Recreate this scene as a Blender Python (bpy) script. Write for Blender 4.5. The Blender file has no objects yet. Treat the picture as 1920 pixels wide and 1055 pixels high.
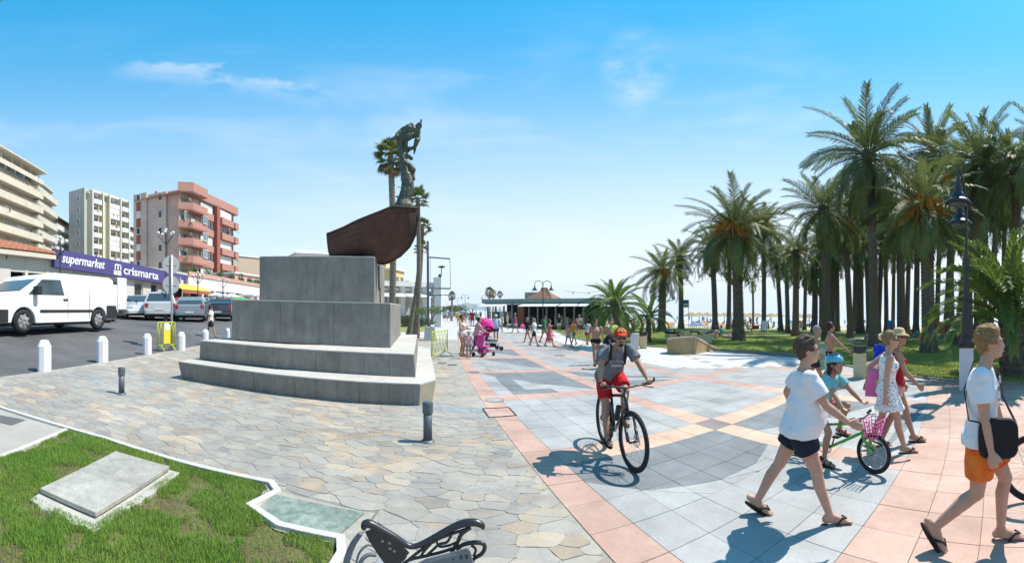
import bpy, bmesh, math, random
import numpy as np
from mathutils import Vector, Matrix, noise
random.seed(7); rng = np.random.default_rng(7)
S = bpy.context.scene
COL = S.collection
R = math.radians
# ---------------------------------------------------------------- camera (cylindrical panorama)
F = 787.0; CX = 960.0; HY = 580.0; EYE = 1.9
cd = bpy.data.cameras.new('camera'); cam = bpy.data.objects.new('camera', cd); COL.objects.link(cam); S.camera = cam
cd.type = 'PANO'; cd.panorama_type = 'CENTRAL_CYLINDRICAL'; cd.central_cylindrical_radius = 1
cd.central_cylindrical_range_u_min = -960 / F; cd.central_cylindrical_range_u_max = 960 / F
cd.central_cylindrical_range_v_min = (HY - 1055) / F; cd.central_cylindrical_range_v_max = HY / F
cd.clip_start = 0.05; cd.clip_end = 20000
cam.location = (0, 0, EYE); cam.rotation_euler = (math.pi / 2, 0, 0)
# ---------------------------------------------------------------- sky and sun
SUN_AZ = R(75.5); SUN_EL = R(57)
w = bpy.data.worlds.new('World'); S.world = w; w.use_nodes = True
nt = w.node_tree; N = nt.nodes; L = nt.links; N.clear()
def nn(t, **k):
    n = N.new(t)
    for a, b in k.items(): setattr(n, a, b)
    return n
out = nn('ShaderNodeOutputWorld'); bg = nn('ShaderNodeBackground'); bg.inputs[1].default_value = 0.072
sky = nn('ShaderNodeTexSky'); sky.sky_type = 'NISHITA'; sky.sun_disc = False; sky.sun_elevation = SUN_EL; sky.sun_rotation = SUN_AZ
sky.air_density = 1.0; sky.dust_density = 0.6; sky.ozone_density = 2.0; sky.altitude = 0
tc = nn('ShaderNodeTexCoord'); sep = nn('ShaderNodeSeparateXYZ'); L.new(tc.outputs['Generated'], sep.inputs[0])
tint = nn('ShaderNodeMix', data_type='RGBA', blend_type='MULTIPLY'); tint.inputs[0].default_value = 1
tint.inputs[7].default_value = (0.90, 1.72, 1.92, 1); L.new(sky.outputs[0], tint.inputs[6])
hs = nn('ShaderNodeHueSaturation'); hs.inputs['Saturation'].default_value = 1.16; L.new(tint.outputs[2], hs.inputs['Color'])
# pale veil that thickens towards the horizon
veil = nn('ShaderNodeMapRange'); veil.interpolation_type = 'SMOOTHSTEP'
veil.inputs['From Min'].default_value = 0.02; veil.inputs['From Max'].default_value = 0.62; veil.inputs['To Min'].default_value = 0.95; veil.inputs['To Max'].default_value = 0.0
L.new(sep.outputs[2], veil.inputs['Value'])
# thin cirrus: stretched noise over the direction
mp = nn('ShaderNodeMapping'); mp.inputs['Scale'].default_value = (0.9, 0.9, 5.0); mp.inputs['Rotation'].default_value = (0.10, 0.12, 0.4)
L.new(tc.outputs['Generated'], mp.inputs[0])
cn = nn('ShaderNodeTexNoise'); cn.inputs['Scale'].default_value = 1.6; cn.inputs['Detail'].default_value = 9; cn.inputs['Roughness'].default_value = 0.58; cn.inputs['Distortion'].default_value = 0.35
L.new(mp.outputs[0], cn.inputs['Vector'])
cr = nn('ShaderNodeMapRange'); cr.inputs['From Min'].default_value = 0.50; cr.inputs['From Max'].default_value = 0.82; cr.inputs['To Max'].default_value = 0.60
L.new(cn.outputs[0], cr.inputs['Value'])
el = nn('ShaderNodeMapRange'); el.interpolation_type = 'SMOOTHSTEP'; el.inputs['From Min'].default_value = 0.62; el.inputs['From Max'].default_value = 0.40
L.new(sep.outputs[2], el.inputs['Value'])
cm = nn('ShaderNodeMath', operation='MULTIPLY'); L.new(cr.outputs[0], cm.inputs[0]); L.new(el.outputs[0], cm.inputs[1])
# combine veil and cirrus: 1-(1-a)(1-b)
i1 = nn('ShaderNodeMath', operation='SUBTRACT'); i1.inputs[0].default_value = 1; L.new(veil.outputs[0], i1.inputs[1])
i2 = nn('ShaderNodeMath', operation='SUBTRACT'); i2.inputs[0].default_value = 1; L.new(cm.outputs[0], i2.inputs[1])
i3 = nn('ShaderNodeMath', operation='MULTIPLY'); L.new(i1.outputs[0], i3.inputs[0]); L.new(i2.outputs[0], i3.inputs[1])
i4 = nn('ShaderNodeMath', operation='SUBTRACT'); i4.inputs[0].default_value = 1; L.new(i3.outputs[0], i4.inputs[1])
# the haze glows more on the side of the sun
sd = nn('ShaderNodeVectorMath', operation='DOT_PRODUCT'); L.new(tc.outputs['Generated'], sd.inputs[0]); sd.inputs[1].default_value = (math.sin(SUN_AZ), math.cos(SUN_AZ), 0)
sr = nn('ShaderNodeMapRange'); sr.inputs['From Min'].default_value = -0.6; sr.inputs['From Max'].default_value = 0.9
sr.inputs['To Min'].default_value = 0.0; sr.inputs['To Max'].default_value = 1.0; L.new(sd.outputs['Value'], sr.inputs['Value'])
vc = nn('ShaderNodeMix', data_type='RGBA'); vc.inputs[6].default_value = (7.2, 8.6, 10.0, 1); vc.inputs[7].default_value = (10.2, 10.4, 10.8, 1); L.new(sr.outputs[0], vc.inputs[0])
mx = nn('ShaderNodeMix', data_type='RGBA'); L.new(i4.outputs[0], mx.inputs[0]); mxc = nn('ShaderNodeMix', data_type='RGBA'); mxc.inputs[0].default_value = .52; mxc.inputs[7].default_value = (.30, 5.3, 9.8, 1); L.new(hs.outputs[0], mxc.inputs[6]); L.new(mxc.outputs[2], mx.inputs[6]); L.new(vc.outputs[2], mx.inputs[7])
# two cloud wisps: a thin arc on the left and a small puff above the middle
def vdir(px, py): v = Vector((math.sin((px - CX) / F), math.cos((px - CX) / F), (HY - py) / F)); return v.normalized()
def dotn(v): n = nn('ShaderNodeVectorMath', operation='DOT_PRODUCT'); L.new(tc.outputs['Generated'], n.inputs[0]); n.inputs[1].default_value = v; return n.outputs['Value']
def mrange(src, a, b, c=0.0, d=1.0): n = nn('ShaderNodeMapRange'); n.interpolation_type = 'SMOOTHSTEP'; n.inputs['From Min'].default_value = a; n.inputs['From Max'].default_value = b; n.inputs['To Min'].default_value = c; n.inputs['To Max'].default_value = d; L.new(src, n.inputs['Value']); return n.outputs[0]
def mth(op, a, b=None):
    n = nn('ShaderNodeMath', operation=op); L.new(a, n.inputs[0])
    if b is not None: (L.new(b, n.inputs[1]) if not isinstance(b, float) else setattr(n.inputs[1], 'default_value', b))
    return n.outputs[0]
n2 = nn('ShaderNodeTexNoise'); n2.inputs['Scale'].default_value = 7; n2.inputs['Detail'].default_value = 8; n2.inputs['Roughness'].default_value = .65; mp2 = nn('ShaderNodeMapping'); mp2.inputs['Scale'].default_value = (1, 1, 3.2); L.new(tc.outputs['Generated'], mp2.inputs[0]); L.new(mp2.outputs[0], n2.inputs['Vector'])
nz2 = mrange(n2.outputs[0], .36, .68); d1, d2 = vdir(235, 150), vdir(620, 205); dm = (d1 + d2).normalized()
arc = mrange(mth('ABSOLUTE', mth('ADD', dotn(d1.cross(d2).normalized()), mth('MULTIPLY', nz2, .03))), .002, .026, .40, 0.0); arc = mth('MULTIPLY', arc, mrange(dotn(dm), .962, .99)); arc = mth('MULTIPLY', arc, nz2)
puff = mth('MULTIPLY', mrange(dotn(vdir(1195, 138)), .9955, .9997, 0, .42), nz2); cl_ = mth('MAXIMUM', arc, puff)
mx2 = nn('ShaderNodeMix', data_type='RGBA'); L.new(cl_, mx2.inputs[0]); L.new(mx.outputs[2], mx2.inputs[6]); mx2.inputs[7].default_value = (8.6, 9.2, 9.8, 1)
L.new(mx2.outputs[2], bg.inputs[0]); L.new(bg.outputs[0], out.inputs[0])
sl = bpy.data.lights.new('sun', 'SUN'); sl.energy = 5.0; sl.angle = R(0.53); sl.color = (1.0, 0.925, 0.83)
so = bpy.data.objects.new('sun', sl); COL.objects.link(so)
sv = Vector((math.cos(SUN_EL) * math.sin(SUN_AZ), math.cos(SUN_EL) * math.cos(SUN_AZ), math.sin(SUN_EL)))
so.rotation_euler = sv.to_track_quat('Z', 'Y').to_euler(); so.location = (0, 0, 40)
S.view_settings.view_transform = 'Standard'; S.view_settings.look = 'None'; S.view_settings.gamma = 1; S.view_settings.exposure = 0.62
S.view_settings.use_curve_mapping = False
S.render.engine = 'CYCLES'; S.cycles.max_bounces = 5; S.cycles.transparent_max_bounces = 6
S.cycles.use_denoising = True
# ---------------------------------------------------------------- terrain and pixel helpers
GA, GB = -0.0278, -0.00355          # the whole place falls gently towards the sea on the right
def sstep(a, b, x):
    t = min(1, max(0, (x - a) / (b - a))); return t * t * (3 - 2 * t)
def roadside(x, y): return (x + 10.06) * -.958 + (y - 4.94) * -.285
def g(x, y):
    return GA * x + GB * y + 0.55 * sstep(.3, 5, roadside(x, y)) * sstep(-60, -20, y)
def ray(px, py):
    th = (px - CX) / F; return math.sin(th), math.cos(th), (HY - py) / F
def P(px, py, dz=0.0):
    dx, dy, d = ray(px, py); t = 5.0
    t = (EYE - dz) / max(1e-4, (GA * dx + GB * dy - d))
    for _ in range(40):
        z = EYE + t * d; gz = g(t * dx, t * dy) + dz
        if GA * dx + GB * dy - d <= 0: break
        t += (z - gz) / (GA * dx + GB * dy - d) * .7
    return Vector((t * dx, t * dy, g(t * dx, t * dy) + dz))
def at(px, r, dz=0.0):
    dx, dy, _ = ray(px, 0); return Vector((r * dx, r * dy, g(r * dx, r * dy) + dz))
def zat(py, r): return EYE + (HY - py) / F * r
def pt(px, py, r):
    dx, dy, d = ray(px, py); return Vector((r * dx, r * dy, EYE + d * r))
# ---------------------------------------------------------------- materials
MATS = {}
def mat(name, col, rough=0.7, spec=0.3, metal=0.0, var=0.0, vscale=4.0, col2=None, bump=0.0, bscale=30.0, bdist=.02, detail=5, objrand=0.0, coords='Object', trans=0.0, coat=0.0, stretch=None, dirt=0.0, streak=0.0, alpha=None):
    if name in MATS: return MATS[name]
    col = tuple(c * .86 for c in col); col2 = tuple(c * .86 for c in col2) if col2 else None
    m = bpy.data.materials.new(name); m.use_nodes = True; t = m.node_tree; b = t.nodes['Principled BSDF']
    b.inputs['Base Color'].default_value = (*col, 1); b.inputs['Roughness'].default_value = rough
    b.inputs['Specular IOR Level'].default_value = spec; b.inputs['Metallic'].default_value = metal
    if coat: b.inputs['Coat Weight'].default_value = coat; b.inputs['Coat Roughness'].default_value = 0.05
    cdn = t.nodes.new('ShaderNodeTexCoord'); vec = cdn.outputs[coords]
    if stretch:
        mpn = t.nodes.new('ShaderNodeMapping'); mpn.inputs['Scale'].default_value = stretch; t.links.new(vec, mpn.inputs[0]); vec = mpn.outputs[0]
    last = None
    if var or col2:
        no = t.nodes.new('ShaderNodeTexNoise'); no.inputs['Scale'].default_value = vscale; no.inputs['Detail'].default_value = detail; no.inputs['Roughness'].default_value = .62
        t.links.new(vec, no.inputs['Vector'])
        rm = t.nodes.new('ShaderNodeMapRange'); rm.inputs['From Min'].default_value = .3; rm.inputs['From Max'].default_value = .7; t.links.new(no.outputs[0], rm.inputs['Value'])
        mxn = t.nodes.new('ShaderNodeMix'); mxn.data_type = 'RGBA'
        c2 = col2 if col2 else tuple(min(1, c * (1 + var)) for c in col); c1 = col if col2 else tuple(c * (1 - var) for c in col)
        mxn.inputs[6].default_value = (*c1, 1); mxn.inputs[7].default_value = (*c2, 1); t.links.new(rm.outputs[0], mxn.inputs[0]); last = mxn.outputs[2]
    def over(scale, lo, hi, sc3=None, rough=.6):
        nonlocal last
        no = t.nodes.new('ShaderNodeTexNoise'); no.inputs['Scale'].default_value = scale; no.inputs['Detail'].default_value = 8; no.inputs['Roughness'].default_value = rough; src = cdn.outputs[coords]
        if sc3: mq = t.nodes.new('ShaderNodeMapping'); mq.inputs['Scale'].default_value = sc3; t.links.new(src, mq.inputs[0]); src = mq.outputs[0]
        t.links.new(src, no.inputs['Vector']); rm = t.nodes.new('ShaderNodeMapRange'); rm.inputs['From Min'].default_value = .36; rm.inputs['From Max'].default_value = .64; rm.inputs['To Min'].default_value = lo; rm.inputs['To Max'].default_value = hi; t.links.new(no.outputs[0], rm.inputs['Value'])
        mq = t.nodes.new('ShaderNodeVectorMath'); mq.operation = 'SCALE'; t.links.new(rm.outputs[0], mq.inputs['Scale'])
        if last: t.links.new(last, mq.inputs[0])
        else: mq.inputs[0].default_value = col
        last = mq.outputs[0]
    if dirt: over(.8, 1 - dirt, 1 + dirt * .5, None, .7); over(38, 1 - dirt * .55, 1 + dirt * .4, None, .75)
    if streak: over(3.0, 1 - streak, 1 + streak * .4, (2.2, 2.2, .22), .7)
    if objrand:
        oi = t.nodes.new('ShaderNodeObjectInfo'); hv = t.nodes.new('ShaderNodeHueSaturation')
        mr = t.nodes.new('ShaderNodeMapRange'); mr.inputs['To Min'].default_value = 1 - objrand; mr.inputs['To Max'].default_value = 1 + objrand
        t.links.new(oi.outputs['Random'], mr.inputs['Value']); t.links.new(mr.outputs[0], hv.inputs['Value'])
        if last: t.links.new(last, hv.inputs['Color'])
        else: hv.inputs['Color'].default_value = (*col, 1)
        last = hv.outputs[0]
    if last: t.links.new(last, b.inputs['Base Color'])
    if bump:
        nb = t.nodes.new('ShaderNodeTexNoise'); nb.inputs['Scale'].default_value = bscale; nb.inputs['Detail'].default_value = 6; t.links.new(vec, nb.inputs['Vector'])
        bp = t.nodes.new('ShaderNodeBump'); bp.inputs['Strength'].default_value = min(1, bump); bp.inputs['Distance'].default_value = bdist
        t.links.new(nb.outputs[0], bp.inputs['Height']); t.links.new(bp.outputs[0], b.inputs['Normal'])
    if trans:
        tr = t.nodes.new('ShaderNodeBsdfTranslucent'); ms = t.nodes.new('ShaderNodeMixShader'); ms.inputs[0].default_value = trans
        if last: t.links.new(last, tr.inputs[0])
        else: tr.inputs[0].default_value = (*col, 1)
        o = t.nodes['Material Output']; t.links.new(b.outputs[0], ms.inputs[1]); t.links.new(tr.outputs[0], ms.inputs[2]); t.links.new(ms.outputs[0], o.inputs[0])
    if alpha is not None: b.inputs['Alpha'].default_value = alpha
    MATS[name] = m; return m
def plain(name, col, rough=.6, **k): return mat(name, col, rough, **k)
# ---------------------------------------------------------------- mesh builder
class MB:
    def __init__(s): s.v = []; s.f = []; s.m = []; s.cur = 0
    def add(s, vs, fs, m=None):
        o = len(s.v); s.v += [tuple(v) for v in vs]; s.f += [tuple(i + o for i in f) for f in fs]; s.m += [s.cur if m is None else m] * len(fs); return s
    def box(s, c, d, rz=0.0, M=None, taper=1.0, m=None):
        hx, hy, hz = d[0] / 2, d[1] / 2, d[2] / 2; vs = []
        for z, k in ((-hz, 1), (hz, taper)):
            for x, y in ((-hx, -hy), (hx, -hy), (hx, hy), (-hx, hy)): vs.append(Vector((x * k, y * k, z)))
        Mx = (M if M else Matrix.Rotation(rz, 3, 'Z')); vs = [Mx @ v + Vector(c) for v in vs]
        return s.add(vs, [(0, 3, 2, 1), (4, 5, 6, 7), (0, 1, 5, 4), (1, 2, 6, 5), (2, 3, 7, 6), (3, 0, 4, 7)], m)
    def bar(s, p0, p1, wd, h, m=None, up=(0, 0, 1)):
        p0 = Vector(p0); p1 = Vector(p1); d = p1 - p0; l = d.length; x = d.normalized(); u = Vector(up)
        y = u.cross(x); y = y.normalized() if y.length > 1e-5 else Vector((0, 1, 0)); z = x.cross(y)
        M = Matrix((x, y, z)).transposed(); return s.box((p0 + p1) / 2, (l, wd, h), M=M, m=m)
    def tube(s, pts, rad, n=8, cap=True, m=None, flat=1.0):
        pts = [Vector(p) for p in pts]; k = len(pts); rad = rad if hasattr(rad, '__len__') else [rad] * k
        vs = []; prev = None
        for i, p in enumerate(pts):
            d = (pts[min(i + 1, k - 1)] - pts[max(i - 1, 0)]); d = d.normalized() if d.length > 1e-9 else Vector((0, 0, 1))
            if prev is None:
                a = Vector((0, 0, 1)) if abs(d.z) < .9 else Vector((1, 0, 0)); u = d.cross(a).normalized()
            else:
                u = prev - d * prev.dot(d); u = u.normalized() if u.length > 1e-6 else d.orthogonal().normalized()
            prev = u; v = d.cross(u)
            for j in range(n):
                a = 2 * math.pi * j / n; vs.append(p + (u * math.cos(a) + v * math.sin(a) * flat) * rad[i])
        fs = [(i * n + j, i * n + (j + 1) % n, (i + 1) * n + (j + 1) % n, (i + 1) * n + j) for i in range(k - 1) for j in range(n)]
        if cap: fs += [tuple(reversed(range(n))), tuple(range((k - 1) * n, k * n))]
        return s.add(vs, fs, m)
    def lathe(s, prof, c=(0, 0, 0), n=16, m=None, sx=1, sy=1):
        vs = []; c = Vector(c)
        for r_, z in prof:
            for j in range(n):
                a = 2 * math.pi * j / n; vs.append(c + Vector((r_ * math.cos(a) * sx, r_ * math.sin(a) * sy, z)))
        k = len(prof); fs = [(i * n + j, i * n + (j + 1) % n, (i + 1) * n + (j + 1) % n, (i + 1) * n + j) for i in range(k - 1) for j in range(n)]
        fs += [tuple(reversed(range(n))), tuple(range((k - 1) * n, k * n))]; return s.add(vs, fs, m)
    def prism(s, bot, top, m=None):
        n = len(bot); fs = [tuple(reversed(range(n))), tuple(range(n, 2 * n))] + [(j, (j + 1) % n, n + (j + 1) % n, n + j) for j in range(n)]
        return s.add(list(bot) + list(top), fs, m)
    def slab(s, poly, z0, z1, m=None):
        return s.prism([(p[0], p[1], z0) for p in poly], [(p[0], p[1], z1) for p in poly], m)
    def torus(s, c, Rr, r_, axis='x', n=32, k=8, m=None):
        vs = []; c = Vector(c)
        for i in range(n):
            a = 2 * math.pi * i / n
            for j in range(k):
                b = 2 * math.pi * j / k; q = Rr + r_ * math.cos(b); h = r_ * math.sin(b)
                p = {'x': (h, q * math.cos(a), q * math.sin(a)), 'y': (q * math.cos(a), h, q * math.sin(a)), 'z': (q * math.cos(a), q * math.sin(a), h)}[axis]
                vs.append(c + Vector(p))
        fs = [(i * k + j, i * k + (j + 1) % k, ((i + 1) % n) * k + (j + 1) % k, ((i + 1) % n) * k + j) for i in range(n) for j in range(k)]
        return s.add(vs, fs, m)
    def ball(s, c, rad, n=12, k=8, m=None):
        rad = rad if hasattr(rad, '__len__') else (rad, rad, rad); c = Vector(c); vs = [c + Vector((0, 0, -rad[2]))]
        for i in range(1, k):
            a = -math.pi / 2 + math.pi * i / k
            for j in range(n):
                b = 2 * math.pi * j / n; vs.append(c + Vector((rad[0] * math.cos(a) * math.cos(b), rad[1] * math.cos(a) * math.sin(b), rad[2] * math.sin(a))))
        vs.append(c + Vector((0, 0, rad[2]))); T = len(vs) - 1
        fs = [(0, 1 + (j + 1) % n, 1 + j) for j in range(n)]
        fs += [(1 + i * n + j, 1 + i * n + (j + 1) % n, 1 + (i + 1) * n + (j + 1) % n, 1 + (i + 1) * n + j) for i in range(k - 2) for j in range(n)]
        fs += [(T, 1 + (k - 2) * n + j, 1 + (k - 2) * n + (j + 1) % n) for j in range(n)]
        return s.add(vs, fs, m)
    def mesh(s, name, mats, smooth=False):
        me = bpy.data.meshes.new(name); me.from_pydata([tuple(v) for v in s.v], [], s.f)
        mats = mats if isinstance(mats, (list, tuple)) else [mats]
        for q in mats: me.materials.append(q)
        if len(mats) > 1: me.polygons.foreach_set('material_index', s.m)
        if smooth: me.polygons.foreach_set('use_smooth', [True] * len(me.polygons))
        me.update(); return me
    def build(s, name, mats, parent=None, smooth=False, bevel=0, **tags):
        o = bpy.data.objects.new(name, s.mesh(name, mats, smooth)); COL.objects.link(o)
        if parent: o.parent = parent
        if bevel: bev(o, bevel)
        if tags: tag(o, **tags)
        return o
def bev(o, wd, seg=2):
    b = o.modifiers.new('bevel', 'BEVEL'); b.width = wd; b.segments = seg; b.limit_method = 'ANGLE'; b.angle_limit = R(40)
    return o
def tag(o, label=None, cat=None, group=None, kind=None):
    if label: o['label'] = label
    if cat: o['category'] = cat
    if group: o['group'] = group
    if kind: o['kind'] = kind
    return o
def thing(name, loc, rz=0.0, label=None, cat=None, group=None, scale=1.0):
    o = bpy.data.objects.new(name, None); COL.objects.link(o); o.location = loc; o.rotation_euler = (0, 0, rz); o.scale = (scale,) * 3; o.empty_display_size = .2
    return tag(o, label, cat, group)
def inst(name, me, parent=None, loc=(0, 0, 0), rot=(0, 0, 0), scale=(1, 1, 1)):
    o = bpy.data.objects.new(name, me); COL.objects.link(o); o.location = loc; o.rotation_euler = rot; o.scale = scale if hasattr(scale, '__len__') else (scale,) * 3
    if parent: o.parent = parent
    return o
KIDS = {}
def copy_tree(o, parent=None, recolor=None):
    c = o.copy(); COL.objects.link(c)
    if parent: c.parent = parent
    for ch in o.children: copy_tree(ch, c, recolor)
    if recolor and o.name.split('.')[0] in recolor:
        mt = recolor[o.name.split('.')[0]]; c.material_slots[0].link = 'OBJECT'; c.material_slots[0].material = mt
    return c
def link_mats(o):
    pass
def npmesh(name, V, Fq, mats, parent=None, smooth=False, mi=None, kind=None):
    """fast mesh from arrays; Fq is an (n,k) array of equal sized faces"""
    V = np.asarray(V, dtype=np.float32); Fq = np.asarray(Fq, dtype=np.int32); n, k = Fq.shape
    me = bpy.data.meshes.new(name); me.vertices.add(len(V)); me.vertices.foreach_set('co', V.ravel())
    me.loops.add(n * k); me.loops.foreach_set('vertex_index', Fq.ravel()); me.polygons.add(n)
    me.polygons.foreach_set('loop_start', np.arange(0, n * k, k, dtype=np.int32))
    for q in (mats if isinstance(mats, (list, tuple)) else [mats]): me.materials.append(q)
    if mi is not None: me.polygons.foreach_set('material_index', np.asarray(mi, dtype=np.int32))
    if smooth: me.polygons.foreach_set('use_smooth', np.ones(n, dtype=bool))
    me.update(calc_edges=True); me.validate()
    o = bpy.data.objects.new(name, me); COL.objects.link(o)
    if parent: o.parent = parent
    if kind: o['kind'] = kind
    return o
def remesh(mb, voxel, smooth_it=2, disp=None):
    """fuse overlapping closed shapes into one continuous smooth mesh"""
    me = mb.mesh('tmp', [mat('tmp_mat', (.5, .5, .5))]); o = bpy.data.objects.new('tmp', me); COL.objects.link(o)
    md = o.modifiers.new('r', 'REMESH'); md.mode = 'VOXEL'; md.voxel_size = voxel
    if smooth_it:
        sm = o.modifiers.new('s', 'SMOOTH'); sm.factor = .5; sm.iterations = smooth_it
    dg = bpy.context.evaluated_depsgraph_get(); ev = o.evaluated_get(dg); r_ = bpy.data.meshes.new_from_object(ev)
    bpy.data.objects.remove(o); bpy.data.meshes.remove(me); r_.materials.clear()
    if disp:
        n = len(r_.vertices); co = np.empty(n * 3, dtype=np.float32); r_.vertices.foreach_get('co', co); co = co.reshape(-1, 3)
        no = np.empty(n * 3, dtype=np.float32); r_.vertices.foreach_get('normal', no); no = no.reshape(-1, 3)
        d = disp(co); co += no * d[:, None]; r_.vertices.foreach_set('co', co.ravel())
    r_.polygons.foreach_set('use_smooth', [True] * len(r_.polygons)); r_.update(); return r_
def wav(co, sc, seed=0.0):
    """cheap smooth pseudo noise"""
    x, y, z = co[:, 0] * sc[0], co[:, 1] * sc[1], co[:, 2] * sc[2]
    return (np.sin(x + 1.7 * np.sin(.7 * y + seed) + seed) * np.sin(1.3 * y + 1.9 * np.sin(.8 * z + 2 * seed)) + np.sin(1.1 * z + 1.3 * np.sin(.9 * x + seed * 3)) * np.sin(.9 * y + 1.2 * x + seed)) * .5
# ================================================================ ground, plaza, paving, road, lawns
def struct(o, kind='structure'): o['kind'] = kind; return o
def sheet(name, poly, dz, m, kind='structure', z=None):
    mb = MB(); mb.add([(p[0], p[1], (g(p[0], p[1]) if z is None else z) + dz) for p in poly], [tuple(range(len(poly)))])
    o = mb.build(name, m); 
    if kind: o['kind'] = kind
    return o
def grid_sheet(name, xs, ys, fn, m, dz=0.0, kind='structure'):
    V = []; 
    for y in ys:
        for x in xs: q = fn(x, y); V.append((q[0], q[1], g(q[0], q[1]) + dz))
    n = len(xs); Fq = [(j * n + i, j * n + i + 1, (j + 1) * n + i + 1, (j + 1) * n + i) for j in range(len(ys) - 1) for i in range(n - 1)]
    return npmesh(name, V, Fq, m, kind=kind)
M_soil = mat('soil', (.16, .13, .09), .95, var=.3, vscale=.8)
M_asph = mat('asphalt', (.115, .114, .116), .9, spec=.25, var=.28, vscale=.35, bump=.5, bscale=60, dirt=.15)
M_sand = mat('sand', (.52, .46, .38), .95, var=.12, vscale=.3)
M_sea = mat('sea_water', (.42, .50, .54), .5, spec=.3, bump=.3, bscale=.5)
M_joint = mat('joint', (.15, .14, .13), .95, var=.2, vscale=9)
M_mort = mat('mortar', (.37, .345, .30), .95, dirt=.2, var=.22, vscale=6, bump=.5, bscale=50)
M_conc = mat('pale_concrete', (.50, .49, .46), .85, var=.13, vscale=3, bump=.3, bscale=40)
M_kerb = mat('white_kerb', (.56, .54, .50), .8, var=.12, vscale=7, bump=.5, bscale=60)
grid_sheet('ground', [-400, -200, -120, -80, -60, -50] + [-45 + 1.5 * i for i in range(30)] + [5, 40, 120, 300, 700], [-60, -40, -30] + [-20 + 3 * i for i in range(30)] + [90, 150, 300, 700], lambda x, y: (x, y), M_soil, -.22)

# --- plaza grid fitted to the place: u runs across from the flagstones, v runs away along the promenade
_pts = [(1, 1, .898, 4.22), (1, 0, 1.083, 3.68), (1, -1, 1.248, 3.164), (1, -1.5, 1.341, 2.935), (2, 0, 1.561, 3.756), (2, 1, 1.40, 4.28), (2, -1, 1.719, 3.236), (2, -2, 1.854, 2.784),
        (3, 0, 1.991, 3.84), (3, 1, 1.842, 4.42), (3, -1, 2.121, 3.351), (3, -2, 2.246, 2.89), (8, 4, 3.488, 6.868), (8, 3, 3.59, 6.348), (7, 3, 3.216, 6.129), (7, 4, 3.123, 6.689),
        (1, 3, 0.62, 5.35), (0, 0, .638, 3.563), (0, 3, .25, 5.1), (0, 7, -.40, 7.35), (1, 7, .05, 7.41), (1, 10, -.15, 8.85), (2, 10, .269, 8.95), (1, 11, -.30, 9.4), (1, 17, -.92, 12.5), (7, 17, 1.529, 13.3),
        (7, 11, 2.016, 10.574), (14, 11, 5.10, 11.89), (14.3, 4, 6.152, 8.29), (7, .3, 3.65, 4.73), (0, 18, -1.50, 13.14), (7, 18, 1.327, 14.0), (0, 23, -1.95, 16.0), (7, 24, .72, 17.1),
        (3.6, -3, 2.636, 2.493), (5, -3, 3.235, 2.762), (9, -3, 5.236, 3.822), (12, -3, 6.816, 4.715), (19, -3, 10.43, 6.79), (0, 33, -2.85, 21.2)]
A_ = np.array([[1, u, v, u * v / 10, u * u / 10, v * v / 10] for u, v, _, _ in _pts]); reg = np.diag([0, 0, 0, .5, .5, .5])
cX = np.linalg.solve(A_.T @ A_ + reg, A_.T @ np.array([p[2] for p in _pts])); cY = np.linalg.solve(A_.T @ A_ + reg, A_.T @ np.array([p[3] for p in _pts]))
_V0 = 26.0
def _q(u, v):
    b = (1, u, v, u * v / 10, u * u / 10, v * v / 10); return sum(a * c for a, c in zip(cX, b)), sum(a * c for a, c in zip(cY, b))
def G(u, v):
    uu = min(max(u, -3), 22); vv = min(max(v, -9), _V0); x, y = _q(uu, vv)
    if u != uu or v != vv:      # straight continuation outside the measured part
        e = .5; xu = (_q(uu + e, vv)[0] - _q(uu - e, vv)[0], _q(uu + e, vv)[1] - _q(uu - e, vv)[1]); xv = (_q(uu, vv + e)[0] - _q(uu, vv - e)[0], _q(uu, vv + e)[1] - _q(uu, vv - e)[1])
        if v > _V0: l = math.hypot(*xv); xv = (-.135 * l, .99 * l)
        x += xu[0] * (u - uu) + xv[0] * (v - vv); y += xu[1] * (u - uu) + xv[1] * (v - vv)
    return x, y
def Ginv(x, y):
    u, v = 5.0, 5.0
    for _ in range(60):
        a, b = G(u, v); e = .01; a1, b1 = G(u + e, v); a2, b2 = G(u, v + e)
        J = np.array([[(a1 - a) / e, (a2 - a) / e], [(b1 - b) / e, (b2 - b) / e]]); d = np.linalg.solve(J, np.array([x - a, y - b])); u += .7 * d[0]; v += .7 * d[1]
    return u, v
def stone(name, c, c2, **k):
    return mat(name, c, k.pop('rough', .66), spec=.3, dirt=k.pop('dirt', .17), col2=c2, vscale=k.pop('vscale', 2.2), bump=.12, bscale=80, objrand=k.pop('objrand', .075), **k)
TM = [stone('tile_pale_grey', (.335, .335, .33), (.43, .43, .42)), stone('tile_pink', (.45, .285, .225), (.55, .37, .30)), stone('tile_dark_grey', (.165, .178, .188), (.235, .25, .26)),
      stone('tile_orange', (.58, .38, .27), (.66, .47, .36)), stone('tile_mid_grey', (.29, .295, .29), (.36, .365, .36)), stone('tile_brown', (.24, .20, .19), (.31, .26, .25)), stone('tile_worn_white', (.56, .55, .53), (.66, .65, .62))]
def clip(poly, a, b, c, keep=True):      # keep the side a*x+b*y>=c
    o = []; n = len(poly); sg = 1 if keep else -1
    for i in range(n):
        p, q = poly[i], poly[(i + 1) % n]; dp = (a * p[0] + b * p[1] - c) * sg; dq = (a * q[0] + b * q[1] - c) * sg
        if dp >= 0: o.append(p)
        if dp * dq < 0: t = dp / (dp - dq); o.append((p[0] + (q[0] - p[0]) * t, p[1] + (q[1] - p[1]) * t))
    return o
def area(p): return abs(sum(p[i][0] * p[(i + 1) % len(p)][1] - p[(i + 1) % len(p)][0] * p[i][1] for i in range(len(p)))) / 2
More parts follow.
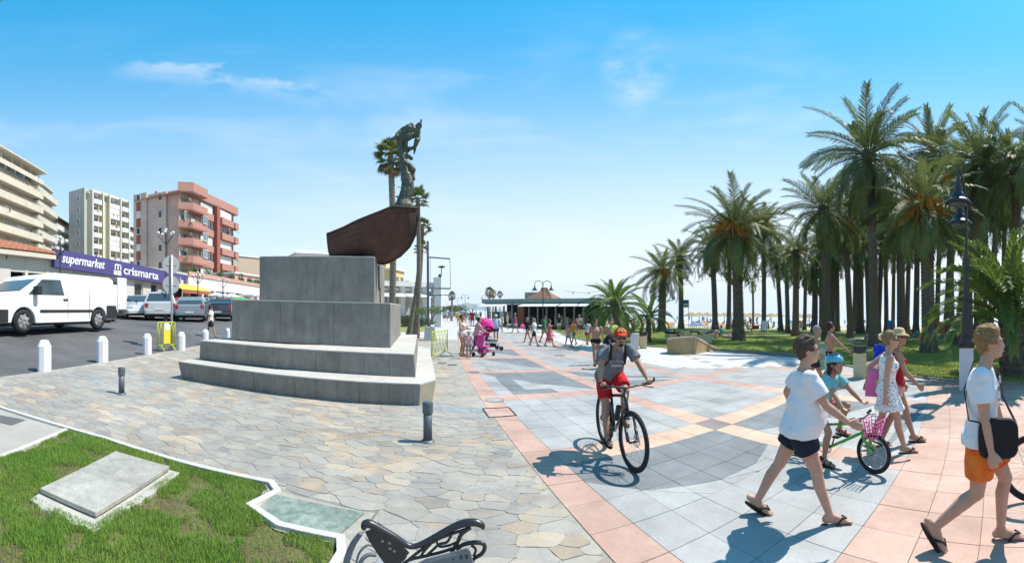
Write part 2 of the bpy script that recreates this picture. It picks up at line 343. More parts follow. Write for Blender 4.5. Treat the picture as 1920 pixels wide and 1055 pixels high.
# inlaid shapes as convex polygons in (u,v), painted in order: (material, polygon)
def inlay(mi, pts): return (mi, pts)
INL = [inlay(2, [(1, 3), (1, 1.9), (2.2, .9), (4, .35), (5.5, .35), (7, .9), (7, 3)]),
       inlay(2, [(8, 3), (8.02, 1.9), (14, -.9), (14, 3)]), inlay(2, [(8, -2.2), (14, -2.2), (14, -3)]),
       inlay(2, [(1.1, 17), (1.7, 16.2), (3.8, 14), (7, 11), (7, 17)]), inlay(2, [(2, 15.6), (3, 15.4), (3, 11), (2, 11)]), inlay(2, [(3, 12), (4.6, 12), (4.6, 11), (3, 11)]), inlay(4, [(1, 13), (2, 13), (2, 14), (1, 14)]),
       inlay(2, [(8, 17), (8, 14.8), (14, 11)]), inlay(2, [(8, 13.4), (8, 11), (13, 11)]),
       inlay(2, [(2.2, 24), (3.2, 22.6), (7, 18), (7, 24)]), inlay(4, [(2, 20), (4, 20), (4, 18.8), (2, 18.8)]), inlay(4, [(1, 22), (2.3, 22), (2.3, 21), (1, 21)]),
       inlay(4, [(8, 23.5), (9, 24), (14, 18.2), (9.5, 20.5)]), inlay(2, [(1, 31), (7, 31), (7, 25.5)]), inlay(4, [(15, 17), (21, 17), (21, 12.5)]), inlay(4, [(8, 31), (14, 31), (14, 25.5)]), inlay(4, [(15, -2), (21, -3), (21, 1.5)])]
def basecol(u, v):
    iu, iv = math.floor(u), math.floor(v)
    if v < -3: return 1
    if iu == 0: return 1
    if (iu, iv) == (7, 3): return 5
    if u > 16 and 5 < v < 60 and v > 30 - u and (iu * 7 + iv * 3) % 13: return 6
    bu, bv = iu % 7 == 0, iv % 7 == 3
    if bu or bv: return 3 if (iu < 22 and -1 < iv < 6 and iu > 1) else 1
    return 0 if ((iu * 13 + iv * 7) % 11) else 4
pieces = []
def in_plaza(x, y):
    return roadside(x, y) < 30 and not (x > lawn_x(y) + .25)
LAWN_E = [(12.9, -14), (12.2, 0), (11.82, 4.4), (11.36, 6.83), (11.45, 8.9), (11.9, 11.15), (12.9, 14.4), (13.2, 17.3), (12.4, 19.2), (11.3, 20.9), (8.9, 22.3), (7.0, 24.6), (5.0, 27.6), (4.3, 32), (4.4, 40)]
def lawn_x(y):
    for (x0, y0), (x1, y1) in zip(LAWN_E, LAWN_E[1:]):
        if y0 <= y <= y1: return x0 + (x1 - x0) * (y - y0) / (y1 - y0)
    return 12.9 if y < -14 else 4.4 + (y - 40) * .03
for iv in range(-12, 62):
    for iu in range(0, 28):
        x, y = G(iu + .5, iv + .5)
        if not in_plaza(x, y) or y < -6 or math.hypot(x, y) < .3: continue
        todo = [(basecol(iu + .5, iv + .5), [(iu, iv), (iu + 1, iv), (iu + 1, iv + 1), (iu, iv + 1)])]
        if basecol(iu + .5, iv + .5) in (0, 4):
            for mi, poly in INL:
                cxx = sum(p[0] for p in poly) / len(poly); cyy = sum(p[1] for p in poly) / len(poly); nxt = []
                for m0, q in todo:
                    rest = q; tst = q
                    for i in range(len(poly)):
                        p1, p2 = poly[i], poly[(i + 1) % len(poly)]; a, b = -(p2[1] - p1[1]), (p2[0] - p1[0]); c = a * p1[0] + b * p1[1]
                        if a * cxx + b * cyy < c: a, b, c = -a, -b, -c
                        tst = clip(tst, a, b, c, True)
                        if len(tst) < 3: break
                    if len(tst) < 3 or area(tst) < .01: nxt.append((m0, q)); continue
                    if area(tst) > .99 * area(q): nxt.append((mi, q)); continue
                    for i in range(len(poly)):
                        p1, p2 = poly[i], poly[(i + 1) % len(poly)]; a, b = -(p2[1] - p1[1]), (p2[0] - p1[0]); c = a * p1[0] + b * p1[1]
                        if a * cxx + b * cyy < c: a, b, c = -a, -b, -c
                        o_ = clip(rest, a, b, c, False); rest = clip(rest, a, b, c, True)
                        if len(o_) > 2 and area(o_) > .004: nxt.append((m0, o_))
                        if len(rest) < 3: break
                    if len(rest) > 2 and area(rest) > .004: nxt.append((mi, rest))
                todo = nxt
        for m0, q in todo:
            cu = sum(p[0] for p in q) / len(q); cv = sum(p[1] for p in q) / len(q)
            xy = [G(p[0], p[1]) for p in q]; gx = sum(p[0] for p in xy) / len(xy); gy = sum(p[1] for p in xy) / len(xy); ins = .0038; pw = []
            for p in xy:
                d = math.hypot(p[0] - gx, p[1] - gy); k = max(.2, 1 - ins * 1.3 / max(d, .02)); pw.append((gx + (p[0] - gx) * k, gy + (p[1] - gy) * k))
            pieces.append((math.hypot(gx, gy), m0, pw, gx, gy))
plaza = sheet('plaza', [G(0, v) for v in range(-14, 61, 2)] + [(lawn_x(y) + .3, y) for y in (40, 32, 27.6, 24.6, 22.3, 20.9, 19.2, 17.3, 14.4, 11.15, 8.9, 6.83, 4.4, 0, -14)], -.012, M_joint)
vis = [p for p in pieces if p[3] * .94 + 0 < 99]
def prism_piece(mb, poly, x, y, h=.012, tilt=.0015, m=0):
    tz = random.uniform(-tilt, tilt); a = random.uniform(-.002, .002); b = random.uniform(-.002, .002); n = len(poly)
    ar = sum(poly[i][0] * poly[(i + 1) % n][1] - poly[(i + 1) % n][0] * poly[i][1] for i in range(n))
    if ar < 0: poly = poly[::-1]
    top = [(p[0], p[1], g(p[0], p[1]) + tz + a * (p[0] - x) + b * (p[1] - y)) for p in poly]; kk = 1.006
    bot = [(x + (p[0] - x) * kk, y + (p[1] - y) * kk, t[2] - h - .004) for p, t in zip(poly, top)]
    mb.prism(bot, top, m)
def infront(x, y):
    th = math.atan2(x, y); r_ = math.hypot(x, y); return abs(th) < 1.24 and r_ > 2.7
pieces.sort(key=lambda p: p[0] + (0 if infront(p[3], p[4]) else 1000))
for k_, (r_, mi, poly, x, y) in enumerate(pieces[:300]):
    mb = MB(); prism_piece(mb, poly, x, y, m=0); mb.build('tile', TM[mi], plaza)
mb = MB()
for (r_, mi, poly, x, y) in pieces[300:]: prism_piece(mb, poly, x, y, m=mi)
struct(mb.build('tiles', TM, plaza), 'stuff')

# --- irregular flagstones between the plaza and the street
FM = [stone('flag_blue_grey', (.235, .24, .235), (.37, .335, .28), vscale=3.5, objrand=.10), stone('flag_cream', (.40, .355, .285), (.31, .30, .275), vscale=4, objrand=.08), stone('flag_ochre', (.46, .36, .25), (.40, .37, .32), vscale=3, objrand=.08),
      stone('flag_grey', (.28, .275, .26), (.39, .355, .30), vscale=3, objrand=.08), stone('flag_blue_ochre', (.235, .24, .245), (.44, .335, .225), vscale=2.6, objrand=.08), stone('flag_slate', (.22, .25, .28), (.33, .34, .34), vscale=3, objrand=.1)]
KERB1 = [(-9.6, 1.35), (-6.86, 2.51), (-5.36, 3.041), (-4.705, 3.254), (-3.711, 3.45), (-2.465, 3.725)]      # back kerb of the grass bed
BT = [G(0, -16 + .5 * k) for k in range(150)]; _by = np.array([p[1] for p in BT]); _bx = np.array([p[0] for p in BT]); _o = np.argsort(_by); _by = _by[_o]; _bx = _bx[_o]
BL = [float(v) for v in np.interp(np.arange(-10, 80, .05), _by, _bx)]
def border_x(y):
    k = (y + 10) / .05; i = int(min(max(k, 0), len(BL) - 2)); return BL[i] + (BL[i + 1] - BL[i]) * min(1, max(0, k - i))
def in_flags(x, y):
    if y > 26.5 - .15 * x or y < -2: return False
    if x > border_x(y) - .02: return False
    if roadside(x, y) > -.12: return False
    if -7.9 < x < -2.2 and 8.9 < y < 14: return False     # under the monument
    # grass bed and path to the left below the kerb
    if x < -2.2:
        for (x0, y0), (x1, y1) in zip(KERB1, KERB1[1:]):
            if x0 <= x <= x1 and y < y0 + (y1 - y0) * (x - x0) / (x1 - x0) + .05: return False
        if x < -9.6: return y > 1.4
        return True
    if -2.45 < x < -1.25 and y < 3.72 + (-.12) * (x + 2.2): return False
    return not (x <= -1.2 and y < 3.7)
seeds = []; 
def dens(r_): return .235 if r_ < 4.2 else (.195 if r_ < 8 else (.25 if r_ < 14 else .40))
yy = -1.0
def poisson():
    pts = []; cells = {}
    for _ in range(60000):
        x = random.uniform(-14.5, 1.6); y = random.uniform(-1, 20); d = dens(math.hypot(x, y)) * random.uniform(.55, 1.6)
        k = (int(x // .5), int(y // .5)); ok = True
        for a in range(k[0] - 1, k[0] + 2):
            for b in range(k[1] - 1, k[1] + 2):
                for q in cells.get((a, b), ()):
                    if ((q[0] - x) * .78) ** 2 + ((q[1] - y) * 1.28) ** 2 < d * d: ok = False; break
                if not ok: break
            if not ok: break
        if ok: cells.setdefault(k, []).append((x, y)); pts.append((x, y))
    return pts, cells
pts, cells = poisson(); flags = []
# big slabs near the camera
for (x, y) in pts:
    if not in_flags(x, y): continue
    k = (int(x // .5), int(y // .5)); poly = [(x - .7, y - .7), (x + .7, y - .7), (x + .7, y + .7), (x - .7, y + .7)]
    for a in range(k[0] - 3, k[0] + 4):
        for b in range(k[1] - 3, k[1] + 4):
            for q in cells.get((a, b), ()):
                if q == (x, y): continue
                dx, dy = (x - q[0]) * .61, (y - q[1]) * 1.64; mx, my = (x + q[0]) / 2, (y + q[1]) / 2
                poly = clip(poly, dx, dy, dx * mx + dy * my)
                if len(poly) < 3: break
            if len(poly) < 3: break
        if len(poly) < 3: break
    if len(poly) < 3: continue
    if x < -2.3:
        for (x0, y0), (x1, y1) in zip(KERB1, KERB1[1:]):
            if x0 - .6 <= x <= x1 + .6: poly = clip(poly, -(y1 - y0), (x1 - x0), -(y1 - y0) * x0 + (x1 - x0) * y0)
    elif x < -1.2: poly = clip(poly, .12, 1, 3.72 - .264)
    elif y < 3.9: poly = clip(poly, 1, 0, -1.19)
    poly = clip(poly, .958, .285, -9.64 + 1.408 + .06)
    if len(poly) < 3 or area(poly) < .012: continue
    gap = random.uniform(.0005, .005); gx = sum(p[0] for p in poly) / len(poly); gy = sum(p[1] for p in poly) / len(poly); q = []
    n = len(poly)
    for i in range(n):
        p0, p1 = poly[i - 1], poly[i]; p2 = poly[(i + 1) % n]
        for t in (.82, .97):      # rounded corners
            pass
        l1 = math.hypot(p0[0] - p1[0], p0[1] - p1[1]); l2 = math.hypot(p2[0] - p1[0], p2[1] - p1[1])
        c1 = min(.016 / max(l1, .01), .3); c2 = min(.016 / max(l2, .01), .3)
        q.append((p1[0] + (p0[0] - p1[0]) * c1, p1[1] + (p0[1] - p1[1]) * c1)); q.append((p1[0] + (p2[0] - p1[0]) * c2, p1[1] + (p2[1] - p1[1]) * c2))
        if l2 > .16: j = random.uniform(-.012, .012); q.append(((p1[0] + p2[0]) / 2 + j, (p1[1] + p2[1]) / 2 + j))
    q2 = []
    for p in q:
        d = math.hypot(p[0] - gx, p[1] - gy); kk = max(.3, 1 - gap / max(d, .03)); q2.append((gx + (p[0] - gx) * kk, gy + (p[1] - gy) * kk))
    q2 = [(min(px_, border_x(py_) - .015), py_) for px_, py_ in q2]
    if area(q2) < .01: continue
    flags.append((math.hypot(gx, gy), q2, gx, gy))
flags.sort(key=lambda p: p[0] + (0 if infront(p[2], p[3]) else 1000))
fl_poly = [(border_x(y) - .003, y) for y in (26, 22, 18, 15, 12, 9, 7, 5.5, 4.5, 3.5, 2.5, 1, -2)] + [(-1.25, -2), (-1.25, 3.68), (-2.2, 3.66), (-2.5, 3.74)] + [(a, b) for a, b in reversed(KERB1[1:-1])] + \
          [(-10.06 - .285 * a, 4.94 + .958 * a) for a in (-2.2, 0, 4, 8, 14, 22)]
flag_floor = sheet('flagstone_paving', fl_poly, -.006, M_mort)
def pickmat(x, y):
    w_ = noise.noise(Vector((x * .45, y * .45, 3))); r_ = random.random()
    if w_ > .05: return random.choice([1, 2, 4, 2, 3, 4, 4, 0])
    if w_ > -.25: return random.choice([0, 1, 3, 3, 4, 1])
    return random.choice([0, 3, 5, 3, 0, 1])
for r_, q, x, y in flags[:300]:
    mb = MB(); prism_piece(mb, q, x, y, h=.007, tilt=.0022); mb.build('flagstone', FM[pickmat(x, y)], flag_floor)
mb = MB()
for r_, q, x, y in flags[300:]: prism_piece(mb, q, x, y, h=.007, tilt=.0022, m=pickmat(x, y))
struct(mb.build('flagstones', FM, flag_floor), 'stuff')

# --- street, far pavement, promenade, sand, sea
def rd(s, a): return (-10.06 - .958 * s - .285 * a, 4.94 - .285 * s + .958 * a)
grid_sheet('road', [0, .15, .5, 1, 1.5, 2, 2.5, 3, 3.5, 4, 4.5, 5, 8, 12.2], [-40, -25, -20] + [-16 + 2 * i for i in range(28)] + [48, 60, 90], rd, M_asph, -.03)
grid_sheet('pavement', [12.2, 16, 60], [-40, -20, -10, 0, 10, 20, 30, 40, 60, 90], rd, M_conc, .05)
# dark joint where the asphalt meets the flagstones
M_prom = mat('promenade_paving', (.42, .42, .42), .7, col2=(.56, .52, .48), vscale=.35, bump=.1)
sheet('promenade', [(border_x(26.3), 26.2), (-14, 28.2), (-30, 50), (-45, 150), (-60, 330), (-40, 330), (-9, 110), (6, 46), (4.4, 38), G(8, 61), G(0, 61), G(0, 50)], -.03, M_prom)
M_lawn = mat('lawn_soil', (.17, .235, .045), .95, col2=(.28, .29, .09), vscale=.9, detail=8, bump=.6, bscale=25)
LP = [(x, y) for x, y in LAWN_E]
lawn = sheet('lawn', LP + [(4.2, 47), (14, 62), (34, 62), (52, 50), (70, 30), (80, 5), (80, -14)], .0, M_lawn)
sheet('beach', [(-9, 110), (6, 46), (14, 62), (34, 62), (52, 50), (70, 30), (80, 5), (80, -14), (150, -40), (150, 60), (90, 120), (0, 160), (-20, 260)], -.02, M_sand)
sheet('sea', [(150, -200), (150, 60), (90, 120), (0, 160), (-60, 330), (-900, 5200), (2600, 5200), (4600, 1500), (4600, -900), (900, -900)], -.05, M_sea)
# kerb of the lawn, built stone by stone
M_lk = mat('lawn_kerb', (.30, .28, .25), .9, var=.25, vscale=5)
lk = MB()
for (x0, y0), (x1, y1) in zip(LAWN_E[1:-1], LAWN_E[2:]):
    l = math.hypot(x1 - x0, y1 - y0); n = max(1, int(l / .8))
    for i in range(n):
        a, b = i / n + .006, (i + 1) / n - .006; p = Vector((x0 + (x1 - x0) * a, y0 + (y1 - y0) * a, 0)); q = Vector((x0 + (x1 - x0) * b, y0 + (y1 - y0) * b, 0))
        p.z = g(p.x, p.y) + .012 + random.uniform(-.006, .006); q.z = g(q.x, q.y) + .012
        lk.bar(p, q, .10, .09)
o = lk.build('kerb_stones', M_lk); struct(o)

# --- grass blades
M_blade = mat('grass_blade', (.17, .36, .05), .65, col2=(.38, .48, .12), vscale=1.2, detail=6, trans=.35, spec=.2)
def blades(name, pick, n, h0, h1, wd, m, label, lean=.6, patch=None):
    P0 = np.array([pick() for _ in range(n)]); zz = GA * P0[:, 0] + GB * P0[:, 1]
    a = rng.uniform(0, 2 * math.pi, n); h = rng.uniform(h0, h1, n) * (patch(P0) if patch is not None else 1); ln = rng.uniform(.1, lean, n) * h; b = rng.uniform(0, 2 * math.pi, n)
    dx, dy = np.cos(a) * wd, np.sin(a) * wd; ex, ey = np.cos(b) * ln, np.sin(b) * ln
    V = np.empty((n, 5, 3)); V[:, 0] = np.stack([P0[:, 0] - dx, P0[:, 1] - dy, zz - .005], 1); V[:, 1] = np.stack([P0[:, 0] + dx, P0[:, 1] + dy, zz - .005], 1)
    V[:, 2] = np.stack([P0[:, 0] + dx * .8 + ex * .35, P0[:, 1] + dy * .8 + ey * .35, zz + h * .6], 1); V[:, 3] = np.stack([P0[:, 0] - dx * .8 + ex * .35, P0[:, 1] - dy * .8 + ey * .35, zz + h * .6], 1)
    V[:, 4] = np.stack([P0[:, 0] + ex, P0[:, 1] + ey, zz + h], 1); i = np.arange(n)[:, None] * 5
    Fq = np.concatenate([i + np.array([[0, 1, 2]]), i + np.array([[0, 2, 3]]), i + np.array([[3, 2, 4]])], 0)
    o = npmesh(name, V.reshape(-1, 3), Fq, m, kind='stuff'); o['label'] = label; o['category'] = 'grass'; return o
# ================================================================ grass bed, covers and kerbs at the lower left
def ins_poly(x, y, poly):
    c = False; n = len(poly)
    for i in range(n):
        x0, y0 = poly[i]; x1, y1 = poly[(i + 1) % n]
        if (y0 > y) != (y1 > y) and x < (x1 - x0) * (y - y0) / (y1 - y0) + x0: c = not c
    return c
def kerb_run(name, pts, wd, h, m, dz=0.0, base=-.05, closed=False):
    """mitred kerb along a polyline, one closed solid"""
    mb = MB(); n = len(pts); L_, R_ = [], []
    for i, p in enumerate(pts):
        a = Vector(pts[max(0, i - 1)]); b = Vector(pts[min(n - 1, i + 1)]); p = Vector(p)
        d1 = (p - a).normalized() if i > 0 else (b - p).normalized(); d2 = (b - p).normalized() if i < n - 1 else d1
        nn_ = Vector((-(d1 + d2).y, (d1 + d2).x)); nn_.normalize(); k = 1 / max(.35, nn_.dot(Vector((-d1.y, d1.x)))); L_.append(p + nn_ * wd / 2 * k); R_.append(p - nn_ * wd / 2 * k)
    vs = []
    for l, r_ in zip(L_, R_):
        z = g(l.x, l.y); z2 = g(r_.x, r_.y); vs += [(l.x, l.y, z + base), (r_.x, r_.y, z2 + base), (r_.x, r_.y, z2 + h + dz), (l.x, l.y, z + h + dz)]
    fs = [(0, 1, 2, 3), tuple(4 * (n - 1) + k for k in (3, 2, 1, 0))]
    for i in range(n - 1):
        for k in range(4): a = 4 * i + k; b = 4 * i + (k + 1) % 4; fs.append((b, a, a + 4, b + 4))
    mb.add(vs, fs); return mb
kb = kerb_run('k', [(-10.0, 1.32), (-6.86, 2.53), (-5.36, 3.06), (-4.705, 3.27), (-3.711, 3.46), (-2.42, 3.74), (-2.25, 3.60), (-2.30, 3.20), (-1.90, 3.06), (-1.36, 3.14), (-1.27, 2.95), (-1.2, 2.0), (-1.2, 1.0)], .075, .03, M_kerb)
struct(kb.build('kerb', M_kerb, bevel=.006))
kb = kerb_run('k', [(-5.34, 2.985), (-4.69, 1.70), (-4.3, .9)], .07, .03, M_kerb); struct(kb.build('kerb', M_kerb, bevel=.006))
BED = [(-5.30, 3.0), (-4.705, 3.22), (-3.711, 3.41), (-2.48, 3.69), (-2.34, 3.58), (-2.34, 3.17), (-1.93, 3.02), (-1.40, 3.10), (-1.31, 2.9), (-1.24, 2.0), (-1.24, .9), (-4.25, .9), (-4.66, 1.72)]
sheet('grass_bed', BED, -.02, mat('bed_soil', (.13, .088, .058), .95, col2=(.17, .17, .06), vscale=2.2, detail=9, dirt=.25, bump=.7, bscale=35))
# strip of concrete path left of the bed; the shade of its recess is a flat dark quad
sheet('path', [(-9.9, 1.30), (-6.88, 2.47), (-5.40, 3.0), (-4.74, 1.70), (-4.35, .9), (-10, .2)], -.004, mat('path_concrete', (.36, .34, .30), .85, var=.14, vscale=1.5, bump=.3, bscale=30))
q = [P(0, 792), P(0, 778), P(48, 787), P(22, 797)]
mbx = MB(); mbx.add([(p.x, p.y, p.z + .002) for p in q], [(0, 1, 2, 3)]); struct(mbx.build('gutter_shade', mat('gutter_shadow', (.12, .12, .12), .9)))  # flat quad above the path, recess shade painted as dark colour
COVER = [P(75, 930), P(217, 858), P(318, 888), P(180, 978)]
SL = [Vector((-2.24, 3.53, 0)), Vector((-2.19, 3.20, 0)), Vector((-1.88, 3.09, 0)), Vector((-1.40, 3.16, 0)), Vector((-1.33, 3.62, 0))]
cv2 = [(p.x, p.y) for p in COVER]; ccx = sum(p[0] for p in cv2) / 4; ccy = sum(p[1] for p in cv2) / 4
cvb = [(ccx + (p[0] - ccx) * 1.12, ccy + (p[1] - ccy) * 1.12) for p in cv2]
def pick_bed():
    while True:
        x = random.uniform(-5.4, -1.2); y = random.uniform(.9, 3.8)
        if noise.noise(Vector((x * 1.9, y * 2.4, 5))) + .5 * noise.noise(Vector((x * 6, y * 7, 2))) < -.16 and random.random() < .86: continue
        if ins_poly(x, y, BED) and not ins_poly(x, y, cvb) and math.hypot(x, y) > 2.4: return x, y
def bedpatch(P0):
    k = np.sin(P0[:, 0] * 4.1 + 1.3 * np.sin(P0[:, 1] * 3.3)) * np.sin(P0[:, 1] * 5.2 + P0[:, 0]); return np.clip(.75 + .35 * k, .4, 1.15)
# worn, half bare patches among the turf
blades('grass', pick_bed, 95000, .022, .07, .0022, M_blade, 'green turf growing in the bed round the concrete cover', patch=bedpatch)
M_dry = mat('dry_grass', (.20, .16, .07), .8, col2=(.16, .17, .06), vscale=3, trans=.3)
blades('dry_grass', pick_bed, 7000, .015, .05, .0022, M_dry, 'dry straw coloured blades mixed in the turf of the bed')
M_cov = mat('rough_concrete', (.33, .32, .285), .92, col2=(.48, .46, .41), vscale=9, detail=12, bump=.6, bscale=90, dirt=.22)
M_covf = mat('cement_frame', (.40, .385, .345), .92, col2=(.54, .52, .47), vscale=4, bump=.8, bscale=40)
t = thing('utility_cover', (ccx, ccy, g(ccx, ccy)), label='rough grey concrete cover slab lying in the grass bed', cat='utility cover')
def loc2(pts, z0, z1): return [(p[0] - ccx, p[1] - ccy, z0 + GA * (p[0] - ccx)) for p in pts], [(p[0] - ccx, p[1] - ccy, z1 + GA * (p[0] - ccx)) for p in pts]
fr = MB(); fp = []
nf = 28
for i in range(nf):
    e = i / nf * 4; k = int(e) % 4; tt = e - int(e); s_ = 1.16 + random.uniform(-.045, .045); p = cv2[k]; q = cv2[(k + 1) % 4]
    x = ccx + (p[0] + (q[0] - p[0]) * tt - ccx) * s_ + .06; y = ccy + (p[1] + (q[1] - p[1]) * tt - ccy) * s_ - .04; fp.append((x, y))
fr.prism(*loc2(fp, -.03, .022)); fr.build('cement_surround', M_covf, t, bevel=.01)
fr = MB(); fr.prism(*loc2([(ccx + (p[0] - ccx) * 1.0, ccy + (p[1] - ccy) * 1.0) for p in cv2], .036, .085)); fr.build('slab', M_cov, t, bevel=.008)
fr = MB(); fr.prism(*loc2([(ccx + (p[0] - ccx) * .95, ccy + (p[1] - ccy) * .95) for p in cv2], .02, .037)); fr.build('recess', plain('dark_gap', (.03, .03, .03), .9), t)
t = thing('slate_cover', (-1.8, 3.35, g(-1.8, 3.35)), label='green grey slate slab in a white kerbed box by the bench', cat='cover slab')
mbx = MB(); mbx.prism([(p.x + 1.8, p.y - 3.35, -.02) for p in SL], [(p.x + 1.8, p.y - 3.35, .018 + GA * (p.x + 1.8)) for p in SL])
mbx.build('slab', mat('green_slate', (.12, .185, .15), .6, col2=(.34, .38, .33), vscale=11, detail=12, dirt=.2, bump=.4, bscale=40), t, bevel=.005)
sheet('kerb_fill', [(-2.46, 3.70), (-2.22, 3.15), (-1.9, 3.0), (-1.36, 3.08), (-1.22, 3.0), (-1.22, 3.74)], -.006, M_mort)
# metal covers and frames set in the plaza
M_iron = mat('cover_iron', (.22, .23, .23), .6, metal=.6, var=.2, vscale=12); M_pinkt = TM[1]
def manhole(px, py, rr, label, m=M_iron):
    c = P(px, py); t = thing('manhole_cover', c, label=label, cat='manhole cover')
    a = MB(); a.lathe([(rr, -.01), (rr, .006), (rr * .9, .0065), (rr * .9, .003)], n=28); a.build('frame', M_iron, t)
    a = MB(); a.lathe([(rr * .88, -.01), (rr * .88, .006)], n=28)
    a.build('lid', m, t)
manhole(927, 750, .20, 'round grey manhole cover in the pink border near the pedestal', mat('lid_grey', (.33, .34, .33), .8, var=.2, vscale=20))
manhole(887, 698, .20, 'small round cover in the pink border beside the flagstones')
manhole(1046, 666, .32, 'dark round manhole cover in the pale paving behind the cyclist')
q = [P(905, 766), P(954, 764), P(968, 779), P(917, 783)]; c = sum(q, Vector()) / 4
t = thing('access_hatch', c, label='square hatch with dark frame filled with pink tile', cat='hatch')
mbx = MB()
for i in range(4):
    a, b = q[i] - c, q[(i + 1) % 4] - c; a.z += .006; b.z += .006; mbx.bar(a, b, .02, .012)
mbx.build('frame', plain('black_iron', (.03, .03, .032), .6), t)
mbx = MB(); mbx.prism([(p.x * .94, p.y * .94, -.01) for p in [a - c for a in q]], [(p.x * .94, p.y * .94, p.z + .004) for p in [a - c for a in q]]); mbx.build('lid', M_pinkt, t)
for (px, py, lab) in ((848, 684, 'narrow dark drain grate in the flagstones, right one'), (828, 681, 'narrow dark drain grate in the flagstones beside the yellow barrier')):
    c = P(px, py); t = thing('drain_grate', c, rz=.1, label=lab, cat='drain grate'); mbx = MB(); mbx.box((0, 0, .002), (.32, .26, .012)); mbx.build('frame', M_iron, t)
    mbx = MB(); [mbx.box((-.13 + .037 * i, 0, .009), (.018, .22, .006)) for i in range(8)]; mbx.build('bars', plain('black_iron', (.03, .03, .032), .6), t)
# right lawn blades
def pick_lawn():
    while True:
        th = random.uniform(.1, 1.26); r_ = 11 + 34 * random.random() ** 1.6; x, y = r_ * math.sin(th), r_ * math.cos(th)
        if x > lawn_x(y) + .06 and y < 48: return x, y
M_blade2 = mat('lawn_blade', (.20, .30, .05), .65, col2=(.36, .38, .11), vscale=.7, detail=6, trans=.35, spec=.2)
blades('grass', pick_lawn, 110000, .03, .08, .012, M_blade2, 'mown lawn under the palm grove beside the plaza')
# ================================================================ buildings on the left
M_glass = mat('window_glass', (.035, .05, .06), .12, spec=.7)
M_glassb = mat('blue_glass', (.10, .16, .20), .12, spec=.8)
M_white = mat('white_paint', (.76, .75, .73), .6, dirt=.08, var=.05, vscale=2)
M_shut = mat('white_shutter', (.70, .70, .67), .6, var=.05, vscale=3)
M_rail = mat('rail_metal', (.35, .36, .37), .5, metal=.3)
M_tile = mat('roof_tile', (.44, .17, .09), .85, col2=(.56, .27, .16), vscale=3, bump=.4, bscale=20)
BWN = mat('ochre_wall', (.42, .30, .19), .85, var=.1); REDP = mat('brick_red_render', (.44, .225, .175), .85, streak=.12, var=.12)
M_awn = mat('awning_cloth', (.55, .52, .42), .8); M_awg = mat('green_awning', (.09, .12, .09), .8)
M_darkin = mat('dark_interior', (.03, .03, .032), .9)
M_dark = plain('dark_grey_metal', (.05, .052, .056), .55)
def base_line(p0, p1):
    d = (p1 - p0); d.z = 0; l = d.length; d.normalize(); return l, math.atan2(d.y, d.x)
def window(root, x, z, wd, h, y=0, name='window', glass=None, frame=None, mull=1, sill=True):
    """framed window with recessed panes; outward is -y"""
    a = MB(); fr = .07
    for (cx_, cz, sx, sz) in ((x, z + h - fr / 2, wd, fr), (x, z + fr / 2, wd, fr), (x - wd / 2 + fr / 2, z + h / 2, fr, h - 2 * fr - .004), (x + wd / 2 - fr / 2, z + h / 2, fr, h - 2 * fr - .004)): a.box((cx_, y - .03, cz), (sx, .12, sz))
    for i in range(mull): a.box((x - wd / 2 + wd * (i + 1) / (mull + 1), y - .025, z + h / 2), (.06, .10, h - 2 * fr - .004))
    if sill: a.box((x, y - .10, z - .05), (wd + .2, .22, .08))
    f = a.build(name, frame or M_white, root); b = MB(); b.box((x, y - .012, z + h / 2), (wd - 2 * fr - .01, .03, h - 2 * fr - .01)); b.build('pane', glass or M_glass, f); return f
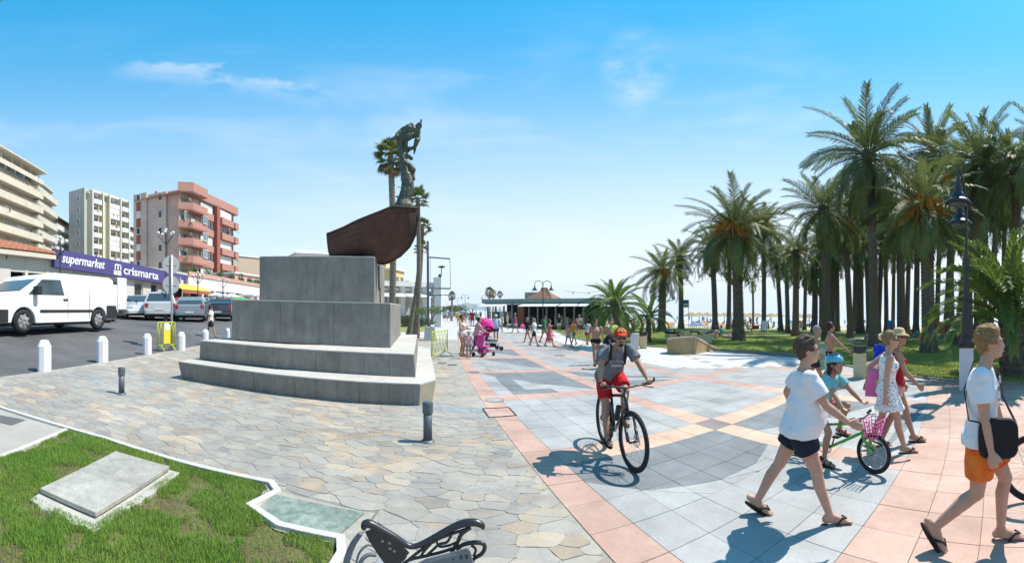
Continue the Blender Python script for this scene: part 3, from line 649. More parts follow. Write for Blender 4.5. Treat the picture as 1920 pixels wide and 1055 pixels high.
def balcony(root, x0, x1, z, out, par, m, rail=True, plants=0, recess=1.2, wall=None, y=0, chamf=0.0):
    wd = x1 - x0; a = MB()
    if chamf:
        for zz0, zz1, pw in ((z - .18, z, 0), (z, z + par, 1)):
            if not pw: a.slab([(x0, y), (x0 + chamf, y - out), (x1, y - out), (x1, y)][::-1], zz0, zz1)
            else:
                pl = [(x0, y), (x0 + chamf, y - out), (x1, y - out), (x1, y)]
                for p, q in zip(pl, pl[1:]): a.bar((p[0], p[1], z + par / 2 + .001), (q[0], q[1], z + par / 2 + .001), .12, par)
    else:
        a.box(((x0 + x1) / 2, y - out / 2 + .0, z - .09), (wd, out, .18)); a.box(((x0 + x1) / 2, y - out + .06, z + par / 2), (wd, .12, par)); 
        a.box((x0 + .06, y - out / 2 + .06, z + par / 2), (.12, out - .13, par)); a.box((x1 - .06, y - out / 2 + .06, z + par / 2), (.12, out - .13, par))
    o = a.build('balcony', m, root)
    if rail:
        b = MB(); b.bar((x0 + chamf, y - out + .06, z + par + .22), (x1, y - out + .06, z + par + .22), .05, .05); n = max(2, int(wd / 1.5))
        for i in range(n + 1): b.box((x0 + chamf + (wd - chamf) * i / n, y - out + .06, z + par + .11), (.04, .04, .22))
        b.build('handrail', M_rail, o)
    if wd > 3 and random.random() < .4: b = MB(); b.box((x0 + wd * random.uniform(.2, .8), y - .25, z + 2.25), (.8, .35, .55)); b.build('air_conditioner', M_shut, o)
    if wd > 3 and rail and random.random() < .35:
        for q in range(random.randint(2, 4)): b = MB(); xx = x0 + wd * random.uniform(.2, .8); b.box((xx, y - out - .02, z + par - .1), (random.uniform(.35, .8), .03, random.uniform(.5, .9))); b.build('laundry', random.choice([M_shut, M_awn, BWN, M_awg, REDP]), o)
    for k in range(plants):
        c = MB(); px_ = random.uniform(x0 + .4, x1 - .4)
        for _ in range(26): v = Vector((random.gauss(px_, .28), y - out + random.uniform(0, .3), z + par + random.uniform(-.1, .55))); e = Vector((random.uniform(-.2, .2), random.uniform(-.1, .1), random.uniform(-.15, .2))); f_ = Vector((random.uniform(-.1, .1), .1, .1)); c.add([v, v + e, v + e + f_, v + f_], [(0, 1, 2, 3)])
        c.build('potted_plant', mat('balcony_leaf', (.06, .12, .03), .7, var=.4, vscale=6), o)['kind'] = 'stuff'
    return o
# ---- pink and brick red apartment block
PINK = mat('pink_render', (.60, .43, .37), .85, streak=.2, var=.10, vscale=.5); REDP = mat('brick_red_render', (.44, .225, .175), .85, streak=.12, var=.12, vscale=.7); REDD = mat('deep_red_render', (.33, .10, .075), .85, var=.1); CRM = mat('cream_render', (.66, .60, .47), .85, streak=.16, var=.07, vscale=.5); BWN = mat('ochre_wall', (.42, .30, .19), .85, var=.1)
p0 = at(343, 72); p1 = at(438, 89.5); Lf, rz = base_line(p0, p1)
A = thing('apartment_building', p0, rz, 'pink and brick red apartment block with wrapped corner balconies', 'building')
topz = zat(352, 72) - p0.z; zb = [topz - .9 - 3.0 * k for k in range(8)]; n_fl = 7
side = 9.5
a = MB(); a.slab([(0, .0), (Lf, .0), (Lf, 10), (-.0, 10)], -1, topz - .9); a.build('wall', PINK, A)
def xwin(root, x, y, z, wd, h, glass, name='window'):
    a = MB(); a.box((x - .04, y, z + h / 2), (.10, wd, h)); f = a.build(name, M_white, root); a = MB(); a.box((x - .10, y, z + h / 2), (.03, wd - .16, h - .16)); a.build('pane', glass, f)
a = MB(); a.slab([(-.5, 3.2), (-.003, 3.2), (-.003, 10.2), (-.5, 10.2)], -1, topz - .2); a.slab([(-.9, 7.2), (-.503, 7.2), (-.503, 10.2), (-.9, 10.2)], -1, topz + .2); a.build('end_wall', mat('end_render', (.58, .45, .39), .88, var=.16, vscale=.35), A)
for k in range(7):
    z = zb[k] - .2
    if z < 1: break
    a = MB(); a.box((-.93, 9.0, z - 1.0), (.08, .95, 1.6)); a.build('red_panel', REDD, A)
    xwin(A, -.9, 9.0, z - .1, .9, 1.2, M_shut if k % 2 else M_glass); xwin(A, -.5, 4.4, z - .6, .8, 1.3, M_glass)
# wrapped corner balconies
for k in range(7):
    z = zb[k + 1] + .0
    if z < 2: break
    balcony(A, -1.6, 5.2, z, 1.9, 1.15, REDP, True, plants=1 if k % 2 else 0, chamf=1.7)
    a = MB(); a.box((1.0, -.02, z + 1.9), (4.4, .03, 1.9)); a.build('recess_wall', CRM if k % 2 else BWN, A)
    window(A, .1, z + .05, 1.8, 2.1, -.05, 'balcony_door', M_glass, M_rail, sill=False)
    if k in (1, 2, 3): window(A, 4.2, z + 1.15, 1.6, 1.5, -2.05, 'glazed_corner', M_glassb, M_white, 2, sill=False)
    if k == 1: window(A, -.5, z + 1.15, 1.1, 1.5, -1.0, 'glazed_corner', M_glass, M_white, 1, sill=False)
    # middle bays: white blinds over red band
    for (x0, x1, tp) in ((5.3, 10.1, 0), (12.2, 17.6, 1), (18.2, Lf - .1, 2)):
        a = MB(); a.box(((x0 + x1) / 2, -.30 - .35 * (tp > 0), z + .45), (x1 - x0, .6 + .7 * (tp > 0), 1.25)); a.build('red_band', REDP, A)
        r_ = (k * 3 + tp) % 5
        if r_ < 3 and tp < 2: a = MB(); [a.box(((x0 + x1) / 2, -.32 - .35 * (tp > 0), z + 1.15 + .17 * j + .08), (x1 - x0 - .3, .07, .155)) for j in range(9)]; a.build('roller_blind', M_shut, A)
        elif tp < 2: window(A, (x0 + x1) / 2, z + 1.12, x1 - x0 - .6, 1.5, -.28, mull=3, sill=False)
        else:
            window(A, x0 + .8, z + 1.15, 1.2, 1.4, -.05)
            a = MB(); a.add([(x0 + .2, -.3, z + 2.9), (x1 - .2, -.3, z + 2.9), (x1 - .2, -1.7, z + 2.1), (x0 + .2, -1.7, z + 2.1), (x0 + .2, -.3, z + 2.86), (x1 - .2, -.3, z + 2.86), (x1 - .2, -1.7, z + 2.06), (x0 + .2, -1.7, z + 2.06)], [(0, 1, 2, 3), (7, 6, 5, 4), (0, 3, 7, 4), (1, 5, 6, 2), (3, 2, 6, 7)]); a.build('awning', M_awg if k % 2 else M_white, A)
    a = MB(); a.box((11.15, -.55, z + 1.35), (1.3, 1.1, 2.98)); a.build('red_pier', REDD, A)
a = MB()
pl = [(-1.6, 0), (.1, -1.9), (5.2, -1.9), (5.25, -.6), (Lf, -1.0)]
for p, q in zip(pl, pl[1:]): a.bar((p[0], p[1], topz - .1), (q[0], q[1], topz - .1), .2, 1.5)
a.slab([(-1.5, 0.01), (.1, -1.8), (5.1, -1.8), (5.15, -.5), (Lf, -.9), (Lf, 10), (-1.0, 10)], topz - 1.0, topz - .88); a.build('roof_parapet', REDP, A)
a = MB(); a.box((8, 6, topz + .5), (5, 4, 2.4)); a.box((2, 7, topz + .2), (.6, .6, 1.5)); [a.tube([(3 + 3 * i, 4, topz - .9), (3 + 3 * i, 4, topz + 1.6)], .03, 5) for i in range(4)]; a.build('roof_hut', PINK, A)
# ---- pale tower with two columns of balconies
p0 = at(166, 112); p1 = at(237, 124); Lf, rz = base_line(p0, p1)
B = thing('tower_block', p0, rz, 'pale cream apartment tower with narrow blank end wall', 'building')
topz = zat(352, 112) - p0.z; PALE = mat('pale_render', (.64, .60, .49), .85, var=.06, vscale=.4); YEL = mat('yellow_render', (.62, .57, .38), .85)
a = MB(); a.slab([(0, 0), (Lf, 0), (Lf, 6.4), (0, 6.4)], -1, topz - 1.5); a.build('wall', YEL, B)
a = MB(); a.slab([(-1.0, .6), (-.004, .6), (-.004, 6.6), (-1.0, 6.6)], -1, topz); a.build('end_wall', mat('shaded_render', (.47, .45, .40), .9, var=.1, vscale=.3), B)  # end wall greyer than the front, its shade put into the colour
for k in range(9):
    a = MB(); a.box((-1.03, 2.8, topz - 2.6 - 3 * k), (.08, .7, 1.2)); f_ = a.build('window', M_white, B); a = MB(); a.box((-1.075, 2.8, topz - 2.6 - 3 * k), (.03, .5, 1.0)); a.build('pane', M_glass, f_)
cols = [(.8, 3.9), (7.6, 11.4), (12.6, Lf - .6)]
for k in range(9):
    z = topz - 3.9 - 3 * k
    for ci, (x0, x1) in enumerate(cols):
        if x1 - x0 < .8: continue
        balcony(B, x0, x1, z, 1.3, 1.0, M_white if ci != 1 or k % 3 else M_shut, True, plants=0)
        if (k + ci) % 3 == 2 and ci == 1: a = MB(); a.box(((x0 + x1) / 2, -1.2, z + 1.9), (x1 - x0, .06, 1.7)); a.build('roller_blind', M_shut, B)
        else: window(B, (x0 + x1) / 2, z + .1, (x1 - x0) * .6, 2.0, -.02, 'balcony_door', sill=False)
    window(B, 5.7, z + .6, 1.0, 1.2, -.02, mull=0)
for xx in (.25, 4.4, 7.1, 11.9, Lf - .25): a = MB(); a.box((xx, -.75, topz / 2 - 1), (.5, 1.4, topz + .6)); a.build('pier', PALE, B)
a = MB(); a.box((Lf / 2, 3, topz - 1.3), (Lf + .8, 6.8, .5)); a.box((Lf / 2, -.8, topz - .75), (Lf, .25, .7)); [a.tube([(1 + i * 1.7, 2 + (i % 3), topz - 1), (1 + i * 1.7, 2 + (i % 3), topz + 1.2 + (i % 2))], .05, 5) for i in range(7)]; a.bar((1, 2, topz + .3), (12, 2, topz + .3), .06, .06); a.build('roof', PALE, B)
# ---- cream balconied block at the left edge
def stepped(label, px0, r0, px1, r1, topy, ext, floors, cat='building', cm=None, hue=0, depth=11, nb=1):
    p1 = at(px1, r1); p0 = at(px0, r0); d = (p0 - p1); d.z = 0; d.normalize(); pA = p0 + d * ext; pA.z = g(pA.x, pA.y); Lf, rz = base_line(pA, p1)
    X = thing('apartment_building', pA, rz, label, cat); topz = zat(topy, r1) - pA.z
    a = MB(); a.slab([(0, 0), (Lf, 0), (Lf, depth), (0, depth)], -1, topz); a.build('wall', mat('beige_wall', (.52, .43, .30), .88, var=.12, vscale=.6), X)
    for k in range(floors):
        z = topz - 3.0 * (k + 1); seg = Lf / nb
        if z < 1.5: break
        for b_ in range(nb):
            x0 = seg * b_ + .05; x1 = seg * (b_ + 1) - .05
            balcony(X, x0, x1, z, 1.5, 1.15, cm, True, plants=(k + b_) % 2)
            n = max(1, int((x1 - x0) / 4.2))
            for j in range(n):
                xx = x0 + (x1 - x0) * (j + .5) / n; r_ = (k * 5 + j * 3 + b_) % 4
                if r_ == 0: window(X, xx, z + .05, 2.4, 2.15, -.02, 'balcony_door', sill=False)
                elif r_ == 1: a = MB(); a.box((xx, -.05, z + 1.2), (2.6, .08, 2.2)); a.build('roller_blind', M_shut, X)
                elif r_ == 2: window(X, xx, z + .05, 2.8, 2.3, -.02, 'balcony_door', M_glassb, sill=False, mull=2)
                else: a = MB(); a.box((xx, -.03, z + 1.3), (1.6, .05, 2.3)); a.build('timber_screen', BWN, X)
    return X, Lf, topz
X, Lf, tz = stepped('long cream apartment block with deep balconies at left edge', 0, 77, 70, 89, 348, 22, 8, cm=CRM)
a = MB(); a.box((Lf - 9, 3, tz + 1.2), (16, 5, 2.4)); a.box((Lf - 8.5, 1.2, tz + 2.5), (18.5, 6.4, .25)); [a.box((Lf - 1.3 - 3.5 * i, -1.1, tz + 1.2), (.18, .18, 2.4)) for i in range(5)]; a.box((Lf - 14, 4, tz + 3.6), (7, 4.5, 2.2)); a.build('penthouse', CRM, X)
a = MB(); [a.box((Lf - 3 - 3.4 * i, .47, tz + 1.2), (2.6, .06, 1.9)) for i in range(4)]; a.build('penthouse_glazing', M_glass, X)
a = MB(); a.box((Lf - 9, -1.44, tz + .35), (18, .1, .9)); a.build('penthouse_parapet', CRM, X)
X, Lf, tz = stepped('cream apartment block set back behind the long one', 70, 90, 97, 99, 362, 3, 8, cm=PALE)
a = MB(); a.box((Lf / 2, 3.5, tz + .1), (Lf + .3, 8, .3)); a.build('roof', PALE, X)
X, Lf, tz = stepped('low white terraced block with curved balcony fronts', 97, 112, 133, 128, 428, 0, 5, cm=M_white, nb=3)
a = MB(); a.add([(-.5, -1.8, tz), (Lf + .5, -1.8, tz), (Lf + .5, 5, tz + 2), (-.5, 5, tz + 2), (-.5, 12, tz), (Lf + .5, 12, tz)], [(0, 1, 2, 3), (3, 2, 5, 4), (0, 3, 4), (1, 5, 2)]); a.build('roof', M_tile, X)
X, Lf, tz = stepped('small white balconied block seen between tower and pink block', 232, 150, 253, 158, 432, 2, 6, cm=M_white, nb=2)
a = MB(); a.add([(-.5, -1.8, tz), (Lf + .5, -1.8, tz), (Lf + .5, 5, tz + 3), (-.5, 5, tz + 3), (-.5, 12, tz), (Lf + .5, 12, tz)], [(0, 1, 2, 3), (3, 2, 5, 4), (0, 3, 4), (1, 5, 2)]); a.build('roof', M_tile, X)
# ---- beige gable building, white house, yellow house behind the pedestal
def simple_house(label, pxa, ra, pxb, rb, topy, col, depth=9, roof=None, wins=(), parap=True, cat='house', name='house'):
    p0 = at(pxa, ra); p1 = at(pxb, rb); Lf, rz = base_line(p0, p1); X = thing(name, p0, rz, label, cat); tz = zat(topy, ra) - p0.z
    a = MB(); a.slab([(0, 0), (Lf, 0), (Lf, depth), (0, depth)], -1, tz); a.build('wall', col, X)
    if parap: a = MB(); a.box((Lf / 2, depth / 2, tz + .1), (Lf + .5, depth + .5, .25)); a.build('cornice', M_white, X)
    for (fx, fz, ww, hh) in wins: window(X, Lf * fx, tz - fz, ww, hh, 0)
    return X, Lf, tz
X, Lf, tz = simple_house('plain beige building with flat roof beyond the shops', 438, 120, 500, 128, 479, mat('beige_gable', (.50, .40, .30), .9, var=.06), 12)
X, Lf, tz = simple_house('white house with pitched roof above the pedestal', 556, 100, 640, 104, 474, M_white, 10, wins=((.3, 1.6, 1.6, 1.0), (.7, 1.6, 1.8, 1.1)), parap=False)
a = MB(); a.add([(-.3, -.4, tz), (Lf * .85, -.4, tz), (Lf * .6, 5, tz + 1.4), (Lf * .15, 5, tz + 1.4), (-.3, 10.3, tz), (Lf * .85, 10.3, tz)], [(0, 1, 2, 3), (3, 2, 5, 4), (0, 3, 4), (1, 5, 2)]); a.build('roof', M_shut, X)
X, Lf, tz = simple_house('yellow ochre house with two open terraces behind palms', 738, 62, 758, 66, 505, mat('ochre_render', (.68, .52, .26), .85), 8, wins=((.3, 2.2, 1.0, 1.3), (.75, 2.2, 1.0, 1.3)))
for zz in (tz - 2.9, tz - 5.8): balcony(X, 0, Lf, zz, 1.3, .8, mat('ochre_render', (.68, .52, .26)), False, plants=1)
a = MB(); a.box((Lf / 2, 4, tz + 1.1), (Lf * .7, 5, 2)); a.build('attic', mat('ochre_render', (.68, .52, .26)), X)
X, Lf, tz = simple_house('terracotta parapet house at the end of the shop row', 440, 68, 487, 76, 512, mat('salmon_wall', (.55, .33, .26), .85), 7, wins=((.25, 1.9, 2.0, 1.3), (.7, 1.9, 2.0, 1.3)))
# ---- shops along the street
def sa(px, s):
    dx, dy, _ = ray(px, 0); c0 = -10.06 - .958 * s; c1 = 4.94 - .285 * s
    return (c0 * dy - c1 * dx) / (.285 * dy + .958 * dx)
def spt(px, s, dz=0):
    a = sa(px, s); x, y = rd(s, a); return Vector((x, y, g(x, y) + dz))
def txt(s, size, name, m, parent, M, ext=.01, shear=0.0, sx=1.0):
    cu = bpy.data.curves.new(name, 'FONT'); cu.body = s; cu.size = size; cu.extrude = ext; cu.shear = shear; cu.align_x = 'LEFT'; cu.offset = size * .012
    o = bpy.data.objects.new(name, cu); COL.objects.link(o); dg = bpy.context.evaluated_depsgraph_get(); me = bpy.data.meshes.new_from_object(o.evaluated_get(dg)); bpy.data.objects.remove(o)
    me.materials.clear(); me.materials.append(m); me.transform(Matrix.Diagonal((sx, 1, 1, 1))); q = inst(name, me, parent); q.matrix_local = M; return q
M_sign = mat('purple_sign', (.075, .07, .22), .45, var=.04); M_letter = plain('sign_white', (.85, .85, .85), .5)
SF = 13.0
pa = spt(-80, SF); pb = spt(352, SF); Lf, rz = base_line(pa, pb); SH = thing('supermarket', pa, rz, 'low supermarket with long purple sign and tiled roof', 'supermarket')
x95 = (spt(95, SF) - pa).length; r95 = spt(95, SF).xy.length; r350 = spt(350, SF).xy.length
z95t = zat(468, r95) - pa.z; z95b = zat(500, r95) - pa.z; zEt = zat(517, r350) - pa.z; zEb = zat(540, r350) - pa.z
SHW = mat('shop_wall', (.60, .57, .50), .85, var=.06, vscale=.5)
a = MB(); zt = (z95t + zEt) / 2 - .35
ops = []   # openings as pixel ranges
for (c0_, c1_) in ((-60, -20), (20, 47), (53, 86), (116, 140), (142, 160), (210, 236), (252, 268), (283, 296), (322, 346)): ops.append(((spt(c0_, SF) - pa).length if c0_ > -80 else 0, (spt(c1_, SF) - pa).length))
xs = [0]; 
for o0, o1 in ops: xs += [o0, o1]
xs.append(Lf)
for i in range(0, len(xs) - 1, 2):
    if xs[i + 1] - xs[i] > .02: a.box(((xs[i] + xs[i + 1]) / 2, .15, zt / 2 - .5), (xs[i + 1] - xs[i], .3, zt + 1))
a.box((Lf / 2, .16, zt - .35), (Lf, .26, 1.5)); a.box((Lf / 2, 9.5, zt / 2), (Lf, .3, zt)); a.box((.1, 5, zt / 2), (.3, 9, zt)); a.build('wall', SHW, SH)
a = MB(); a.box((Lf / 2, 2.6, zt / 2 - .4), (Lf - .4, .1, zt + .6)); a.build('shop_interior', M_darkin, SH)
for i, (o0, o1) in enumerate(ops):
    zlow = .9 if i in (1, 2) else .0; hh = (zat(500, r95) - pa.z - 1.5 - zlow) if i in (1, 2) else 3.1
    window(SH, (o0 + o1) / 2, zlow, o1 - o0 - .02, hh, .2, 'shop_window', M_glass, M_white, 1 if i in (1, 2) else 0, sill=False)
sg = MB(); s0 = Vector((x95, -.25, (z95t + z95b) / 2)); s1 = Vector((Lf, -.25, (zEt + zEb) / 2)); hS = ((z95t - z95b) + (zEt - zEb)) / 2
sg.bar(s0, s1, .3, hS); SG = sg.build('sign', M_sign, SH)
sd_ = (s1 - s0).normalized(); Ls = (s1 - s0).length
def sgM(px, dz):
    xx = (spt(px, SF) - pa).length - x95; p = s0 + sd_ * xx + Vector((0, -.165, dz)); ang = math.atan2(sd_.z, sd_.x)
    return Matrix.Translation(p) @ Matrix.Rotation(-ang, 4, 'Y') @ Matrix.Rotation(R(90), 4, 'X')
xw = lambda a_, b_: (spt(b_, SF) - spt(a_, SF)).length
t_ = txt('supermarket', .95, 'lettering', M_letter, SG, sgM(108, -.22), shear=.25); wt = max(v.co.x for v in t_.data.vertices); t_.data.transform(Matrix.Diagonal((xw(108, 189) / wt, 1, 1, 1)))
t_ = txt('crismarta', 1.0, 'lettering', M_letter, SG, sgM(224, -.36)); wt = max(v.co.x for v in t_.data.vertices); t_.data.transform(Matrix.Diagonal((xw(224, 290) / wt, 1, 1, 1)))
t_ = txt("'ys", .8, 'lettering', M_letter, SG, sgM(330, -.36), shear=.2)
lg = MB(); u_ = xw(207, 221) / 2.1
for i in (0, 1):
    for j in (0, 1): lg.box((u_ * (.5 + 1.06 * i), u_ * .36 * (j * 1.15) - .1, 0), (u_, u_ * .33, .02))
for k in range(2): lg.tube([(u_ * (.28 + .8 * k), u_ * .75 - .1, 0), (u_ * (.28 + .8 * k), u_ * 1.35 - .1, 0), (u_ * (.45 + .8 * k), u_ * 1.55 - .1, 0), (u_ * (.85 + .8 * k), u_ * 1.55 - .1, 0), (u_ * (1.05 + .8 * k), u_ * 1.35 - .1, 0), (u_ * (1.05 + .8 * k), u_ * .75 - .1, 0)], .07, 5)
o = lg.build('logo', M_letter, SG); o.matrix_local = sgM(206, -.36)
# tiled roof: rows of half round tiles as real geometry
rf = MB(); z0r = z95t + .15; xR0, xR1 = 0, x95 - .3; yA, yB = -.5, 4.2
def tiles(rf, x0, x1, y0, y1, z0, z1, pitch=.42, rows=9):
    n = int((x1 - x0) / pitch)
    for i in range(n):
        for j in range(rows):
            xx = x0 + pitch * (i + .5); t0, t1 = j / rows, (j + 1) / rows; a0_, a1_ = Vector((xx, y0 + (y1 - y0) * t0, z0 + (z1 - z0) * t0 + .05)), Vector((xx, y0 + (y1 - y0) * t1, z0 + (z1 - z0) * t1 + .02)); vs = []
            for q, rr in ((a0_, pitch * .36), (a1_, pitch * .30)):
                for k in range(4): b_ = math.pi * k / 3; vs.append(q + Vector((-math.cos(b_) * rr, 0, math.sin(b_) * rr)))
            rf.add(vs, [(0, 1, 5, 4), (1, 2, 6, 5), (2, 3, 7, 6), (3, 2, 1, 0)])
    rf.add([(x0, y0, z0), (x1, y0, z0), (x1, y1, z1), (x0, y1, z1)], [(0, 1, 2, 3)])
rf = MB(); zl = zat(478, r95) - pa.z; tiles(rf, xR0, x95 + .4, -.6, 4.0, zl, zl + 1.25, .5, 8); o = rf.build('roof_tiles', M_tile, SH); o['kind'] = 'stuff'
rf = MB(); tiles(rf, x95 + .4, Lf, 0.05, 3.5, (z95t + zEt) / 2 - .5, (z95t + zEt) / 2 + .5, .6, 5); o = rf.build('roof_tiles', M_tile, SH); o['kind'] = 'stuff'
a = MB(); a.box((x95 / 2, -.3, zl - .2), (x95, .5, .3)); a.build('eaves', mat('shop_cream', (.62, .56, .45), .8), SH)
# ---- parade of shops further along
pa2 = spt(353, SF - .6); pb2 = spt(505, SF - .6); Lp, rzp = base_line(pa2, pb2); SP = thing('shop_parade', pa2, rzp, 'row of small shops with white fascia and plants above', 'shops')
r2 = spt(353, SF - .6).xy.length; zt = zat(517, r2) - pa2.z; zbn = zat(545, r2) - pa2.z
a = MB(); a.box((Lp / 2, 2, zt - .1), (Lp, 4, .25)); a.box((Lp / 2, .1, zt - .7), (Lp, .25, 1.3)); a.build('fascia', M_white, SP)
a = MB(); a.box((Lp / 2, 4.0, zt / 2), (Lp, .2, zt - .3)); a.build('shop_interior', M_darkin, SP)
for i in range(9): a = MB(); a.box((Lp * (i + .05) / 9 + .1, .25, zt / 2 - .7), (.5, .5, zt - .4)); a.build('pillar', M_white, SP)
a = MB(); a.box((Lp / 2, -.02, zt + .25), (Lp, .18, .5)); a.build('terrace_wall', mat('salmon_wall', (.55, .33, .26)), SP)
M_bleaf = mat('balcony_leaf', (.06, .12, .03), .7, var=.4, vscale=6)
def bush_cloud(mb, c, rx, ry, rz_, n, sz=.15):
    for _ in range(n):
        d = Vector((random.gauss(0, 1), random.gauss(0, 1), random.gauss(0, 1))); d.normalize(); q = random.random() ** .4
        v = Vector(c) + Vector((d.x * rx * q, d.y * ry * q, d.z * rz_ * q)); e = Vector((random.uniform(-1, 1), random.uniform(-1, 1), random.uniform(-1, 1))).normalized() * sz; f_ = e.orthogonal().normalized() * sz * random.uniform(.4, .8)
        mb.add([v - e, v - f_ * .5, v + e, v + f_ * .5], [(0, 1, 2, 3)])
for i in range(7): a = MB(); bush_cloud(a, (Lp * (i + .6) / 8, .5, zt + .8), .9, .4, .5 + .4 * (i % 3 == 1), 140, .2); a.build('terrace_plant', M_bleaf, SP)['kind'] = 'stuff'
# yellow awning
pA_ = spt(341, SF - 2.2); pB_ = spt(396, SF - 2.2); l_, rza = base_line(pA_, pB_); AW = thing('awning', pA_, rza, 'yellow shop awning with red brown valance', 'awning')
ra_ = pA_.xy.length; za, zb_ = zat(527, ra_) - pA_.z, zat(541, ra_) - pA_.z
a = MB(); a.prism([(0, 1.8, za - .05), (l_, 1.8, za - .05), (l_, 0, zb_ - .05), (0, 0, zb_ - .05)], [(0, 1.8, za), (l_, 1.8, za), (l_, 0, zb_), (0, 0, zb_)]); a.build('cloth', mat('yellow_cloth', (.75, .52, .08), .8, var=.05), AW)
a = MB(); a.box((l_ / 2, -.02, zb_ - .22), (l_, .03, .35)); a.build('valance', mat('rust_cloth', (.38, .13, .06), .8), AW)
for i in range(3): a = MB(); a.tube([(l_ * i / 2 * .98 + .05, .0, -.02), (l_ * i / 2 * .98 + .05, .0, zb_)], .04, 6); a.build('post', M_white, AW)
# white parasols by the shops
def parasol(px, r_, topy, rad, m, label, name='parasol', cat='parasol', group=None, dome=.35, par=None):
    p = at(px, r_); t = thing(name, p, 0, label, cat, group); z = zat(topy, r_) - p.z
    a = MB(); a.tube([(0, 0, 0), (0, 0, z)], .03, 6); a.box((0, 0, .06), (.5, .5, .12)); a.build('pole', M_white, t)
    a = MB(); n = 8
    ring = [(rad * math.cos(2 * math.pi * i / n), rad * math.sin(2 * math.pi * i / n), z - dome) for i in range(n)]; ring2 = [(x, y, zz - .18) for x, y, zz in ring]
    a.add([(0, 0, z)] + ring + ring2, [(0, 1 + i, 1 + (i + 1) % n) for i in range(n)] + [(1 + i, 1 + n + i, 1 + n + (i + 1) % n, 1 + (i + 1) % n) for i in range(n)]); a.build('canopy', m, t); return t
W1 = mat('parasol_white', (.75, .75, .74), .8, trans=.2)
parasol(407, 46, 548, 1.5, W1, 'white parasol outside the shops, nearest the yellow awning'); parasol(432, 50, 550, 1.5, W1, 'white parasol in the middle of the row outside the shops'); parasol(452, 48, 556, 1.3, mat('parasol_green', (.12, .42, .12), .8, trans=.2), 'small green parasol outside the far shops'); parasol(470, 54, 548, 1.6, W1, 'white parasol next to the pedestal edge, furthest right')
# street lamps with several arms on the left
def street_lamp(px, r_, topy, label, arms=3, rad=.5):
    p = at(px, r_); t = thing('street_lamp', p, 0, label, 'street lamp'); z = zat(topy, r_) - p.z
    a = MB(); a.lathe([(.16, 0), (.16, .5), (.09, .7), (.06, 1.2), (.045, z - .6), (.03, z)], n=10); a.build('pole', M_dark, t)
    for i in range(arms):
        b = 2 * math.pi * i / arms + .4; d = Vector((math.cos(b), math.sin(b), 0)); a = MB(); a.tube([Vector((0, 0, z - 1.0)), d * rad * .5 + Vector((0, 0, z - .75)), d * rad + Vector((0, 0, z - .35))], .025, 6); ar = a.build('arm', M_dark, t)
        a = MB(); a.ball(d * rad + Vector((0, 0, z - .2)), .12, 10, 7); a.build('globe', mat('lamp_globe', (.62, .62, .6), .3), ar)
    a = MB(); a.ball((0, 0, z + .05), .12, 10, 7); a.build('globe', mat('lamp_globe', (.6, .6, .6), .3), t)
street_lamp(113, 24, 447, 'dark street lamp with white globes in front of the supermarket sign', 3, .45)
street_lamp(311, 30, 432, 'ornate street lamp with clustered globes behind the round signs', 5, .55)
street_lamp(371, 38, 512, 'short street lamp near the yellow awning', 4, .5); street_lamp(418, 44, 522, 'thin street lamp before the far shops', 2, .5)
# ---- vehicles
def tyre_wheel(root, x, y, rr, wd, name='wheel', cap=True):
    a = MB(); a.torus((x, y, rr), rr - .085, .085, 'y', 24, 8); a.lathe([(.001, 0)], n=3) if 0 else None
    o = a.build(name, mat('tyre_rubber', (.025, .025, .027), .85), root, smooth=True)
    b = MB(); sg_ = 1 if y > 0 else -1; n = 20; rim = rr - .13
    vs = [(x, y + sg_ * .07, rr)] + [(x + rim * math.cos(2 * math.pi * i / n), y + sg_ * .045, rr + rim * math.sin(2 * math.pi * i / n)) for i in range(n)]; b.add(vs, [(0, 1 + i, 1 + (i + 1) % n) for i in range(n)])
    for i in range(7): an = 2 * math.pi * i / 7; b.bar((x + .05 * math.cos(an), y + sg_ * .075, rr + .05 * math.sin(an)), (x + rim * math.cos(an), y + sg_ * .055, rr + rim * math.sin(an)), .05, .035, up=(0, 1, 0))
    b.lathe([(.001, 0)], n=3) if 0 else None
    b.build('hubcap', mat('wheel_silver', (.55, .55, .56), .35, metal=.7), o)
    c = MB(); c.add([(x + rr * .85 * math.cos(2 * math.pi * i / n), y + sg_ * .01, rr + rr * .85 * math.sin(2 * math.pi * i / n)) for i in range(n)], [tuple(range(n))]); c.build('rim', plain('rim_dark', (.05, .05, .055), .6), o)
def arch(cx_, rr, z0, n=10):
    return [(cx_ + (rr) * math.cos(math.pi - math.pi * i / n), z0 + rr * math.sin(math.pi * i / n)) for i in range(n + 1)]
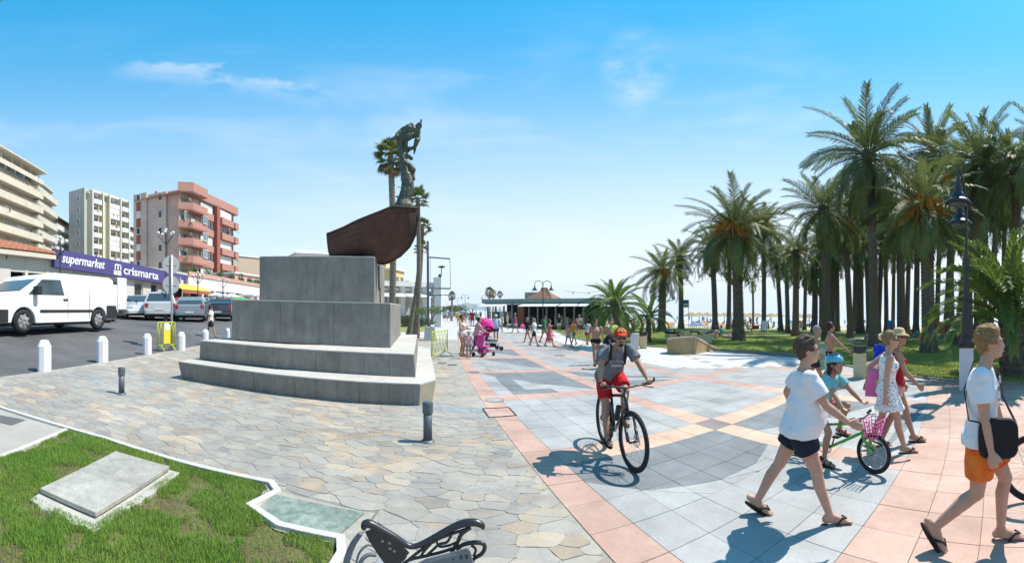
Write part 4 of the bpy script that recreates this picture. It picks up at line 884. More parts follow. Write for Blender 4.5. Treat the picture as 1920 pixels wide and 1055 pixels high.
def body(root, out, W, Wt, belt, roof, paint, name='body', bv=.035):
    """side outline (x,z) swept across the width, drawn in above the belt line"""
    def yy(z): return W / 2 if z <= belt else W / 2 - (W - Wt) / 2 * (z - belt) / (roof - belt)
    def cutz(poly, up):
        o = []; n = len(poly)
        for i in range(n):
            p, q = poly[i], poly[(i + 1) % n]; dp, dq = p[1] - belt, q[1] - belt
            if not up: dp, dq = -dp, -dq
            if dp >= 0: o.append(p)
            if dp * dq < 0: t = dp / (dp - dq); o.append((p[0] + (q[0] - p[0]) * t, belt))
        return o
    full = []; n = len(out)
    for i in range(n):
        p, q = out[i], out[(i + 1) % n]; full.append(p)
        if (p[1] - belt) * (q[1] - belt) < 0: t = (belt - p[1]) / (q[1] - p[1]); full.append((p[0] + (q[0] - p[0]) * t, belt))
    a = MB(); m = len(full); vs = [(x, yy(z), z) for x, z in full] + [(x, -yy(z), z) for x, z in full]; idx = {p: i for i, p in enumerate(full)}
    fs = [(i, (i + 1) % m, m + (i + 1) % m, m + i) for i in range(m)]
    for up in (0, 1):
        pl = cutz(full, up); ii = []
        for p in pl:
            k = min(range(m), key=lambda j: abs(full[j][0] - p[0]) + abs(full[j][1] - p[1]))
            if not ii or ii[-1] != k: ii.append(k)
        if len(ii) > 2: fs.append(tuple(reversed(ii))); fs.append(tuple(m + k for k in ii))
    a.add(vs, fs); o = a.build(name, paint, root)
    bm = bmesh.new(); bm.from_mesh(o.data); bmesh.ops.recalc_face_normals(bm, faces=bm.faces); bm.to_mesh(o.data); bm.free(); bev(o, bv, 3); return o, yy
def side_glass(root, pts, yy, m, name='side_window', sides=(1, -1)):
    for sg_ in sides:
        a = MB(); th = .006; a.prism([(x, sg_ * (yy(z) + .002), z) for x, z in pts], [(x, sg_ * (yy(z) + .002 + th), z) for x, z in pts]); a.build(name, m, root)
def cross_quad(root, x0, z0, x1, z1, yy, m, name, off=.012, ins=.10, nrm=1):
    nrm = -nrm; d = Vector((x1 - x0, 0, z1 - z0)).normalized(); nv = Vector((-d.z, 0, d.x)) * nrm
    a = MB(); vs = [Vector((x0, yy(z0) - ins, z0)), Vector((x1, yy(z1) - ins, z1)), Vector((x1, -yy(z1) + ins, z1)), Vector((x0, -yy(z0) + ins, z0))]
    a.prism([v + nv * .003 for v in vs], [v + nv * off for v in vs]); return a.build(name, m, root)
M_cglass = mat('car_glass', (.05, .07, .08), .08, spec=.9); M_trim = plain('black_trim', (.03, .03, .033), .6); M_lamp = mat('headlamp', (.55, .58, .6), .15, spec=.9); M_red = mat('tail_lamp', (.4, .02, .02), .2, spec=.8); M_plate = plain('number_plate', (.72, .72, .68), .5)
WP = mat('van_white', (.82, .82, .82), .28, dirt=.05, spec=.5, coat=.5)
def plate(root, x, z, wd=.5, nrm=-1):
    a = MB(); a.box((x, 0, z), (.015, wd, .11)); o = a.build('number_plate', M_plate, root)
def box_van(loc, rz, sc, label, highroof=0.0, doors=True, group=None):
    t = thing('van', loc, rz, label, 'van', group, sc); H = 1.70 + highroof; zf = lambda z: z if z < .6 else .6 + (z - .6) * .84
    out = [(2.55, .32), (2.62, .55), (2.60, .80), (2.50, .98), (1.75, 1.17), (1.62, 1.24), (.92, H - .18), (.72, H - .06), (.3, H), (-2.2, H - .01), (-2.38, H - .08), (-2.42, 1.0), (-2.42, .45)] + arch(-1.55, .40, .30)[::-1][::-1] + []
    out = [(2.55, .30), (2.62, .52), (2.60, zf(.80)), (2.50, zf(.98)), (1.75, zf(1.17)), (1.62, zf(1.24)), (.92, H - .18), (.72, H - .06), (.3, H), (-2.2, H - .01), (-2.38, H - .08), (-2.42, .95), (-2.42, .32), (-1.95, .32)] + arch(-1.52, .40, .32)[1:-1] + [(-1.10, .27), (1.15, .27)] + arch(1.57, .41, .30)[1:-1] + [(2.0, .30)]
    b, yy = body(t, out, 1.88, 1.60, zf(1.15), H, WP, bv=.05)
    side_glass(t, [(.05, zf(1.14)), (1.42, zf(1.14)), (.86, H - .22), (.12, H - .20)], yy, M_cglass)
    cross_quad(t, 1.60, zf(1.27), .93, H - .20, yy, M_cglass, 'windscreen', ins=.12)
    for sg_ in (1, -1):
        a = MB(); a.box((-.1, sg_ * .945, .60), (2.2, .02, .075)); a.build('rub_strip', M_trim, t)
        a = MB(); a.box((-1.85, sg_ * .942, .55), (.0, .0, .0)) if 0 else a.box((-2.15, sg_ * .947, .56), (.50, .012, .42)); a.build('rear_corner_trim', M_trim, t)
        a = MB(); a.box((.0, sg_ * .95, .93), (.18, .03, .04)); a.build('door_handle', M_trim, t)
        a = MB(); a.box((1.18, sg_ * 1.05, 1.16), (.16, .22, .24)); a.build('mirror', M_trim, t, bevel=.03)
        [MB().box((x, sg_ * .9445, .80), (.012, .006, .85)).build('door_seam', M_dark, t) for x in (-.10, -1.05)]
        a = MB(); a.prism([(2.22, sg_ * .945, .74), (2.60, sg_ * .70, .74), (2.56, sg_ * .68, .87), (2.05, sg_ * .945, .92)], [(2.24, sg_ * .96, .74), (2.63, sg_ * .70, .74), (2.59, sg_ * .68, .88), (2.05, sg_ * .955, .93)]); a.build('headlight', M_lamp, t)
    a = MB(); a.box((2.50, 0, .46), (.32, 1.80, .34)); a.box((2.30, .93, .48), (.40, .06, .34)); a.box((2.30, -.93, .48), (.40, .06, .34)); a.build('bumper', M_trim, t, bevel=.04)
    a = MB(); a.box((0, 0, .25), (4.6, 1.6, .10)); a.build('underbody', M_trim, t)
    for x in (1.57, -1.52):
        for y in (.86, -.86): tyre_wheel(t, x, y, .33, .2)
    plate(t, 2.67, .5)
    if doors:
        for sg_ in (1, -1):
            a = MB(); a.box((-2.68, sg_ * .98, 1.17), (.50, .05, H - .62)); d_ = a.build('rear_door', WP, t, bevel=.02)
            a = MB(); a.box((-2.70, sg_ * 1.011, .72), (.40, .012, .14)); a.build('number_plate', M_plate, d_)
        a = MB(); a.box((-2.43, 0, 1.05), (.02, 1.5, H - .5)); a.build('load_opening', M_darkin, t)
        a = MB(); a.box((-2.46, 0, .42), (.12, 1.8, .22)); a.build('rear_bumper', M_trim, t)
    return t
def car(loc, rz, sc, label, paint, kind='hatch', group=None, lights=True):
    """front towards +x"""
    t = thing('car', loc, rz, label, 'car', group, sc)
    K = dict(hatch=dict(L=2.02, H=1.45, hood=(1.15, .93), ws=(.95, .98, .30, 1.40), rear=(-1.55, 1.38, -1.92, .95)), mpv=dict(L=2.10, H=1.62, hood=(1.35, 1.0), ws=(1.3, 1.03, .45, 1.55), rear=(-1.80, 1.55, -2.05, 1.0)),
             sedan=dict(L=2.28, H=1.43, hood=(1.15, .92), ws=(.95, .96, .20, 1.38), rear=(-1.15, 1.36, -1.75, 1.0)))[kind]
    L_, H = K['L'], K['H']; ws = K['ws']; rr = K['rear']; belt = .95 if kind != 'mpv' else 1.02
    tail = [(-L_ + .02, rr[3] - .05 if kind != 'sedan' else .98), (-L_, .6), (-L_ + .03, .32)]
    out = [(L_ - .05, .30), (L_, .5), (L_ - .04, .72), K['hood'], (ws[0], ws[1]), (ws[2], ws[3]), (ws[2] - .35, H), (rr[0] + .45, H - .01), (rr[0], rr[1]), (rr[2], rr[3])] + tail + [(-1.70, .28)] + arch(-1.30, .36, .28)[1:-1] + [(-.92, .24), (.92, .24)] + arch(1.30, .36, .28)[1:-1] + [(1.68, .28)]
    b, yy = body(t, out, 1.74, 1.30, belt, H, paint, bv=.04)
    e = .06
    side_glass(t, [(rr[2] + .22, belt + .05), (ws[0] - .12, belt + .05), (ws[2] - .02, ws[3] - .08), (rr[0] + .1, rr[1] - .07)], yy, M_cglass)
    cross_quad(t, ws[0] - .03, ws[1] + .05, ws[2] + .02, ws[3] - .02, yy, M_cglass, 'windscreen', ins=.08)
    cross_quad(t, rr[2] + .03, rr[3] + .05, rr[0] - .02, rr[1] - .06, yy, M_cglass, 'rear_window', ins=.10, nrm=-1)
    for sg_ in (1, -1):
        a = MB(); a.box((L_ - .10, sg_ * .68, .68), (.18, .34, .15)); a.build('headlight', M_lamp, t, bevel=.03)
        a = MB(); a.box((-L_ + .05, sg_ * .74, .82), (.10, .20, .26)); a.build('tail_light', M_red, t, bevel=.02)
        a = MB(); a.box((ws[0] - .2, sg_ * .93, belt + .08), (.12, .16, .12)); a.build('mirror', paint, t, bevel=.02)
    a = MB(); a.box((L_ - .06, 0, .42), (.20, 1.6, .22)); a.build('bumper', M_trim if kind == 'mpv' else paint, t, bevel=.04)
    a = MB(); a.box((-L_ + .05, 0, .45), (.22, 1.62, .24)); a.build('rear_bumper', paint, t, bevel=.04)
    a = MB(); a.box((0, 0, .23), (3.7, 1.5, .10)); a.build('underbody', M_trim, t)
    plate(t, L_ + .055, .45); plate(t, -L_ - .072, .52 if kind != 'mpv' else .62)
    for x in (1.30, -1.30):
        for y in (.80, -.80): tyre_wheel(t, x, y, .31, .19)
    return t
fw = P(43, 630); rw = P(183, 621); d = fw - rw; sc = d.xy.length / 3.09; hd = math.atan2(d.y, d.x); left = Vector((-math.sin(hd), math.cos(hd), 0))
mid = (fw + rw) / 2 + left * (-.86 * sc if left.dot(Vector((mid_ := (fw + rw) / 2).xy.to_3d())) < 0 else .86 * sc); mid.z = g(mid.x, mid.y)
print('van scale', sc, 'z', mid.z)
box_van(mid, hd, sc, 'white delivery van at the left with its rear doors open')
v2 = at(158, 27); box_van(v2, hd + .05, 1.18, 'tall white van parked behind the delivery van', highroof=.35, doors=False)
def paint(n, c): return mat('paint_' + n, c, .25, spec=.6, coat=.6, metal=.25)
road_dir = math.atan2(.958, -.285)
def carpx(px, py, kind, pn, col, label, faces='away', sc=1.2, dr=0.0):
    p = P(px, py); v = Vector((p.x, p.y)).normalized(); a = math.atan2(v.y, v.x); rz_ = a + dr if faces == 'away' else a + math.pi + dr
    p = p + Vector((v.x, v.y, 0)) * 1.9 * sc; p.z = g(p.x, p.y); return car(p, rz_, sc, label, paint(pn, col), kind)
carpx(256, 599, 'hatch', 'white', (.72, .72, .72), 'white hatchback with grey bumper facing us beside the van', 'to', 1.28, .15)
carpx(279, 592, 'hatch', 'white', (.72, .72, .72), 'second white car half hidden behind the white hatchback', 'to', 1.2, .1)
carpx(303, 601, 'mpv', 'silver', (.58, .59, .60), 'silver people carrier seen from behind, by the sign post', 'away', 1.28, -.05)
carpx(338, 595, 'hatch', 'red', (.45, .02, .03), 'bright red car between the silver and grey ones', 'away', 1.25, -.05)
carpx(363, 603, 'hatch', 'grey', (.26, .31, .32), 'grey green hatchback with tail lights towards us', 'away', 1.22, -.12)
carpx(378, 590, 'mpv', 'white2', (.66, .67, .68), 'white van like car behind the grey hatchback', 'to', 1.2, .1)
carpx(418, 601, 'sedan', 'dark', (.035, .05, .075), 'dark blue saloon behind the walking man in white', 'away', 1.22, -.15)
carpx(405, 588, 'hatch', 'teal', (.22, .32, .36), 'blue grey car behind the dark saloon', 'away', 1.2, -.1)
carpx(310, 584, 'mpv', 'white', (.72, .72, .72), 'white minibus roof showing above the silver people carrier', 'away', 1.3, 0)
v3 = at(18, 23); car(v3, hd + .15, 1.2, 'grey and silver car parked behind the white delivery van', paint('grey2', (.3, .32, .33)), 'mpv')
v3 = at(-22, 21); car(v3, hd + .1, 1.2, 'dark car with pale roof at the left edge behind the van', paint('dark2', (.05, .05, .055)), 'hatch')
# ================================================================ monument: stepped granite pedestal, boat, bronze figure
fd = Vector((.977, .214, 0)); sdv = Vector((-.214, .977, 0))
mo = P(600, 700); mo.z = g(mo.x, mo.y)
MON = thing('monument', mo, label='grey granite stepped pedestal carrying an iron boat', cat='monument')
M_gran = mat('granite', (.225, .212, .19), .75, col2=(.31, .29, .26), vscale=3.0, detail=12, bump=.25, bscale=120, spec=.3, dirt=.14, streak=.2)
M_granL = mat('granite_sunlit', (.46, .44, .40), .75, col2=(.56, .53, .48), vscale=6, detail=10, bump=.2, bscale=120, dirt=.12)  # same granite painted paler, sun on the tops put into the colour
M_granB = mat('granite_brown', (.30, .27, .21), .75, col2=(.37, .34, .28), vscale=8)
def L0(p): return Vector(p) - mo
def level(bot, top, tread, names='cladding_slab', slabw=.5, alt=None):
    """core block clad with separate slabs; bot and top are matching open runs of points, front first, then the right side"""
    bk = bot[-1] - fd * (bot[-1] - bot[0]).dot(fd); tk = top[-1] - fd * (top[-1] - top[0]).dot(fd)
    cb = [L0(p) for p in bot] + [L0(bk)]; ct = [L0(p) for p in top] + [L0(tk)]
    cen = sum(cb, Vector()) / len(cb)
    def ins(p, k): q = Vector((cen.x - p.x, cen.y - p.y, 0)); return p + q.normalized() * k
    a = MB(); a.prism([ins(p, .045) for p in cb], [ins(p, .045) - Vector((0, 0, .03)) for p in ct]); a.build('core', M_gran, MON)
    for i in range(len(bot) - 1):
        b0, b1, t0, t1 = L0(bot[i]), L0(bot[i + 1]), L0(top[i]), L0(top[i + 1]); l = (b1 - b0).length; n = max(1, round(l / slabw)); d = (b1 - b0).normalized(); nin = Vector((-d.y, d.x, 0)) * .035
        for k in range(n):
            e = .0022 / l * (1 if n > 1 else 0); f0, f1 = k / n + e, (k + 1) / n - e; q = [b0.lerp(b1, f0), b0.lerp(b1, f1)]; u = [t0.lerp(t1, f0) - Vector((0, 0, .033)), t0.lerp(t1, f1) - Vector((0, 0, .033))]
            a = MB(); a.add([q[0], q[1], u[1], u[0], q[0] + nin, q[1] + nin, u[1] + nin, u[0] + nin], [(0, 1, 2, 3), (7, 6, 5, 4), (0, 4, 5, 1), (1, 5, 6, 2), (2, 6, 7, 3), (3, 7, 4, 0)])
            a.build('cladding_slab', M_granB if (alt and (i, k) in alt) else M_gran, MON, bevel=.003)
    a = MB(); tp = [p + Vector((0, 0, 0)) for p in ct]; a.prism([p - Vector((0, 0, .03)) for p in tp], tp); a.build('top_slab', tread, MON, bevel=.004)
    return bk, tk
b1 = [P(341, 710), P(518, 739), P(674, 755), P(786, 760), P(811, 750)]; t1 = [P(336, 672, .44), P(518, 691, .44), P(643, 707, .44), P(787, 717.5, .44), P(818.6, 712.8, .44)]
b1.append(b1[-1] + sdv * 7.6); t1 = []
for i, p in enumerate(b1):
    a_ = (b1[max(0, i - 1)], b1[min(len(b1) - 1, i + 1)]); d_ = (a_[1] - a_[0]).normalized(); q = p + Vector((d_.y, -d_.x, 0)) * .07 - (fd * .05 if i == 0 else Vector()); t1.append(Vector((q.x, q.y, g(q.x, q.y) + .44)))
b1[-1].z = g(b1[-1].x, b1[-1].y) 
for p in (b1[-1],): p.z = g(p.x, p.y)
t1[-1].z = g(t1[-1].x, t1[-1].y) + .44
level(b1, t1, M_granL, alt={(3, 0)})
def up(p, h): return Vector((p.x, p.y, g(p.x, p.y) + h))
a0_ = P(373.8, 672, .44); a1_ = P(779, 707, .44); b0_ = P(375.4, 637.7, .93); bm_ = P(540, 650, .93); b1_ = P(776, 663.4, .93)
am_ = a0_.lerp(a1_, .5) + Vector((0, -.12, 0)); bm_ = b0_.lerp(b1_, .5) + Vector((0, -.16, 0))
lv2b = [up(a0_, .44), up(am_, .44), up(a1_, .44), up(a1_ + sdv * 6.6, .44)]; lv2t = [up(b0_, .93), up(bm_, .93), up(b1_, .93), up(b1_ + sdv * 6.6, .93)]
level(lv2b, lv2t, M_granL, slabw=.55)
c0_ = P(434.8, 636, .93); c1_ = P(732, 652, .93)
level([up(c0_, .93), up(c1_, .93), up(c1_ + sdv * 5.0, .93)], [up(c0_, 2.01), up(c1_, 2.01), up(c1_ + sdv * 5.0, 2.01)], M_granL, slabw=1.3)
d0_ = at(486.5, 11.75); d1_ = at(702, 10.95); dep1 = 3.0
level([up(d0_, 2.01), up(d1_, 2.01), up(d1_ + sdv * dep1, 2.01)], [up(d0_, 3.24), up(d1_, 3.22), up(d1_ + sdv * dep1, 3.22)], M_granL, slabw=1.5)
# inscription plate on the right hand face
pc = d1_ + sdv * 1.25 + fd * .03; pc = up(pc, 2.62); t = MB(); rzf = math.atan2(fd.y, fd.x)
t.box(L0(pc) + Vector((0, 0, .15)), (.03, .62, .66), rz=rzf); t.build('plaque', plain('plaque_glass', (.05, .06, .06), .25), MON, bevel=.004)
t = MB(); t.box(L0(pc) + Vector((0, 0, -.38)), (.03, .03, .42), rz=rzf); t.build('conduit', M_dark, MON)
# ---- boat
M_rust = mat('rusted_iron', (.046, .020, .015), .62, col2=(.12, .046, .028), dirt=.3, streak=.25, vscale=2.2, detail=10, bump=.35, bscale=50, spec=.4)
M_rustd = mat('rusted_iron_dark', (.045, .028, .022), .7, var=.3, vscale=5)
bc = (d0_ + d1_) / 2 + sdv * .75; r_b = 11.4
uL = at(626, 12.2); uR = at(784, 11.25); cl = (uR - uL); cl.z = 0; Lb = cl.length; cu_ = cl.normalized(); cw = Vector((-cu_.y, cu_.x, 0))
ztop = g(d0_.x, d0_.y) + 3.24
BO = thing('boat_sculpture', Vector((uL.x, uL.y, ztop)), label='rust brown iron boat hull lying on top of the granite pedestal', cat='boat sculpture'); bo = Vector((uL.x, uL.y, ztop))
def lerpl(keys, t): return float(np.interp(t, [k[0] for k in keys], [k[1] for k in keys]))
def lerpk(keys, t):
    for (a, b), (c, d) in zip(keys, keys[1:]):
        if t <= c: k = (t - a) / (c - a) if c > a else 0; k = k * k * (3 - 2 * k); return b + (d - b) * k
    return keys[-1][1]
zg_ = lambda t: lerpl([(0, zat(440, 11.9)), (.25, zat(429, 11.7)), (.48, zat(415, 11.5)), (.66, zat(402, 11.3)), (.8, zat(392, 11.2)), (1, zat(390, 11.1))], t) - ztop
zk_ = lambda t: lerpl([(0, .0), (.42, -.0), (.58, zat(493, 11.3) - ztop), (.66, zat(490, 11.2) - ztop), (.80, zat(478, 11.2) - ztop), (.91, zat(460, 11.2) - ztop), (.97, zat(438, 11.2) - ztop), (1.0, zat(408, 11.2) - ztop)], t)
bm_f = lambda t: lerpk([(0, .42), (.45, .62), (.75, .55), (.93, .26), (1, .05)], t)
def hullp(t, s, side, out=0.0):
    """s from keel 0 to gunwale 1"""
    b = bm_f(t); zk, zg2 = zk_(t), zg_(t); V = lerpk([(0, .0), (.42, .05), (.7, .75), (1, 1)], t)
    yb = b * (s ** (.35 + .5 * V)) ; z = zk + (zg2 - zk) * (s if V > .5 else (s * (.25 + .75 * s) * (1 - V) + s * V)); y = (yb + out) * side
    return cu_ * (Lb * t) + cw * y + Vector((0, 0, z))
nS, nT = 8, 30
for side in (-1, 1):
    for k in range(nS):
        a = MB(); vs = []
        for i in range(nT + 1):
            t_ = i / nT; s0_, s1_ = k / nS, (k + 1) / nS + .012; o1, o2 = .016, .002
            vs += [hullp(t_, s0_, side, o1), hullp(t_, min(1, s1_), side, o2), hullp(t_, min(1, s1_), side, o2 - .03), hullp(t_, s0_, side, o1 - .03)]
        fs = []
        for i in range(nT):
            for q in range(4): A0, B0 = 4 * i + q, 4 * i + (q + 1) % 4; fs.append((A0, B0, B0 + 4, A0 + 4))
        fs += [(0, 1, 2, 3), tuple(4 * nT + q for q in (3, 2, 1, 0))]; a.add(vs, fs); o = a.build('plank', M_rust, BO)
        bm = bmesh.new(); bm.from_mesh(o.data); bmesh.ops.recalc_face_normals(bm, faces=bm.faces); bm.to_mesh(o.data); bm.free()
a = MB(); a.tube([hullp(i / 30, 0, 1) for i in range(31)] + [hullp(1, .5, 1), hullp(1, 1, 1) + Vector((0, 0, .02))], .035, 6); a.build('keel', M_rustd, BO)
for side in (-1, 1): a = MB(); a.tube([hullp(i / 24, 1, side, .01) + Vector((0, 0, .01)) for i in range(25)], .028, 6); a.build('gunwale', M_rustd, BO)
a = MB(); vs = [hullp(0, k / 8, 1) for k in range(9)] + [hullp(0, k / 8, -1) for k in range(8, -1, -1)]; a.prism([v - cu_ * .02 for v in vs], [v + cu_ * .03 for v in vs]); a.build('transom', M_rust, BO)
a = MB(); vs = [hullp(i / 20, .93, 1) for i in range(21)] + [hullp(i / 20, .93, -1) for i in range(20, -1, -1)]; a.prism([v - Vector((0, 0, .04)) for v in vs], vs); a.build('deck', M_rustd, BO)
# ---- bronze figure
M_brz = mat('bronze_patina', (.05, .058, .045), .55, col2=(.12, .14, .105), vscale=6, detail=9, metal=.35, bump=.4, bscale=30, spec=.5)
rF = 11.6; k_ = rF / 787; fo = pt(755, 391, rF) 
def fp(px, py, d=0.0): v = pt(px, py, rF + d) - fo; return v
def cap(mb, p, q, r0, r1, n=10): 
    p = Vector(p); q = Vector(q); mb.ball(p, r0, n, 7); mb.ball(q, r1, n, 7); mb.tube([p, q], [r0, r1], n)
m_ = MB()
ch = [((757, 389), 16), ((758, 375), 11.5), ((762, 360), 11), ((765, 345), 10), ((762, 330), 9), ((759, 316), 7), ((757, 303), 7.5), ((755, 290), 6.5), ((750, 277), 5.5), ((749, 266), 5.5), ((753, 254), 5.5)]
for (a_, ra), (b_, rb) in zip(ch, ch[1:]): cap(m_, fp(*a_), fp(*b_), ra * k_ * 1.12, rb * k_ * 1.12)
cap(m_, fp(736, 392), fp(768, 388), 7 * k_, 9 * k_); cap(m_, fp(731, 394, -.05), fp(748, 386, .1), 4 * k_, 7 * k_)
for a_, b_, ra, rb in (((731, 263), (745, 256), 1.8, 4), ((745, 256), (758, 246), 4.5, 6.5), ((758, 247), (770, 241), 7, 7.5), ((770, 243), (780, 243), 7, 5.5), ((780, 243), (787, 234), 5, 3.6), ((787, 234), (790, 224), 3.2, 1.2),
                       ((766, 256), (775, 252), 6, 4.5), ((784, 245), (782, 262), 3.6, 3.6), ((782, 262), (778, 274), 3.4, 3), ((778, 274), (776, 289), 2.6, 1.2), ((757, 284), (771, 278), 3, 3), ((768, 278), (778, 276), 2.6, 2.4), ((760, 290), (772, 297), 4, 2.6), ((758, 300), (774, 318), 4, 5), ((770, 318), (773, 334), 4, 4), ((752, 352), (741, 349), 1.2, .6), ((752, 370), (742, 368), 1.2, .6), ((761, 262), (760, 282), 3.4, 3.4)):
    cap(m_, fp(*a_, d=random.uniform(-.06, .06)), fp(*b_, d=random.uniform(-.06, .06)), ra * k_ * 1.3, rb * k_ * 1.3)
m_.ball(fp(757, 258, -.06), (.09, .09, .11), 12, 8)
me = remesh(m_, .014, 2, lambda co: .022 * wav(co, (22, 22, 6)) + .010 * wav(co, (50, 50, 40), 1.0)); me.materials.append(M_brz)
FG = inst('bronze_figure', me, None, fo); tag(FG, 'tall green bronze figure lifting a wing like shape above the boat', 'statue')
# ================================================================ palms
M_fr = mat('palm_leaf', (.10, .155, .038), .5, spec=.4, col2=(.20, .22, .07), vscale=1.5, objrand=.40, trans=.38)
M_fry = mat('palm_leaf_young', (.12, .21, .035), .5, spec=.4, col2=(.21, .28, .07), vscale=1.5, objrand=.2, trans=.35)
M_frd = mat('dry_frond', (.22, .17, .09), .8, col2=(.30, .24, .14), vscale=2, objrand=.2, trans=.15)
M_trk = mat('palm_trunk', (.115, .092, .070), .95, col2=(.20, .165, .13), vscale=5, bump=.9, bscale=22, stretch=(1, 1, 2.2))
M_trkw = mat('fan_palm_trunk', (.19, .155, .12), .95, col2=(.30, .26, .20), vscale=5, bump=.9, bscale=22, stretch=(1, 1, 2.2))
M_dat = mat('date_cluster', (.60, .27, .03), .7, col2=(.72, .38, .06), vscale=5, trans=.2)
def frond_mesh(name, Lr, droop, m, n=30, leaf=.5, young=0, wdt=.022, fold=.5, seed=1):
    rn = random.Random(seed); mb = MB(); pts = []; ang = R(12); p = Vector((0, 0, 0)); k = 14
    for i in range(k + 1): pts.append(p.copy()); ang2 = ang + droop * (i / k) ** 1.5; p = p + Vector((math.cos(ang2 - R(12)) * 1.0, 0, -math.sin(ang2 - R(12)))) * (Lr / k)
    mb.tube(pts, [.035 * (1 - i / k) * (Lr / 4) + .006 for i in range(k + 1)], 4, m=0)
    def samp(t): x = t * k; i = min(k - 1, int(x)); return pts[i].lerp(pts[i + 1], x - i), (pts[i + 1] - pts[i]).normalized()
    for i in range(n):
        t = .14 + .86 * i / (n - 1); c, d = samp(min(.999, t)); ll = leaf * Lr / 4 * (1.0 - .55 * abs(t - .45) * 1.6) * rn.uniform(.85, 1.12); up_ = Vector((0, 1, 0)).cross(d); up_.normalize()
        if up_.z < 0: up_ = -up_
        for sg in (1, -1):
            a = R(60 - 28 * t + rn.uniform(-9, 9)); out = (Vector((0, sg, 0)) * math.sin(a) + d * math.cos(a)); out = (out + up_ * (fold * rn.uniform(.5, 1.2))).normalized(); wv = out.cross(up_).normalized() * wdt * Lr / 4 * 1.3
            tip = c + out * ll * .62; end = c + out * ll + Vector((0, 0, -ll * .34 * rn.uniform(.4, 1.8)))
            mb.add([c - wv * .6, c + wv * .6, tip + wv, tip - wv, end], [(0, 1, 2, 3), (3, 2, 4)], 0)
    me = mb.mesh(name, [m]); return me
FR = [frond_mesh('frond', 4.0, R(dr), M_fr, 58, .74, seed=s_, fold=f_ * .8, wdt=.017) for dr, s_, f_ in ((42, 1, .45), (62, 2, .30), (92, 3, .25), (34, 4, .55))]
FRY = [frond_mesh('frond', 4.0, R(dr), M_fry, 56, .62, seed=s_ + 9, wdt=.030) for dr, s_ in ((55, 1), (85, 2), (110, 3))]
FRD = [frond_mesh('dry_frond', 3.2, R(95), M_frd, 26, .5, seed=30), frond_mesh('dry_frond', 3.0, R(120), M_frd, 26, .45, seed=31)]
def cluster_mesh(s_):
    rn = random.Random(s_); mb = MB()
    for i in range(34):
        a = rn.uniform(-.9, .9); L1 = rn.uniform(.7, 1.25); p0 = Vector((0, 0, 0)); d = Vector((1, a * .75, rn.uniform(.0, .7))).normalized(); p1 = p0 + d * L1 * .55; p2 = p1 + (d * .45 + Vector((0, 0, -.55 - .3 * rn.random()))) * L1
        mb.tube([p0, p1, p2], [.012, .012, .010], 3, False)
        for j in range(9): c = p1.lerp(p2, j / 8) + Vector((rn.uniform(-.05, .05), rn.uniform(-.05, .05), 0)); s = .032; mb.add([c + Vector((s, 0, 0)), c + Vector((-s * .5, s * .8, 0)), c + Vector((-s * .5, -s * .8, 0)), c + Vector((0, 0, -s * 1.4)), c + Vector((0, 0, s))], [(0, 1, 3), (1, 2, 3), (2, 0, 3), (1, 0, 4), (2, 1, 4), (0, 2, 4)])
    return mb.mesh('date_cluster', [M_dat])
CLU = [cluster_mesh(1), cluster_mesh(2)]
def trunk_mesh(base, top, r0, r1, bulb, m, rings=None, n=12, boots=True):
    """ringed trunk with protruding leaf bases"""
    mb = MB(); H_ = (top - base).length; rings = rings or max(10, int(H_ / .22)); d = (top - base); pts = []; rad = []
    for i in range(rings * 2 + 1):
        t = i / (rings * 2); bend = math.sin(t * math.pi) * .02 * H_; pts.append(d * t + Vector((bend * .6, bend * .3, 0))); rr = r0 + (r1 - r0) * t ** .7 + (r0 * .35) * max(0, 1 - t * 9)
        if bulb: b = max(0, 1 - abs(t - .945) / .075); rr += bulb * b * (2 - b)
        rad.append(rr * (1.06 if i % 2 else .95))
    mb.tube(pts, rad, n)
    if boots:
        for i in range(0, rings):
            t = (i + .5) / rings; c = d * t; rr = rad[min(len(rad) - 1, i * 2 + 1)]; q = 7
            for j in range(q):
                a = 2 * math.pi * (j + (i % 2) * .5) / q; o = Vector((math.cos(a), math.sin(a), 0)); s = Vector((-math.sin(a), math.cos(a), 0)) * rr * .36; hh = H_ / rings; bend = math.sin(t * math.pi) * .02 * H_; cc = c + Vector((bend * .6, bend * .3, 0)) + o * rr * .9
                e = rr * (.14 if not bulb or t < .86 else .3)
                mb.add([cc - s, cc + s, cc + o * e + s * .55 + Vector((0, 0, hh * .75)), cc + o * e - s * .55 + Vector((0, 0, hh * .75)), cc + Vector((0, 0, hh * .7))], [(0, 1, 2, 3), (3, 2, 4), (0, 3, 4), (2, 1, 4)])
    return mb.mesh('trunk', [m], smooth=False)
GOLD = math.pi * (3 - math.sqrt(5))
